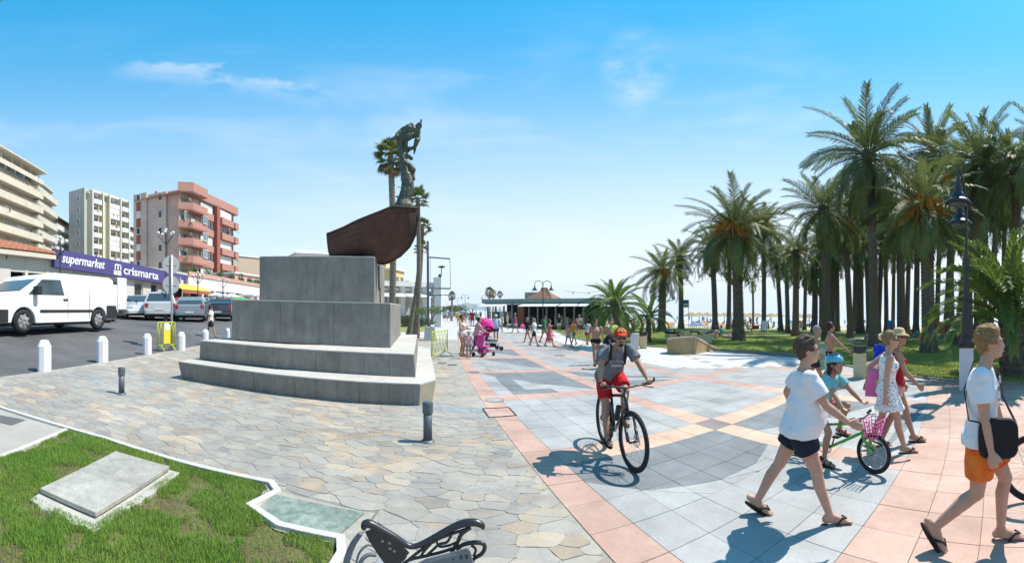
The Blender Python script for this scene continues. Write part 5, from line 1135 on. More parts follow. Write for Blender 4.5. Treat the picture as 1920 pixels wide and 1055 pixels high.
def palm(px, basey, r_, crowny, crownpx, label, rad_px=95, n=54, trunkpx=14, bulb=1.0, dates=0, young=False, group='date palms of the grove', lean=0, fronds=None, tilt0=80, dry=4, name='date_palm', lowest=-50):
    base = at(px, r_); top = pt(crownpx, crowny, r_ * .995); fs = (rad_px / F * r_) / 4.05 * (1.16 if r_ > 50 else 1.1); t = thing(name, base, 0, label, 'palm tree', group)
    hw = trunkpx / 2 / F * r_; rn = random.Random(int(px * 7 + r_)); ctr = top - base
    me = trunk_mesh(Vector((0, 0, -.05)), ctr, hw * 1.0, hw * .78, hw * .55 * bulb, M_trk, boots=r_ < 62, n=10); inst('trunk', me, t)
    lib = FRY if young else FR
    for i in range(n):
        az = i * GOLD + rn.uniform(-.2, .2); q = (i + .5) / n; pitch = R(tilt0 - (tilt0 - lowest) * q ** .85 + rn.uniform(-7, 7)); k = lib[0 if q < .3 else (1 if q < .7 else 2)] if young or rn.random() > .15 else lib[3]
        s = fs * rn.uniform(.86, 1.08) * (1.0 if q > .12 else .8); e = bpy.data.objects.new('frond', k); COL.objects.link(e); e.parent = t; e.location = ctr + Vector((math.cos(az), math.sin(az), 0)) * hw * .35 + Vector((0, 0, -hw * 1.2 * q))
        e.rotation_euler = (rn.uniform(-.5, .5), -pitch, az); e.scale = (s, s, s)
    for i in range(dry):
        az = rn.uniform(0, 6.28); e = bpy.data.objects.new('dry_frond', FRD[i % 2]); COL.objects.link(e); e.parent = t; e.location = ctr + Vector((0, 0, -hw * 1.6)); e.rotation_euler = (0, R(rn.uniform(35, 65)), az); e.scale = (fs * .8,) * 3
    for i in range(dates):
        az = 2 * math.pi * (i + rn.random() * .5) / dates; e = bpy.data.objects.new('date_cluster', CLU[i % 2]); COL.objects.link(e); e.parent = t; e.location = ctr + Vector((math.cos(az), math.sin(az), 0)) * hw * .4; e.rotation_euler = (0, R(rn.uniform(-10, 25)), az); e.scale = (fs * rn.uniform(1.1, 1.5),) * 3
    return t
palm(1385, 635, 34, 425, 1378, 'tall date palm with orange clusters standing before the broken wall', 98, 54, 21, .9, dates=8)
palm(1742, 657, 24.5, 382, 1735, 'date palm with thick pineapple collar and large orange clusters, right of centre', 112, 50, 27, 1.2, dates=9, lowest=-50)
palm(1640, 640, 29, 285, 1630, 'tallest date palm rising behind the woman in the straw hat', 124, 60, 19, .6, lowest=-65)
palm(1155, 648, 23.5, 568, 1153, 'bushy young palm with arching fronds behind the shirtless men', 66, 46, 16, .7, young=True, dry=0, group='young palms by the plaza', lowest=-30)
palm(1215, 638, 29, 592, 1216, 'small young palm rising from the lawn behind the bins', 52, 22, 11, 1.3, young=True, dry=0, group='young palms by the plaza', lowest=-12, tilt0=86)
palm(1240, 618, 48, 505, 1242, 'stout date palm behind the small young palm', 56, 44, 15, .9, dates=3)
palm(1277, 610, 60, 480, 1274, 'slim date palm beside the blue beach sign', 46, 44, 10, 1.0)
palm(1341, 605, 58, 462, 1334, 'date palm with dark collar left of the tall orange fruited one', 52, 44, 11, 1.5)
palm(1366, 603, 62, 440, 1366, 'slender palm trunk close behind the tall orange fruited palm, left one', 50, 34, 9, .8)
palm(1376, 601, 66, 415, 1398, 'slender palm trunk close behind the tall orange fruited palm, right one', 56, 40, 9, .8)
palm(1412, 600, 78, 527, 1411, 'thin little palm standing alone against the white sky', 20, 24, 5, .8)
palm(1432, 603, 55, 425, 1430, 'leaning date palm with smooth dark trunk left of the trunk pair', 62, 46, 9, .9, dates=3)
palm(1464, 600, 60, 478, 1455, 'date palm of middle height behind the thin alone palm', 44, 40, 9, 1.0)
palm(1477, 606, 52, 492, 1473, 'left palm of the close trunk pair over the picnic tables', 44, 36, 9, .9)
palm(1491, 613, 44, 468, 1492, 'right palm of the close trunk pair over the picnic tables', 52, 44, 13, .9, dates=3)
palm(1508, 600, 66, 500, 1510, 'short dark palm between two thick trunks', 36, 30, 8, .8)
palm(1527, 604, 58, 505, 1528, 'low dense young palm among the trunks of the grove', 42, 36, 12, .8, young=True, dry=0)
palm(1551, 613, 36, 388, 1543, 'tall date palm above the older grey haired man', 80, 50, 17, .6, dates=0)
palm(1559, 602, 56, 470, 1562, 'dark palm close behind the thick trunk above the grey haired man', 50, 34, 11, .8)
palm(1595, 616, 42, 415, 1583, 'date palm with narrow trunk near the white towel', 66, 44, 12, .8, dates=4)
palm(1613, 603, 55, 440, 1611, 'palm trunk behind the gap of bright sky left of the tallest palm', 54, 40, 14, .9)
palm(1630, 606, 52, 465, 1624, 'dark narrow palm directly left of the tallest trunk', 46, 34, 11, .8)
palm(1662, 602, 60, 470, 1660, 'left thin palm behind the blue beach chair', 44, 34, 9, .8)
palm(1674, 600, 64, 445, 1676, 'right thin palm behind the blue beach chair', 44, 34, 8, .8)
palm(1690, 622, 36, 420, 1687, 'sturdy date palm between blue and orange chairs', 66, 46, 17, .7, dates=5)
palm(1717, 600, 52, 440, 1720, 'palm against the bright gap beside the thick collared palm', 52, 40, 12, .8)
palm(1742, 600, 50, 278, 1748, 'high palm whose crown shows above the thick collared palm', 82, 50, 14, .6)
palm(1775, 610, 44, 330, 1790, 'palm with orange clusters just left of the big street lamp', 80, 46, 16, .9, dates=7)
palm(1800, 612, 33, 300, 1838, 'tall broad palm leaning over the big street lamp', 100, 58, 28, .6)
palm(1834, 604, 46, 380, 1832, 'mid height palm right of the big street lamp', 74, 46, 16, .8, dates=4)
palm(1856, 602, 50, 345, 1872, 'dark palm behind the person in red shorts', 84, 48, 12, .7)
palm(1905, 620, 31, 318, 1906, 'tall palm at the right edge behind the young pineapple palm', 100, 54, 20, .7)
palm(1940, 620, 27, 290, 1975, 'palm just outside the right edge with fronds reaching in', 100, 50, 22, .6)
palm(1903, 700, 14.6, 575, 1895, 'large young palm with scaly pineapple trunk by the lawn edge', 165, 50, 58, .2, young=True, dry=0, group='young palms by the plaza', lowest=22, tilt0=88)
for px, r_, cy, cpx, rad, lab in ((1570, 62, 455, 1568, 52, 'far palm filling the grove behind the grey haired man, low crown'), (1602, 64, 395, 1604, 62, 'far palm with high crown between the tallest palm and the narrow one'), (1646, 58, 400, 1655, 64, 'far palm directly behind the tallest trunk'), (1700, 64, 375, 1706, 66, 'far palm with high crown behind the sturdy date palm'), (1756, 60, 420, 1762, 60, 'far palm just right of the collared trunk'), (1786, 62, 395, 1782, 62, 'far palm crown touching the lantern shades'), (1820, 56, 410, 1816, 64, 'far palm behind the lantern post, low crown'), (1846, 60, 330, 1850, 74, 'far palm right of the lantern with broad crown'), (1880, 58, 400, 1884, 68, 'far palm behind the scaly young palm'), (1540, 66, 440, 1538, 50, 'far palm left of the thick trunk, faint crown')):
    palm(px, 602, r_, cy, cpx, lab, rad, 46, 10, .8, dates=2 if rad > 60 else 0)
palm(-62, 700, 9.5, -70, -66, 'palm just outside the upper left corner with frond tips reaching in', 100, 36, 20, .3, young=True, dry=0, group='young palms by the plaza', lowest=0)
# ---- fan palms
def fan_leaf_mesh(s_):
    rn = random.Random(s_); mb = MB(); mb.tube([(0, 0, 0), (.5, 0, .02), (.95, 0, -.04)], [.02, .015, .012], 4); c = Vector((.95, 0, -.04)); n = 22
    for i in range(n):
        a = -1.9 + 3.8 * i / (n - 1); ll = .85 * (1 - .12 * abs(a)) * rn.uniform(.9, 1.1); d = Vector((math.cos(a), math.sin(a), .12)); w_ = Vector((-math.sin(a), math.cos(a), 0)) * .07; m1 = c + d * ll * .6; e = c + d * ll + Vector((0, 0, -.30 * rn.uniform(.6, 1.4)))
        mb.add([c, m1 - w_ + Vector((0, 0, .02)), e, m1 + w_], [(0, 1, 3), (1, 2, 3)])
    return mb.mesh('fan_leaf', [M_fr])
FAN = [fan_leaf_mesh(1), fan_leaf_mesh(2)]
FAND = [m_.copy() for m_ in FAN]
for q in FAND: q.materials.clear(); q.materials.append(M_frd)
def fan_palm(px, r_, crownpx, crowny, label, rad_px=38, trunkpx=12, n=34, group=None, low=-55, simple=False, basepx=None):
    base = at(px, r_); top = pt(crownpx, crowny, r_); t = thing('fan_palm', base, 0, label, 'palm tree', group); ctr = top - base; hw = trunkpx / 2 / F * r_; fs = rad_px / F * r_ / 1.75; rn = random.Random(px)
    inst('trunk', trunk_mesh(Vector((0, 0, 0)), ctr, hw, hw * .85, 0, M_trkw, boots=not simple, n=8), t)
    for i in range(n):
        az = i * GOLD; q = (i + .5) / n; pitch = R(80 - (80 - low) * q + rn.uniform(-8, 8)); dead = q > .86
        e = bpy.data.objects.new('dead_leaf' if dead else 'fan_leaf', (FAND if dead else FAN)[i % 2]); COL.objects.link(e); e.parent = t; e.location = ctr + Vector((0, 0, -hw * 2 * q)); e.rotation_euler = (rn.uniform(-.4, .4), -pitch, az); e.scale = (fs * rn.uniform(.85, 1.1),) * 3
    return t
fan_palm(733, 25, 732, 290, 'fan palm with round crown rising directly left of the bronze figure', 36, 12.5, 40)
fan_palm(781, 27, 783, 372, 'fan palm just right of the bronze figure, upper crown', 27, 9, 24, low=-25)
fan_palm(777, 30, 792, 425, 'fan palm with small crown right of the boat bow', 20, 8, 20, low=-20)
fan_palm(766, 28, 790, 462, 'lowest fan palm, leaning, beside the metal sign post', 17, 8, 18, low=-20)
fan_palm(918, 95, 918, 546, 'far fan palm with two trunks left of the restaurant roof', 11, 3, 24, 'far fan palms', simple=True); fan_palm(924, 100, 924, 549, 'far fan palm partly behind its neighbour by the restaurant', 9, 3, 22, 'far fan palms', simple=True)
fan_palm(937, 100, 937, 551, 'far slim fan palm just left of the brown tiled roof', 7, 2, 22, 'far fan palms', simple=True); fan_palm(847, 70, 847, 553, 'far fan palm at the left end of the promenade', 9, 4, 26, 'far fan palms', simple=True)
# ================================================================ people
SKIN = {'tan': mat('skin_tan', (.42, .235, .155), .5, spec=.35, var=.12, vscale=11, bump=.3, bscale=90, bdist=.004), 'pale': mat('skin_pale', (.56, .34, .24), .5, spec=.35, col2=(.50, .27, .19), vscale=11, bump=.3, bscale=90, bdist=.004), 'brown': mat('skin_brown', (.30, .155, .095), .5, spec=.35, var=.06, vscale=9)}
def cloth(n, c, **k): return mat('cloth_' + n, c, k.pop('rough', .85), spec=.2, **({'var': .10, 'vscale': 9, 'bump': .5, 'bscale': 26, 'bdist': .012} | k))
HAIR = {'brown': mat('hair_brown', (.06, .037, .024), .75, col2=(.16, .11, .08), vscale=60, bump=1, bscale=110), 'blond': mat('hair_blond', (.22, .115, .045), .75, col2=(.45, .28, .12), vscale=60, bump=1, bscale=110), 'dark': mat('hair_dark', (.018, .013, .011), .6, col2=(.04, .03, .025), vscale=30),
        'grey': mat('hair_grey', (.20, .19, .18), .7, col2=(.32, .31, .30), vscale=40), 'fair': mat('hair_fair', (.18, .12, .06), .75, col2=(.28, .19, .10), vscale=30)}
M_eye = plain('eye_white', (.6, .58, .55), .3); M_pup = plain('pupil', (.02, .015, .012), .2); M_shade = plain('sunglasses', (.012, .01, .012), .1, spec=.8); M_sole = plain('sandal', (.03, .022, .018), .7)
def ik(a, b, l1, l2, pole):
    a, b, pole = Vector(a), Vector(b), Vector(pole); d = b - a; L_ = min(d.length, (l1 + l2) * .999); d.normalize(); b2 = a + d * L_; x = (l1 * l1 - l2 * l2 + L_ * L_) / (2 * L_); h = math.sqrt(max(0, l1 * l1 - x * x)); p = pole - d * pole.dot(d); p.normalize(); return a + d * x + p * h, b2
def capsule(mb, p, q, r0, r1, n=10):
    mb.ball(p, r0, n, 6); mb.ball(q, r1, n, 6); mb.tube([p, q], [r0, r1], n)
def ell(mb, c, rx, ry, rz, M=None, n=14, k=10):
    o = len(mb.v); mb.ball((0, 0, 0), (rx, ry, rz), n, k); c = Vector(c)
    for i in range(o, len(mb.v)): v = Vector(mb.v[i]); mb.v[i] = tuple((M @ v if M else v) + c)
def loft(mb, rings, n=18):
    """rings: (centre, x axis, y axis, rx, ry)"""
    vs = []
    for c, ax, ay, rx, ry in rings:
        for j in range(n): a = 2 * math.pi * j / n; vs.append(Vector(c) + ax * (rx * math.cos(a)) + ay * (ry * math.sin(a)))
    k = len(rings); fs = [(i * n + j, i * n + (j + 1) % n, (i + 1) * n + (j + 1) % n, (i + 1) * n + j) for i in range(k - 1) for j in range(n)] + [tuple(reversed(range(n))), tuple(range((k - 1) * n, k * n))]; mb.add(vs, fs)
def person(loc, heading, ht, label, skin='pale', hair='brown', hairstyle='short', top=None, topm=None, bottom=None, botm=None, feet='flip', pose=None, fine=False, group=None, female=False, belly=0.0, sleeve=.55, leglen=.5, hat=None, hatm=None, glasses=False, child=False, topkind='tee', vox=None, thick=1.0):
    """facing +y in its own frame, heading turns it; pose holds joint targets for a 1.75 m figure"""
    sc = ht / 1.75; t = thing('person', loc, heading, label, 'person', group, sc); ps = dict(pel=(0, 0, .93), chest=(0, .02, 1.28), neck=(0, .0, 1.46), head=(0, .03, 1.605), la=(-.10, .0, .085), ra=(.10, .0, .085), lw=(-.30, .02, .84), rw=(.30, .02, .84), yaw=0, pitch=0, lt=None, rt=None, kp=(0, 1, 0), el=(0, -1, 0), lel=None, rel=None)
    ps.update(pose or {}); V = Vector; pel, chest, neck, head = (V(ps[k]) for k in ('pel', 'chest', 'neck', 'head'))
    vx = vox or (.0105 if fine else .019); sw = .175 if female or child else .195; hw_ = .095; T = thick; yawm = Matrix.Rotation(ps.get('twist', 0), 3, 'Z')
    up_ = (neck - pel).normalized(); right = V((1, 0, 0)); fwd = up_.cross(right) * -1; fwd = right.cross(up_) * -1 if False else up_.cross(right); fwd = fwd if fwd.y > 0 else -fwd
    rs = yawm @ right; shL = chest - rs * sw + up_ * .125; shR = chest + rs * sw + up_ * .125
    hL, hR = pel - right * hw_, pel + right * hw_
    kp = V(ps['kp']); lkp = V(ps.get('lkp', kp)); rkp = V(ps.get('rkp', kp)); kL, aL = ik(hL, ps['la'], .44, .42, lkp); kR, aR = ik(hR, ps['ra'], .44, .42, rkp)
    eL, wL = ik(shL, ps['lw'], .285, .26, ps['lel'] or (-.25, -1, 0)); eR, wR = ik(shR, ps['rw'], .285, .26, ps['rel'] or (.25, -1, 0))
    mb = MB(); nseg = 12
    rotb = Matrix((right, fwd, up_)).transposed()
    # torso: lofted rings from hips to neck
    rings = []
    def ring(tp, rx, ry, off=0.0):
        c = pel.lerp(chest, tp) if tp <= 1 else chest.lerp(neck, tp - 1); ax = (Matrix.Rotation(ps.get('twist', 0) * min(1, max(0, tp)), 3, 'Z') @ right); return (c + fwd * off, ax, fwd, rx, ry)
    wa = .125 if female else .135; bel = belly
    prof = [(-.22, .10, .085, 0), (-.1, .165 * T, .115, -.01), (.12, .17 * T, .115, 0), (.35, wa * T + bel * .4, .10 + bel * .8, bel * .55), (.6, .14 * T + bel * .3, .105 + bel * .7, bel * .4), (.85, .158 * T, .112, .01), (1.1, .168 * T, .115, 0), (1.35, .165, .10, -.005), (1.62, .135, .082, -.01), (1.82, .075, .062, -.01), (2.0, .052, .054, 0)]
    loft(mb, [ring(*p) for p in prof], 20)
    if female:
        for s_ in (-1, 1): ell(mb, chest + rs * (.075 * s_) + fwd * .085 + up_ * .0, .07, .06, .07, n=12)
    headM = Matrix.Rotation(ps['yaw'], 3, 'Z') @ Matrix.Rotation(ps['pitch'], 3, 'X'); hf = 1.18 if child else 1.02
    def H(x, y, z): return head + headM @ V((x * hf, y * hf, z * hf))
    capsule(mb, neck - up_ * .03, H(0, -.02, -.06), .056 if not female else .048, .052 if not female else .045, 12)
    ell(mb, H(0, -.018, .03), .077 * hf, .098 * hf, .095 * hf, headM, 16, 12); ell(mb, H(0, .022, -.035), .06 * hf, .070 * hf, .085 * hf, headM, 16, 12); ell(mb, H(0, .055, -.085), .032 * hf, .034 * hf, .028 * hf, headM, 12, 8)
    if fine:
        capsule(mb, H(0, .080, .018), H(0, .100, -.020), .011, .0145); ell(mb, H(0, .088, -.052), .024, .014, .006, headM); ell(mb, H(0, .085, -.064), .020, .014, .006, headM)
        for s_ in (-1, 1): ell(mb, H(.082 * s_, -.012, -.005), .012, .022, .034, headM, 10, 8); capsule(mb, H(.015 * s_, .086, .028), H(.048 * s_, .074, .030), .010, .009, 8); ell(mb, H(.036 * s_, .062, -.02), .024, .022, .022, headM)
    else: ell(mb, H(0, .095, -.012), .016, .02, .022, headM, 8, 6)
    for (h_, k_2, a_, tgt) in ((hL, kL, aL, 'lt'), (hR, kR, aR, 'rt')):
        capsule(mb, h_ + V((0, 0, -.02)), k_2, .088 * T, .056 * (T * .5 + .5), nseg); ell(mb, h_ + V((0, -.025, -.01)), .080 * T, .078, .09, None, 12, 8)
        cm_ = k_2.lerp(a_, .3) - (kp if kp.y > 0 else V((0, 1, 0))) * .018; capsule(mb, k_2, cm_, .054, .060, nseg); capsule(mb, cm_, a_, .058, .036, nseg)
        fdir = V(ps[tgt]) if ps[tgt] else V((0, 1, -.10)); fdir.normalize(); heel = a_ - fdir * .045 + V((0, 0, -.045)); ball = a_ + fdir * .13 + V((0, 0, -.052)); toe = a_ + fdir * .19 + V((0, 0, -.058)); 
        if abs(fdir.z) > .3: ball = a_ + fdir * .13 + V((0, -.03, -.03)); toe = a_ + fdir * .19 + V((0, -.03, -.03)); heel = a_ - fdir * .05 + V((0, -.04, .0))
        capsule(mb, a_, heel, .036, .032); capsule(mb, heel, ball, .030, .034); capsule(mb, ball, toe, .034, .022); capsule(mb, a_ + V((0, 0, -.01)), ball, .034, .028)
        sx = fdir.cross(V((0, 0, 1))); sx.normalize() if sx.length > .01 else None
        if fine:
            for j in range(5): o_ = sx * (-.032 + .016 * j); capsule(mb, ball + o_ * .9 + fdir * .02, toe + o_ + fdir * (.022 - .008 * abs(j - (1 if h_ is hL else 3))), .012, .0095 if j not in (0, 4) else .011, 8)
        # sandal
        if feet:
            so_ = MB(); u_ = fdir.cross(sx).normalized(); u_ = u_ if u_.z > 0 else -u_; m3 = Matrix((sx, fdir, u_)).transposed(); base = (heel + toe) / 2 - u_ * (.040 if feet != 'shoe' else .03)
            pl = []
            for q in range(16): an = 2 * math.pi * q / 16; pl.append(base + sx * (.047 * math.cos(an) * (1 + .12 * math.sin(an))) + fdir * (.148 * math.sin(an)))
            so_.prism([p - u_ * .016 for p in pl], pl)
            if feet == 'flip' and fine:
                tt = ball + fdir * .03; so_.tube([tt + u_ * .0 - fdir * .0, ball + u_ * .034 + sx * .0], .006, 6); 
                for s_ in (-1, 1): so_.tube([tt + u_ * .022, ball + u_ * .034 + sx * .022 * s_ - fdir * .01, base + sx * .045 * s_ - fdir * .01 + u_ * .012], [.008, .010, .010], 6)
            elif feet == 'shoe': capsule(so_, heel + u_ * .0, ball + u_ * .0, .043, .046, 10); capsule(so_, ball, toe + fdir * .02, .046, .034, 10)
            elif feet == 'sandal': 
                for f_ in (0.02, .12): so_.tube([a_ + fdir * f_ + sx * .043 - V((0, 0, .06)), a_ + fdir * f_ + u_ * (.04 - f_ * .25) - V((0, 0, .02)), a_ + fdir * f_ - sx * .043 - V((0, 0, .06))], .013, 6)
            so_.build('sandal' if feet != 'shoe' else 'shoe', M_sole if feet != 'shoe' else cloth('shoe_dark', (.05, .05, .055)), t, smooth=False)
    for s_, (sh, e_, w_) in ((-1, (shL, eL, wL)), (1, (shR, eR, wR))):
        ell(mb, sh - rs * (.025 * s_), .056, .052, .052); capsule(mb, sh, sh.lerp(e_, .35), .056 * (T * .6 + .4), .052 * (T * .6 + .4), nseg); capsule(mb, sh.lerp(e_, .35), e_, .052 * (T * .6 + .4), .040, nseg); fm = e_.lerp(w_, .3); capsule(mb, e_, fm, .041, .043); capsule(mb, fm, w_, .042, .026)
        d = (w_ - e_).normalized(); hd_ = V(ps.get('lh' if s_ < 0 else 'rh', d)).normalized(); side_ = hd_.cross(V(ps.get('palm_l' if s_ < 0 else 'palm_r', (s_, 0, 0)))).normalized()
        nrm = side_.cross(hd_).normalized(); pc_ = w_ + hd_ * .05; m3 = Matrix((side_, nrm, hd_)).transposed(); ell(mb, pc_, .040, .017, .052, m3, 12, 8)
        curl = ps.get('curl', .5)
        if fine:
            for j in range(4):
                o_ = side_ * (-.030 + .020 * j); k0 = w_ + hd_ * .088 + o_; ln = (.062, .072, .068, .052)[j] if True else .06; inw = -nrm * s_ if False else nrm * (-1 if nrm.dot(-rs * s_) < 0 else 1)
                d1 = (hd_ * math.cos(curl * .6) + inw * math.sin(curl * .6)); d2 = (hd_ * math.cos(curl * 1.7) + inw * math.sin(curl * 1.7)); k1 = k0 + d1 * ln * .5; k2 = k1 + d2 * ln * .5; capsule(mb, k0 - hd_ * .02, k0, .0115, .0105, 8); capsule(mb, k0, k1, .0105, .0098, 8); capsule(mb, k1, k2, .0098, .0085, 8)
            sgn = 1 if side_.y > 0 else -1; inw = nrm * (-1 if nrm.dot(-rs * s_) < 0 else 1); th0 = w_ + hd_ * .02 + side_ * .025 * sgn; th1 = w_ + hd_ * .058 + side_ * .056 * sgn + inw * .008; th2 = th1 + hd_ * .034 + side_ * .008 * sgn + inw * .010; capsule(mb, th0, th1, .016, .013, 8); capsule(mb, th1, th2, .012, .0095, 8)
        else: capsule(mb, w_ + hd_ * .07, w_ + hd_ * .13 + nrm * .01, .026, .018, 8)
    me = remesh(mb, vx, 2 if fine else 1); me.materials.append(SKIN[skin]); b = inst('body', me, t)
    # hair
    hm = MB(); hr = random.Random(int(abs(loc[0] * 100)) + 3)
    if hair:
        thk = .014 if hairstyle == 'short' else .026
        ell(hm, H(0, -.030, .042), (.080 + thk * .5) * hf, (.094 + thk * .5) * hf, (.088 + thk) * hf, headM, 18, 12)
        if hairstyle in ('full', 'curly'):
            for _ in range(70 if fine else 26):
                a = hr.uniform(0, 6.28); z = hr.uniform(-.35, 1); q = math.sqrt(max(0, 1 - z * z)); yv = math.sin(a) * q
                if yv > .45 and z < .50: continue
                ell(hm, H(.086 * math.cos(a) * q, -.030 + .104 * yv, .042 + .100 * z), *([hr.uniform(.016, .026) * hf] * 3), None, 8, 6)
            ell(hm, H(0, -.072, -.02), .068 * hf, .045 * hf, .07 * hf, headM)
        elif hairstyle == 'short': ell(hm, H(0, -.066, -.012), .066 * hf, .038 * hf, .065 * hf, headM)
        elif hairstyle == 'long':
            for j in range(5): capsule(hm, H(-.05 + .025 * j, -.07, .0), H(-.065 + .032 * j, -.085, -.20), .036 * hf, .022 * hf)
        elif hairstyle == 'bun': ell(hm, H(0, -.070, -.01), .066, .042, .06, headM); ell(hm, H(0, -.125, .05), .045, .04, .045, headM)
        elif hairstyle == 'tail': ell(hm, H(0, -.070, -.01), .066, .042, .06, headM); capsule(hm, H(0, -.115, .02), H(0, -.13, -.14), .032, .014)
        # cut away the face side: keep vertices behind the forehead plane by squeezing them inside the skull
        me = remesh(hm, max(.008, vx * .75), 1, lambda co: (.007 if hairstyle != 'short' else .003) * wav(co, (70, 70, 50), 1.3)); inv = headM.inverted()
        for v in me.vertices:
            l = inv @ (v.co - head) / hf; lim = .052 + max(0, (l.z - .055)) * .9
            if l.y > lim - .0 and l.z < .10: v.co = head + headM @ V((l.x * .86, lim - .02 + (l.y - lim) * .2, l.z)) * hf if l.z < .07 else head + headM @ V((l.x, min(l.y, .075), l.z)) * hf
            if -.03 < l.y and l.z < -.0 and abs(l.x) > .05: v.co = head + headM @ V((l.x * .8, l.y, l.z)) * hf
        me.materials.append(HAIR[hair]); inst('hair', me, t)
    if fine and not glasses:
        for s_ in (-1, 1): a = MB(); a.ball(H(.033 * s_, .078, .010), .0115, 10, 7); e_o = a.build('eye', M_eye, b, smooth=True); a = MB(); a.ball(H(.034 * s_, .0865, .010), .0055, 8, 6); a.build('pupil', M_pup, e_o, smooth=True)
        for s_ in (-1, 1): a = MB(); a.tube([H(.018 * s_, .097, .034), H(.036 * s_, .092, .040), H(.056 * s_, .076, .033)], [.003, .0042, .0025], 5); a.build('eyebrow', HAIR[hair or 'brown'], b)
    if fine: a = MB(); a.tube([H(-.020, .094, -.058), H(0, .103, -.057), H(.020, .094, -.058)], [.002, .0045, .002], 6, flat=.6); a.build('lips', mat('lips', (.34, .13, .11), .5), b)
    if glasses:
        a = MB()
        for s_ in (-1, 1):
            pl = [H((.034 + .026 * math.cos(2 * math.pi * q / 12)) * s_, .098 - .016 * abs(math.cos(2 * math.pi * q / 12)) * (1 if math.cos(2 * math.pi * q / 12) > 0 else 0), .010 + .021 * math.sin(2 * math.pi * q / 12)) for q in range(12)]; a.prism(pl, [p + headM @ V((0, .005, 0)) for p in pl]); a.tube([H(.058 * s_, .085, .014), H(.080 * s_, .02, .012), H(.084 * s_, -.02, .008)], .0035, 5)
        a.tube([H(-.012, .10, .014), H(.012, .10, .014)], .003, 5); a.build('sunglasses', M_shade, t)
    # clothes
    def garment(name, mb2, m, am=.0055, it=2):
        me = remesh(mb2, vx * .95, it, lambda co: am * wav(co, (16, 16, 26), 2.2) + am * .7 * wav(co, (34, 34, 12), .6)); me.materials.append(m); return inst(name, me, t)
    g_ = .016
    if topkind in ('tee', 'tank', 'dress') and topm:
        tb = MB(); rr = []
        hem = {'tee': -.20, 'tank': -.05, 'dress': -.2}[topkind] + ps.get('hem', 0)
        pr = [(hem, .196 * T + bel * .3, .156 + bel * .35, bel * .25 - .01), (.0, .192 * T + bel * .3, .150 + bel * .5, bel * .32 - .01), (.14, .178 * T + bel * .35, .134 + bel * .75, bel * .45), (.35, (wa + .022) * T + bel * .4, .112 + bel * .85, bel * .55), (.6, .152 * T + bel * .3, .118 + bel * .7, bel * .4), (.85, .168 * T, .122, .01), (1.1, .176 * T, .122, 0), (1.35, .172, .108, -.005), (1.62, .142, .090, -.01)] + ([(1.80, .084, .070, -.01)] if topkind == 'tee' else [(1.70, .105, .08, -.01)])
        loft(tb, [ring(a, b_ + g_ * .6, c_ + g_ * .6, d_) for a, b_, c_, d_ in pr], 22)
        if female:
            for s_ in (-1, 1): ell(tb, chest + rs * (.075 * s_) + fwd * .088 + up_ * .0, .08, .068, .078, n=12)
        if topkind == 'tee':
            for sh, e_ in ((shL, eL), (shR, eR)):
                en = sh.lerp(e_, sleeve / .55 * .68 if sleeve < 1 else .98); tb.tube([sh + up_ * .0 - (sh - chest).normalized() * .03, sh.lerp(en, .4), en], [.080, .078 + .01 * (T - 1), .072 + .012 * T], 14); tb.ball(sh - (sh - chest).normalized() * .01, .080, 14, 10)
        if topkind == 'dress':
            dl = ps.get('skirt', .42); c0 = pel + V((0, 0, -.0)); kc = (kL + kR) / 2; rings2 = []
            for q in range(5):
                u = q / 4; c = c0.lerp(V((kc.x, kc.y, pel.z - dl)), u); spread = .04 * u; wx = .178 + spread + abs(kL.x - kR.x) * .15 * u; wy = .125 + spread + abs(kL.y - kR.y) * .32 * u; rings2.append((c, right, V((0, 1, 0)), wx, wy))
            loft(tb, rings2[::-1], 22)
        o = garment('shirt' if topkind != 'dress' else 'dress', tb, topm)
    if botm:
        bb = MB(); loft(bb, [ring(-.28, .13, .12), ring(-.1, .184 * T + bel * .2, .138 + bel * .3, -.015), ring(.12, .180 * T + bel * .35, .124 + bel * .5, bel * .3), ring(.20, .168 * T + bel * .35, .118 + bel * .5, bel * .35)], 20)
        for h_, k_2, a_ in ((hL, kL, aL), (hR, kR, aR)):
            if leglen <= 1: end = h_.lerp(k_2, leglen / .5 * .5 if leglen < .5 else leglen); bb.tube([h_ + V((0, 0, .02)), h_.lerp(end, .5), end], [.106 * T, .108 * T, (.100 if leglen > .4 else .098) * T], 14)
            else: bb.tube([h_ + V((0, 0, .02)), k_2, k_2.lerp(a_, leglen - 1)], [.10, .075, .065], 12)
        garment('shorts' if leglen <= 1 else 'trousers', bb, botm)
    if hat == 'cap':
        a = MB(); ell(a, H(0, -.022, .050), .092 * hf, .112 * hf, .088 * hf, headM, 18, 12); pl = [H(-.062, .07, .065), H(-.058, .135, .052), H(0, .168, .048), H(.058, .135, .052), H(.062, .07, .065)]; a.prism(pl, [p + headM @ V((0, 0, .012)) for p in pl]); me = remesh(a, .008 if fine else .015, 1); me.materials.append(hatm)
        inv = headM.inverted()
        for v in me.vertices:
            l = inv @ (v.co - head) / hf
            if l.z < .030 and l.y < .09: v.co = head + headM @ (V((l.x, l.y, .030)) * hf)
        inst('cap', me, t)
    elif hat == 'sun':
        a = MB(); o = len(a.v); a.lathe([(.17, .0), (.165, .008), (.098, .022), (.092, .07), (.07, .100), (.02, .108), (.001, .108)], n=22)
        for i in range(o, len(a.v)): v = V(a.v[i]); v.z -= .25 * v.y * v.y * 4; a.v[i] = tuple(H(v.x, v.y - .015, v.z + .052))
        a.build('sun_hat', hatm, t, smooth=True)
    elif hat == 'helmet':
        a = MB(); ell(a, H(0, -.028, .062), .102 * hf, .136 * hf, .088 * hf, headM, 22, 14); me = remesh(a, .009, 1); inv = headM.inverted(); me.materials.append(hatm)
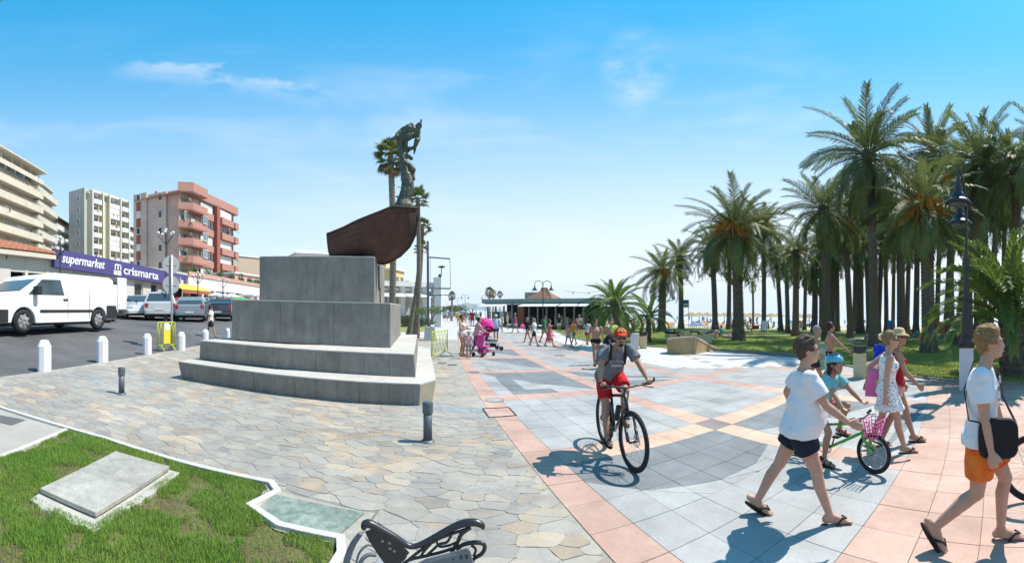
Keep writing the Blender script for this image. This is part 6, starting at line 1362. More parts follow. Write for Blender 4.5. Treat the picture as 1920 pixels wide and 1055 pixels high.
        for v in me.vertices:
            l = inv @ (v.co - head) / hf
            if l.z < .045: v.co = head + headM @ (V((l.x, l.y, .045 - (l.y < 0) * min(.03, -l.y * .25))) * hf)
        h_o = inst('helmet', me, t)
        for k in range(5): x = -.06 + .03 * k; a = MB(); a.tube([H(x, .085 - abs(x) * .5, .115), H(x * 1.05, .03, .152 - abs(x) * .25), H(x * 1.05, -.05, .152 - abs(x) * .25), H(x * .9, -.12, .115)], [.004, .009, .009, .004], 6); a.build('vent', plain('helmet_vent', (.03, .12, .16), .5), h_o)
        a = MB(); [a.tube([H(.085 * s_, 0, .04), H(.07 * s_, .02, -.07), H(0, .05, -.125)], .005, 5) for s_ in (-1, 1)]; a.build('chin_strap', M_trim, t)
    return t, dict(head=head, H=H, shL=shL, shR=shR, wL=wL, wR=wR, chest=chest, pel=pel, fwd=fwd, up=up_, rs=rs, sc=sc, kL=kL, kR=kR, t=t)
def wpt(t, v): return t.matrix_basis @ Vector(v)
def face_px(px, r_=1.0, off=0.0):
    """heading that faces right across the view at this column"""
    th = (px - CX) / F; return -th - math.pi / 2 + off
def fit(pa, pb, off=0.0):
    """base point on the ground between two foot pixels"""
    return (P(*pa) + P(*pb)) / 2
def tobase(t): bpy.context.view_layer.update(); return t
M_tee = cloth('white_tee', (.80, .80, .82), var=.02, rough=.9)
# 1. man in white T-shirt striding right (foreground)
fl = P(1440, 948); frr = P(1568, 998); c = fl.lerp(frr, .52)
th_ = (1505 - CX) / F; hd1 = -th_ - math.pi / 2 + .04
def ht_at(c, topy): r_ = Vector((c.x, c.y)).length; return zat(topy, r_) - c.z
h1 = ht_at(c, 628); print('man h', h1, 'dist', c.xy.length)
walk = dict(pel=(0, -.02, .90), chest=(0, .03, 1.25), neck=(0, .03, 1.45), head=(0, .07, 1.60), la=(-.09, -.43, .12), ra=(.10, .26, .085), lt=(0, .75, -.45), rt=(0, 1, -.08), lw=(-.34, -.03, .92), rw=(.24, .42, .97), twist=.18, rel=(.3, -1, -.3), lel=(-.3, -1, 0), rh=(0, .9, -.35), palm_r=(1, 0, .3), curl=.45)
# the near side is his right hand side: facing right in the view, camera sees his right
p1_, k1 = person(c, hd1, h1, 'man with tousled brown hair in white T-shirt and navy shorts striding past', 'pale', 'brown', 'full', True, M_tee, True, cloth('navy', (.018, .024, .045)), pose=walk, fine=True, belly=.095, leglen=.55, glasses=False, thick=1.2)
a = MB(); H1 = k1['H']; [a.tube([H1(.012 * s_, .108, .012), H1(.05 * s_, .094, .014), H1(.082 * s_, -.01, .012)], .0025, 5) for s_ in (-1, 1)]; a.build('glasses', M_trim, p1_)
# 2. boy in white T-shirt, orange shorts, black bag
fl = P(1775, 965); frr = P(1893, 1040); c = P(1842, 1022); th_ = (1850 - CX) / F; hd2 = -th_ - math.pi / 2 + .0; h2 = ht_at(c, 611)
p2_, k2 = person(c, hd2, h2, 'curly blond boy in white T-shirt and orange swim shorts at the right', 'pale', 'blond', 'curly', True, M_tee, True, mat('cloth_orange', (.70, .06, .015), .8, col2=(.80, .26, .03), vscale=9), pose=dict(pel=(0, 0, .90), chest=(0, .0, 1.25), neck=(0, .02, 1.45), head=(0, .07, 1.61), la=(-.09, .15, .085), ra=(.10, -.36, .19), lt=(0, 1, -.08), rt=(0, .55, -.8), lw=(-.30, .18, .84), rw=(.29, .07, .82), twist=-.06, curl=.9, rel=(.2, -1, 0)), fine=True, leglen=.72, thick=1.14)
# 3. cyclist on mountain bike ---- bikes first
M_bk = mat('bike_black', (.02, .02, .022), .35, spec=.5, coat=.3); M_tyre = plain('bicycle_tyre', (.022, .022, .024), .85); M_chrome = mat('bike_metal', (.5, .5, .52), .3, metal=.9)
def bicycle(loc, heading, sc, label, fm, small=False, basket=False, rw_=.345, steer=0.0, fork=M_bk, wb=1.08):
    """wheels in the local yz plane, front towards +y"""
    t = thing('bicycle', loc, heading, label, 'bicycle', None, sc); hb = wb / 2
    def wheel(y, rot=0):
        o = bpy.data.objects.new('wheel', None); 
        a = MB(); a.torus((0, 0, 0), rw_ - .025, .026, 'x', 40, 8); w_ = a.build('wheel', M_tyre, t, smooth=True); w_.location = (0, y, rw_); w_.rotation_euler = (0, 0, rot)
        a = MB(); a.torus((0, 0, 0), rw_ - .058, .011, 'x', 40, 6); a.build('rim', M_bk if not small else M_chrome, w_, smooth=True)
        a = MB(); n = 26
        for i in range(n): an = 2 * math.pi * i / n; s_ = .028 if i % 2 else -.028; a.tube([(s_, .02 * math.cos(an + .8), .02 * math.sin(an + .8)), (0, (rw_ - .06) * math.cos(an), (rw_ - .06) * math.sin(an))], .0016, 3, False)
        o = a.build('spokes', M_chrome, w_); o['kind'] = 'stuff'
        a = MB(); a.tube([(-.05, 0, 0), (.05, 0, 0)], .022, 10); a.build('hub', M_bk, w_)
        if not small: a = MB(); a.torus((-.045, 0, 0), .07, .006, 'x', 24, 4); [a.bar((-.045, 0, 0), (-.045, .07 * math.cos(q * 1.257), .07 * math.sin(q * 1.257)), .004, .01) for q in range(5)]; a.build('brake_disc', M_chrome, w_)
        return w_
    wheel(-hb); wheel(hb, steer)
    k = rw_ / .345; bb = Vector((0, -.10 * k, .30 * k)); st = Vector((0, -.26 * k, .80 * k)); ht = Vector((0, hb - .26 * k, .82 * k)); hbm = Vector((0, hb - .20 * k, .68 * k)); ra = Vector((0, -hb, rw_)); fa = Vector((0, hb, rw_))
    a = MB(); a.tube([bb, hbm], .024 * k ** .5, 10); a.tube([st + Vector((0, .02, -.08)), ht], .020 * k ** .5, 10); a.tube([bb, st], .018, 10); a.tube([ht + Vector((0, -.01, .03)), hbm - Vector((0, -.015, .03))], .024, 10)
    for s_ in (-1, 1): a.tube([bb + Vector((.02 * s_, 0, 0)), ra + Vector((.055 * s_, .03, 0)), ra + Vector((.055 * s_, 0, 0))], .011, 8); a.tube([st + Vector((.02 * s_, 0, -.10)), ra + Vector((.055 * s_, .01, .02))], .009, 8)
    a.build('frame', fm, t, smooth=True)
    a = MB(); cr = hbm + (fa - hbm) * .16
    a.tube([hbm, cr], .02, 8); a.bar(cr + Vector((-.065, 0, 0)), cr + Vector((.065, 0, 0)), .04, .03)
    for s_ in (-1, 1): a.tube([cr + Vector((.06 * s_, 0, .01)), cr + (fa - cr) * .5 + Vector((.06 * s_, 0, 0))], .017, 8); a.tube([cr + (fa - cr) * .5 + Vector((.06 * s_, 0, 0)), fa + Vector((.06 * s_, 0, 0))], .021, 8)
    o = a.build('fork', fork, t, smooth=True)
    hs_ = ht + Vector((0, .07, .10)) * k; hw2 = .33 * k ** .5; a = MB(); a.tube([ht, ht + Vector((0, -.01, .07)) * k, hs_], .014, 8)
    a.tube([hs_ + Vector((-hw2, -.05, .03)), hs_ + Vector((-.12, -.0, .02)), hs_, hs_ + Vector((.12, 0, .02)), hs_ + Vector((hw2, -.05, .03))], .012, 8); hbar = a.build('handlebar', M_bk, t, smooth=True)
    for s_ in (-1, 1):
        a = MB(); a.tube([hs_ + Vector((s_ * (hw2 - .11), -.035, .026)), hs_ + Vector((s_ * hw2, -.052, .03))], .019, 8); a.build('grip', M_trim, hbar)
        a = MB(); a.tube([hs_ + Vector((s_ * (hw2 - .13), .0, .015)), hs_ + Vector((s_ * (hw2 - .06), .035, -.0)), hs_ + Vector((s_ * (hw2 - .0), .03, -.01))], .006, 6); a.build('brake_lever', M_trim, hbar)
        if not small: a = MB(); a.tube([hs_ + Vector((s_ * (hw2 + .0), -.05, .03)), hs_ + Vector((s_ * (hw2 + .02), -.0, .07)), hs_ + Vector((s_ * (hw2 + .0), .04, .10))], .014, 8); a.build('bar_end', M_trim, hbar)
    sp_ = st + Vector((0, -.03, .10)) * k; a = MB(); a.tube([st, sp_], .013, 8); a.build('seat_post', M_chrome, t)
    a = MB(); ell(a, sp_ + Vector((0, -.04, .02)), .075, .11, .03); capsule(a, sp_ + Vector((0, 0, .02)), sp_ + Vector((0, .15, .025)), .035, .018); me = remesh(a, .01, 1); me.materials.append(M_trim); inst('saddle', me, t)
    a = MB(); a.torus(bb + Vector((.05, 0, 0)), .085 * k, .006, 'x', 24, 4); a.torus(bb + Vector((.055, 0, 0)), .06 * k, .005, 'x', 20, 4); a.build('chainring', M_bk, t)
    a = MB(); a.tube([bb + Vector((.055, 0, .085 * k)), ra + Vector((.055, 0, .04))], .005, 4); a.tube([bb + Vector((.055, 0, -.085 * k)), ra + Vector((.055, 0, -.04))], .005, 4); a.build('chain', M_dark, t)
    for s_, dz in ((1, -1), (-1, 1)):
        e = bb + Vector((.075 * s_, .08 * k * dz * .5, -.15 * k * (1 if s_ > 0 else -1))); a = MB(); a.tube([bb + Vector((.06 * s_, 0, 0)), e], .012, 6); cr_ = a.build('crank', M_bk, t); a = MB(); a.box(e + Vector((.06 * s_, 0, 0)), (.10, .09, .022)); a.build('pedal', M_trim, cr_)
    if basket:
        c_ = hs_ + Vector((0, .14, -.10)); a = MB()
        for lv in range(5):
            z = -.10 + .05 * lv; rx, ry = .10 + .012 * lv, .075 + .008 * lv; pts = [c_ + Vector((rx * sx, ry * sy, z)) for sx, sy in ((-1, -1), (1, -1), (1, 1), (-1, 1), (-1, -1))]; a.tube(pts, .006, 5)
        for q in range(5):
            for sx in (-1, 1): f_ = -1 + q * .5; a.tube([c_ + Vector((.10 * sx, .075 * f_, -.10)), c_ + Vector((.148 * sx, .107 * f_, .10))], .006, 4); a.tube([c_ + Vector((.10 * f_, .075 * sx, -.10)), c_ + Vector((.148 * f_, .107 * sx, .10))], .006, 4)
        a.build('basket', mat('pink_wire', (.75, .12, .38), .6), t)
    return t, dict(hs=hs_, hw=hw2, sp=sp_, bb=bb, k=k)
fw_ = P(1187, 884); rw2 = P(1126, 824); d = fw_ - rw2; sc_ = d.xy.length / 1.08; hdB = math.atan2(d.y, d.x) - math.pi / 2; mid = (fw_ + rw2) / 2; mid.z = g(mid.x, mid.y); print('bike scale', sc_, mid.xy.length)
bsc = 1.06; mid = fw_ - d.normalized() * .54 * bsc; mid.z = g(mid.x, mid.y)
BK, kb_ = bicycle(mid, hdB, bsc, 'black mountain bike with white lettering ridden by man in red cap', M_bk, steer=.12)
s_ = 1.75 / 1.75
def inv_h(kb, ht, bsc): return bsc / (ht / 1.75)
hC = 1.66; f2 = bsc / (hC / 1.75); hs_ = kb_['hs'] * f2; hwB = kb_['hw'] * f2; sp_ = kb_['sp'] * f2; bbp = kb_['bb'] * f2
RED = cloth('red_shorts', (.50, .015, .02)); GREYT = mat('cloth_grey_print', (.16, .175, .195), .9, var=.12, vscale=12)
pc_, kc = person(mid, hdB, hC, 'cyclist in red cap, grey T-shirt and red shorts riding toward us', 'tan', 'dark', 'short', True, GREYT, True, RED, feet='sandal', fine=True, hat='cap', hatm=mat('red_cap', (.62, .03, .02), .8), glasses=True, leglen=.80, belly=.02, thick=1.06,
    pose=dict(pel=(0, sp_.y - .02, sp_.z + .10), chest=(0, sp_.y + .21, sp_.z + .41), neck=(0, sp_.y + .35, sp_.z + .56), head=(0, sp_.y + .46, sp_.z + .67), la=(-.13, bbp.y + .0, bbp.z + .18 * f2), ra=(.13, bbp.y + .03, bbp.z - .08 * f2), lt=(0, 1, -.1), rt=(0, 1, -.15), kp=(0, 1, .1), lw=(-hwB + .02, hs_.y - .08, hs_.z + .05), rw=(hwB - .02, hs_.y - .08, hs_.z + .05), lh=(.1, .9, -.3), rh=(-.1, .9, -.3), palm_l=(0, 0, 1), palm_r=(0, 0, 1), lel=(-1, -.6, -.2), rel=(1, -.6, -.2), yaw=-.15, pitch=-.12, curl=1.3))
Hc = kc['H']; a = MB(); ell(a, Hc(0, .083, -.045), .03, .02, .012, None, 10, 6); ell(a, Hc(0, .07, -.085), .035, .03, .03, None, 10, 6); a.build('beard', HAIR['dark'], pc_)
a = MB(); [a.ball(Hc(x, y, z), .018, 7, 5) for x, y, z in ((-.04, .055, .095), (.0, .07, .10), (.04, .055, .10), (-.02, .045, .118), (.025, .04, .122))]; a.build('cap_badge', mat('cap_gold', (.75, .45, .12), .7), pc_)
a = MB(); up = kc['up']; fw2 = kc['fwd']; cc = kc['chest'] - fw2 * .17
ell(a, cc - up * .02, .14, .085, .21); me = remesh(a, .012, 1); me.materials.append(plain('backpack_black', (.02, .02, .024), .8)); BP = bpy.data.objects.new('backpack', me); COL.objects.link(BP); BP.matrix_world = pc_.matrix_basis.copy(); tag(BP, 'black backpack worn by the man on the mountain bike', 'backpack')
for s_ in (-1, 1): a = MB(); c_ = kc['chest']; a.tube([c_ + Vector((.10 * s_, 0, 0)) + up * .20 - fw2 * .10, c_ + Vector((.105 * s_, 0, 0)) + up * .215 + fw2 * .03, c_ + Vector((.11 * s_, 0, 0)) + up * .06 + fw2 * .145, c_ + Vector((.15 * s_, 0, 0)) - up * .10 + fw2 * .10, c_ + Vector((.15 * s_, 0, 0)) - up * .16 - fw2 * .08], .017, 8, flat=.4); o = a.build('strap', plain('backpack_black', (.02, .02, .024)), BP)
# shirt print
t2 = MB(); c_ = kc['chest'] + fw2 * .150; rr_ = random.Random(4)
for q in range(7): x = -.09 + .03 * q; t2.bar(c_ + Vector((x, 0, 0)) + up * rr_.uniform(-.02, .02), c_ + Vector((x + .035, 0, 0)) + up * rr_.uniform(.03, .06) + fw2 * (-.005), .012, .008)
t2.bar(c_ + Vector((-.08, 0, 0)) - up * .07 + fw2 * .004, c_ + Vector((.08, 0, 0)) - up * .06 + fw2 * .004, .01, .03); t2.build('shirt_print', cloth('pale_print', (.45, .45, .46)), pc_)
# frame lettering
for sx in (1, -1):
    mL = Matrix.Translation(kb_['bb'] + Vector((.027 * sx, .07 if sx > 0 else .33, .08 if sx > 0 else .33))) @ Matrix.Rotation(R(90 * sx), 4, 'Z') @ Matrix.Rotation(R(-50 * -sx), 4, 'Y') @ Matrix.Rotation(R(90), 4, 'X')
    txt('CONOR', .085, 'lettering', plain('lettering_white', (.8, .8, .8)), BK, mL, ext=.001)
a = MB(); a.tube([kb_['bb'] + Vector((0, .07, .16)), kb_['bb'] + Vector((0, .16, .34))], .036, 12); a.build('water_bottle', plain('bottle', (.05, .05, .055), .4), BK)
a = MB(); [a.box((.0, .54 + .21 * q, .345 - .10), (.03, .05, .035)) for q in (1,)]; 
# 4. girl on green bike
fw_ = P(1638, 888); rw2 = P(1482, 850); d = fw_ - rw2; sc4 = d.xy.length / .92; hdG = math.atan2(d.y, d.x) - math.pi / 2; mid = (fw_ + rw2) / 2; mid.z = g(mid.x, mid.y); print('girl bike', sc4)
gsc = 1.0; mid = fw_ - d.normalized() * .58 * gsc; mid.z = g(mid.x, mid.y)
GREEN = mat('bike_green', (.06, .42, .05), .3, spec=.5, coat=.5)
BG, kg = bicycle(mid, hdG, gsc, 'small green bicycle with pink basket ridden by child in blue helmet', GREEN, small=True, basket=True, rw_=.25, fork=GREEN, wb=1.16, steer=-.1)
hG = 1.46; f3 = gsc / (hG / 1.75); hs_ = kg['hs'] * f3; sp_ = kg['sp'] * f3; bbp = kg['bb'] * f3; hwG = kg['hw'] * f3
pg_, kgp = person(mid, hdG, hG, 'child with brown hair and light blue helmet riding the green bicycle', 'tan', 'dark', 'long', True, cloth('aqua', (.22, .50, .50)), True, cloth('pink_shorts', (.72, .16, .30)), feet='sandal', fine=True, hat='helmet', hatm=mat('helmet_blue', (.09, .42, .58), .35, coat=.4, spec=.5), child=True, leglen=.45, thick=.95, vox=.013,
    pose=dict(pel=(0, sp_.y, sp_.z + .12), chest=(0, sp_.y + .16, sp_.z + .46), neck=(0, sp_.y + .24, sp_.z + .64), head=(0, sp_.y + .29, sp_.z + .78), la=(-.14, bbp.y + .1, bbp.z + .24 * f3), ra=(.14, bbp.y, bbp.z - .12 * f3), lt=(0, 1, -.1), rt=(0, 1, -.1), kp=(0, 1, .2), lw=(-hwG + .03, hs_.y - .08, hs_.z + .06), rw=(hwG - .03, hs_.y - .08, hs_.z + .06), lh=(.1, .9, -.3), rh=(-.1, .9, -.3), palm_l=(0, 0, 1), palm_r=(0, 0, 1), lel=(-.7, -.4, -.8), rel=(.7, -.4, -.8), curl=1.3))
# 5. woman in white dress with dark print
PRD = bpy.data.materials.new('printed_dress'); PRD.use_nodes = True; tt_ = PRD.node_tree; b_ = tt_.nodes['Principled BSDF']; b_.inputs['Roughness'].default_value = .85
vo = tt_.nodes.new('ShaderNodeTexVoronoi'); vo.inputs['Scale'].default_value = 28; tco = tt_.nodes.new('ShaderNodeTexCoord'); nz = tt_.nodes.new('ShaderNodeTexNoise'); nz.inputs['Scale'].default_value = 45; ad = tt_.nodes.new('ShaderNodeMath'); ad.operation = 'MULTIPLY_ADD'; ad.inputs[1].default_value = .45
tt_.links.new(tco.outputs['Object'], vo.inputs['Vector']); tt_.links.new(tco.outputs['Object'], nz.inputs['Vector']); tt_.links.new(nz.outputs[0], ad.inputs[0]); tt_.links.new(vo.outputs['Distance'], ad.inputs[2])
cp = tt_.nodes.new('ShaderNodeValToRGB'); cp.color_ramp.interpolation = 'CONSTANT'; cp.color_ramp.elements[0].color = (.02, .02, .04, 1); cp.color_ramp.elements[1].position = .50; cp.color_ramp.elements[1].color = (.78, .76, .74, 1); tt_.links.new(ad.outputs[0], cp.inputs[0]); tt_.links.new(cp.outputs[0], b_.inputs['Base Color']); MATS['printed_dress'] = PRD
c = P(1664, 846); hd5 = -(1674 - CX) / F - math.pi / 2 + .08; h5 = ht_at(c, 622); print('woman', h5)
wk2 = dict(pel=(0, 0, .92), la=(-.08, -.24, .10), ra=(.08, .24, .085), lt=(0, .9, -.35), lw=(-.28, -.16, .86), rw=(.24, .08, .84), twist=.1, head=(0, .06, 1.625), neck=(0, .02, 1.46), skirt=.30, chest=(0, .0, 1.27), curl=.9)
p5, k5 = person(c, hd5, h5, 'woman in sunglasses and white dress printed with dark motifs', 'pale', 'fair', 'bun', True, PRD, None, None, pose=dict(wk2, rw=(.27, -.05, .84), lw=(-.24, -.30, .98)), fine=True, female=True, topkind='dress', glasses=True, vox=.013)
a = MB(); a.ball(k5['H'](-.02, -.145, .05), .055, 8, 6); me = remesh(a, .012, 1, lambda co: .01 * wav(co, (60, 60, 60))); me.materials.append(mat('cream_flower', (.75, .68, .38), .8)); inst('hair_flower', me, p5)
# pink bag behind her
M_pink = mat('pink_bag', (.78, .16, .42), .6, var=.05)
bx_ = pt(1641, 716, c.xy.length + .12); t = thing('tote_bag', bx_, hd5, 'large pink beach bag with yellow spot carried by the woman in printed dress', 'bag', scale=h5 / 1.75 * .82)
a = MB(); loft(a, [(Vector((0, 0, -.26)), Vector((1, 0, 0)), Vector((0, 1, 0)), .05, .19), (Vector((0, 0, -.05)), Vector((1, 0, 0)), Vector((0, 1, 0)), .055, .18), (Vector((0, 0, .18)), Vector((1, 0, 0)), Vector((0, 1, 0)), .05, .13), (Vector((0, 0, .22)), Vector((1, 0, 0)), Vector((0, 1, 0)), .03, .11)], 14); me = remesh(a, .015, 2, lambda co: .008 * wav(co, (25, 25, 20))); me.materials.append(M_pink); inst('bag', me, t)
a = MB(); a.lathe([(.06, 0), (.06, .01)], n=18); o = a.build('spot', mat('bag_yellow', (.80, .60, .08)), t); o.matrix_local = Matrix.Translation((.062, .06, .0)) @ Matrix.Rotation(R(90), 4, 'Y')
a = MB(); a.tube([(0, -.07, .20), (0, -.04, .36), (0, .04, .36), (0, .07, .20)], .008, 6); a.build('handle', M_pink, t)
# 6. woman with straw hat and red top beyond her
c6 = P(1680, 832); h6 = ht_at(c6, 618); p6, k6 = person(c6, hd5 - .02, h6, 'woman in straw sun hat and dark red top behind the printed dress', 'tan', 'brown', 'bun', True, cloth('dark_red', (.42, .02, .035)), True, cloth('pink_patterned', (.60, .36, .36), var=.3, vscale=20), pose=dict(wk2, la=(-.08, .28, .085), ra=(.08, -.22, .1), lt=None, rt=(0, .9, -.35), lw=(-.26, .14, .84), rw=(.27, .30, .95)), fine=True, female=True, topkind='tank', hat='sun', hatm=mat('straw', (.62, .45, .24), .85, var=.1, vscale=40), leglen=.4, glasses=True, vox=.014)
# black bag of the boy
bsz = h2 / 1.75; t = thing('shoulder_bag', wpt(p2_, (.245, .12, .93)), hd2, 'black messenger bag hanging at the hip of the boy in orange shorts', 'bag', scale=bsz)
a = MB(); pl = []
for q in range(20): an = 2 * math.pi * q / 20; pl.append((0, .15 * math.copysign(abs(math.cos(an)) ** .5, math.cos(an)), .15 * math.copysign(abs(math.sin(an)) ** .5, math.sin(an))))
a.prism([(-.03, y, z) for _, y, z in pl], [(.035, y, z) for _, y, z in pl]); a.build('pouch', plain('bag_black', (.015, .015, .017), .8), t, bevel=.015)
a = MB(); L1 = lambda v: Vector(v) - Vector((.245, .12, .93)); a.tube([L1((.235, .25, 1.04)), L1((.13, .155, 1.22)), L1((.0, .14, 1.36)), L1((-.09, .03, 1.49)), L1((-.09, -.07, 1.46)), L1((.05, -.145, 1.25)), L1((.20, -.10, 1.05)), L1((.24, .0, 1.04))], .013, 8, flat=.4); a.build('strap', plain('bag_black', (.015, .015, .017)), t)
# T-shirt print on the boy
a = MB(); kk2 = k2; cc = Vector((.06, .137, 1.27))
for q in range(9): a.box(cc + Vector((random.uniform(-.06, .05), random.uniform(0, .002), random.uniform(-.10, .09))), (.035, .006, .018), rz=-.35)
a.build('shirt_print', cloth('lilac_print', (.45, .40, .52)), p2_)['kind'] = 'stuff'
# 7. older man with green towel and shirtless boy
c = P(1528, 738); h = ht_at(c, 609); hd7 = -(1530 - CX) / F - math.pi / 2 + .1
person(c, hd7, h, 'older man with cropped grey hair carrying a green towel, walking right', 'tan', 'grey', 'short', None, None, True, cloth('dark_trunks', (.03, .035, .05)), pose=walk | dict(lw=(-.28, .12, 1.0), rw=(.26, .1, .95), la=(-.09, -.3, .1)), belly=.05, vox=.016)
tw = pt(1541, 668, c.xy.length - .18); a = MB(); loft(a, [(Vector((0, 0, z)), Vector((1, 0, 0)), Vector((0, 1, 0)), .04 + .03 * abs(z), .10 + .03 * math.sin(z * 9)) for z in (-.34, -.2, 0, .2, .34)], 12); me = remesh(a, .02, 1, lambda co: .012 * wav(co, (30, 30, 8))); me.materials.append(mat('green_towel', (.04, .22, .10), .95, col2=(.55, .6, .5), vscale=6)); TW = inst('towel', me, None, tw, (.1, 0, hd7)); tag(TW, 'green and white towel over the arm of the grey haired man', 'towel')
c = P(1556, 728); h = ht_at(c, 604)
person(c, hd7, h, 'shirtless dark haired boy in black trunks stretching one arm forward', 'tan', 'dark', 'full', None, None, True, cloth('black_trunks', (.015, .015, .02)), pose=dict(pel=(0, 0, .92), la=(-.09, -.22, .1), ra=(.1, .24, .085), lt=(0, .9, -.4), rw=(.30, .42, 1.02), lw=(-.26, .1, 1.0), curl=.4), vox=.016, thick=.92)
# 8. seated person in blue on bench behind the bin
c = P(1645, 700); r8 = c.xy.length
p8, k8 = person(c + Vector((0, 0, .0)), hd7 + .6, 1.68, 'seated person in bright blue top seen from behind, beside the bin', 'tan', 'dark', 'full', True, cloth('bright_blue', (.02, .05, .50)), True, cloth('grey_shorts', (.3, .29, .28)), pose=dict(pel=(0, 0, .50), chest=(0, .08, .86), neck=(0, .14, 1.06), head=(0, .22, 1.20), la=(-.12, .42, .085), ra=(.12, .42, .085), kp=(0, 1, 1), lw=(-.2, .38, .62), rw=(.2, .38, .62)), vox=.017)
# 9. small and middle distance figures -------------------------------------------------
def cl(n, c, **k): return cloth(n, c, **k)
WALKA = dict(pel=(0, 0, .92), la=(-.09, -.28, .10), ra=(.10, .28, .085), lt=(0, .9, -.4), lw=(-.30, .16, .88), rw=(.30, -.12, .86)); WALKB = dict(pel=(0, 0, .92), la=(-.09, .26, .085), ra=(.10, -.28, .10), rt=(0, .9, -.4), lw=(-.30, -.12, .86), rw=(.30, .16, .88))
STAND = {}; PHONE = dict(lw=(-.12, .30, 1.15), rw=(.12, .30, 1.15), lel=(-1, -.5, -.8), rel=(1, -.5, -.8)); PUSH = dict(lw=(-.2, .46, 1.05), rw=(.2, .46, 1.05), chest=(0, .06, 1.27), neck=(0, .09, 1.45), head=(0, .14, 1.6), la=(-.09, -.2, .1), ra=(.1, .15, .085))
def small(px, fy, topy, label, face=0.0, **k):
    """face 0 looks away from the viewer, pi towards, +-pi/2 sideways"""
    c = P(px, fy); h = ht_at(c, topy); hd = -(px - CX) / F + face; vx = max(.018, min(.03, c.xy.length / 787 * .75)); return person(c, hd, h, label, vox=k.pop('vox', vx), **k)
PI = math.pi
small(1117, 684, 597, 'shirtless man in short black trunks walking toward us, left of the pair', PI + .2, skin='tan', hair='dark', botm=cl('black_trunks', (.015, .015, .02)), leglen=.22, pose=WALKA, thick=1.05, glasses=True, vox=.02, feet='shoe')
small(1147, 690, 596, 'shirtless man holding yellow green cloth beside the man in black trunks', PI - .1, skin='tan', hair='brown', botm=cl('black_trunks', (.015, .015, .02)), leglen=.3, pose=dict(WALKB, rw=(.26, .22, 1.2)), thick=1.1, vox=.02)
c = pt(1152, 616, P(1147, 690).xy.length - .3); a = MB(); ell(a, (0, 0, 0), .14, .06, .13); ell(a, (.05, 0, -.12), .10, .05, .10); me = remesh(a, .02, 1, lambda co: .02 * wav(co, (22, 22, 14))); me.materials.append(mat('lime_cloth', (.48, .72, .10), .85)); tag(inst('cloth', me, None, c), 'lime green bundle of cloth in the hand of a shirtless man', 'cloth')
small(866, 668, 589, 'slim woman in white top and pink shorts standing by the pushchair', -PI / 2 - .5, skin='tan', hair='brown', hairstyle='bun', female=True, topkind='tank', topm=cl('offwhite', (.62, .58, .54)), botm=cl('pale_pink', (.66, .42, .38)), leglen=.3, pose=dict(PHONE), thick=.9)
small(893, 664, 594, 'woman in pink blouse with dark hair pushing a pushchair', -PI / 2 + .25, skin='tan', hair='dark', hairstyle='bun', female=True, topm=cl('dusty_pink', (.58, .33, .35)), botm=cl('purple_trousers', (.20, .05, .16)), leglen=1.6, pose=PUSH)
small(879, 672, 620, 'small child in pink T-shirt and blue cap in front of the pushchair', PI * .9, skin='tan', hair='fair', child=True, topm=cl('light_pink', (.72, .40, .44)), botm=cl('denim_blue', (.20, .26, .40)), leglen=.45, hat='cap', hatm=cl('teal_cap', (.18, .38, .38)))
small(930, 641, 589, 'man in pale blue shirt, blue shorts and white cap walking toward us', PI, skin='tan', hair='grey', topm=cl('pale_blue', (.42, .52, .62)), botm=cl('royal_blue', (.03, .05, .28)), hat='cap', hatm=cl('white_cap', (.7, .7, .7)), belly=.05, leglen=.55, pose=WALKA)
small(942, 622, 588, 'man in striped shirt standing at the restaurant entrance', PI / 2, skin='tan', hair='grey', topm=cl('blue_white', (.45, .48, .55)), botm=cl('beige', (.45, .38, .28)), leglen=1.7, pose=STAND)
small(951, 616, 586, 'thin person in beige at the restaurant doorway', -PI / 2, skin='tan', hair='fair', topm=cl('sand_top', (.50, .42, .34)), botm=cl('beige', (.45, .38, .28)), leglen=1.7, pose=STAND)
small(989, 642, 595, 'man in black top and tan shorts with a pink bag', PI * .6, skin='tan', hair='grey', topm=cl('black_top', (.02, .018, .022)), botm=cl('tan_shorts', (.38, .30, .22)), leglen=.7, pose=WALKB)
small(1001, 648, 596, 'man in white shirt and black shorts next to the man in black', -PI / 2 - .3, skin='tan', hair='grey', topm=cl('white_shirt', (.70, .70, .70)), botm=cl('black_shorts', (.02, .02, .024)), leglen=.7, pose=WALKA)
small(1021, 642, 592, 'man in green T-shirt just behind the woman in coral dress', -PI / 2 - .2, skin='tan', hair='dark', topm=cl('green_tee', (.03, .20, .08)), botm=cl('khaki', (.36, .30, .20)), leglen=.7, pose=WALKB)
small(1030, 649, 598, 'woman in long coral dress carrying a pink bag', -PI / 2 - .1, skin='tan', hair='brown', hairstyle='bun', female=True, topkind='dress', topm=cl('coral', (.55, .13, .13), var=.3, vscale=14), pose=dict(WALKA, skirt=.55))
small(1066, 650, 607, 'girl in flowery top and aqua skirt with pole beside her', PI * .8, skin='tan', hair='brown', hairstyle='long', child=True, topm=cl('peach_print', (.55, .30, .26), var=.4, vscale=16), botm=cl('aqua_skirt', (.20, .42, .45)), leglen=.6, pose=WALKA)
small(1076, 646, 600, 'man in orange T-shirt and teal shorts', PI * .7, skin='tan', hair='brown', topm=cl('orange_tee', (.66, .26, .03)), botm=cl('teal_shorts', (.03, .22, .24)), leglen=.7, pose=WALKB)
small(1101, 646, 599, 'man in pale shirt with red shorts and blue backpack', PI * .15, skin='tan', hair='dark', topm=cl('pale_shirt', (.50, .54, .62)), botm=cl('red_short2', (.50, .03, .03)), leglen=.6, pose=WALKA)
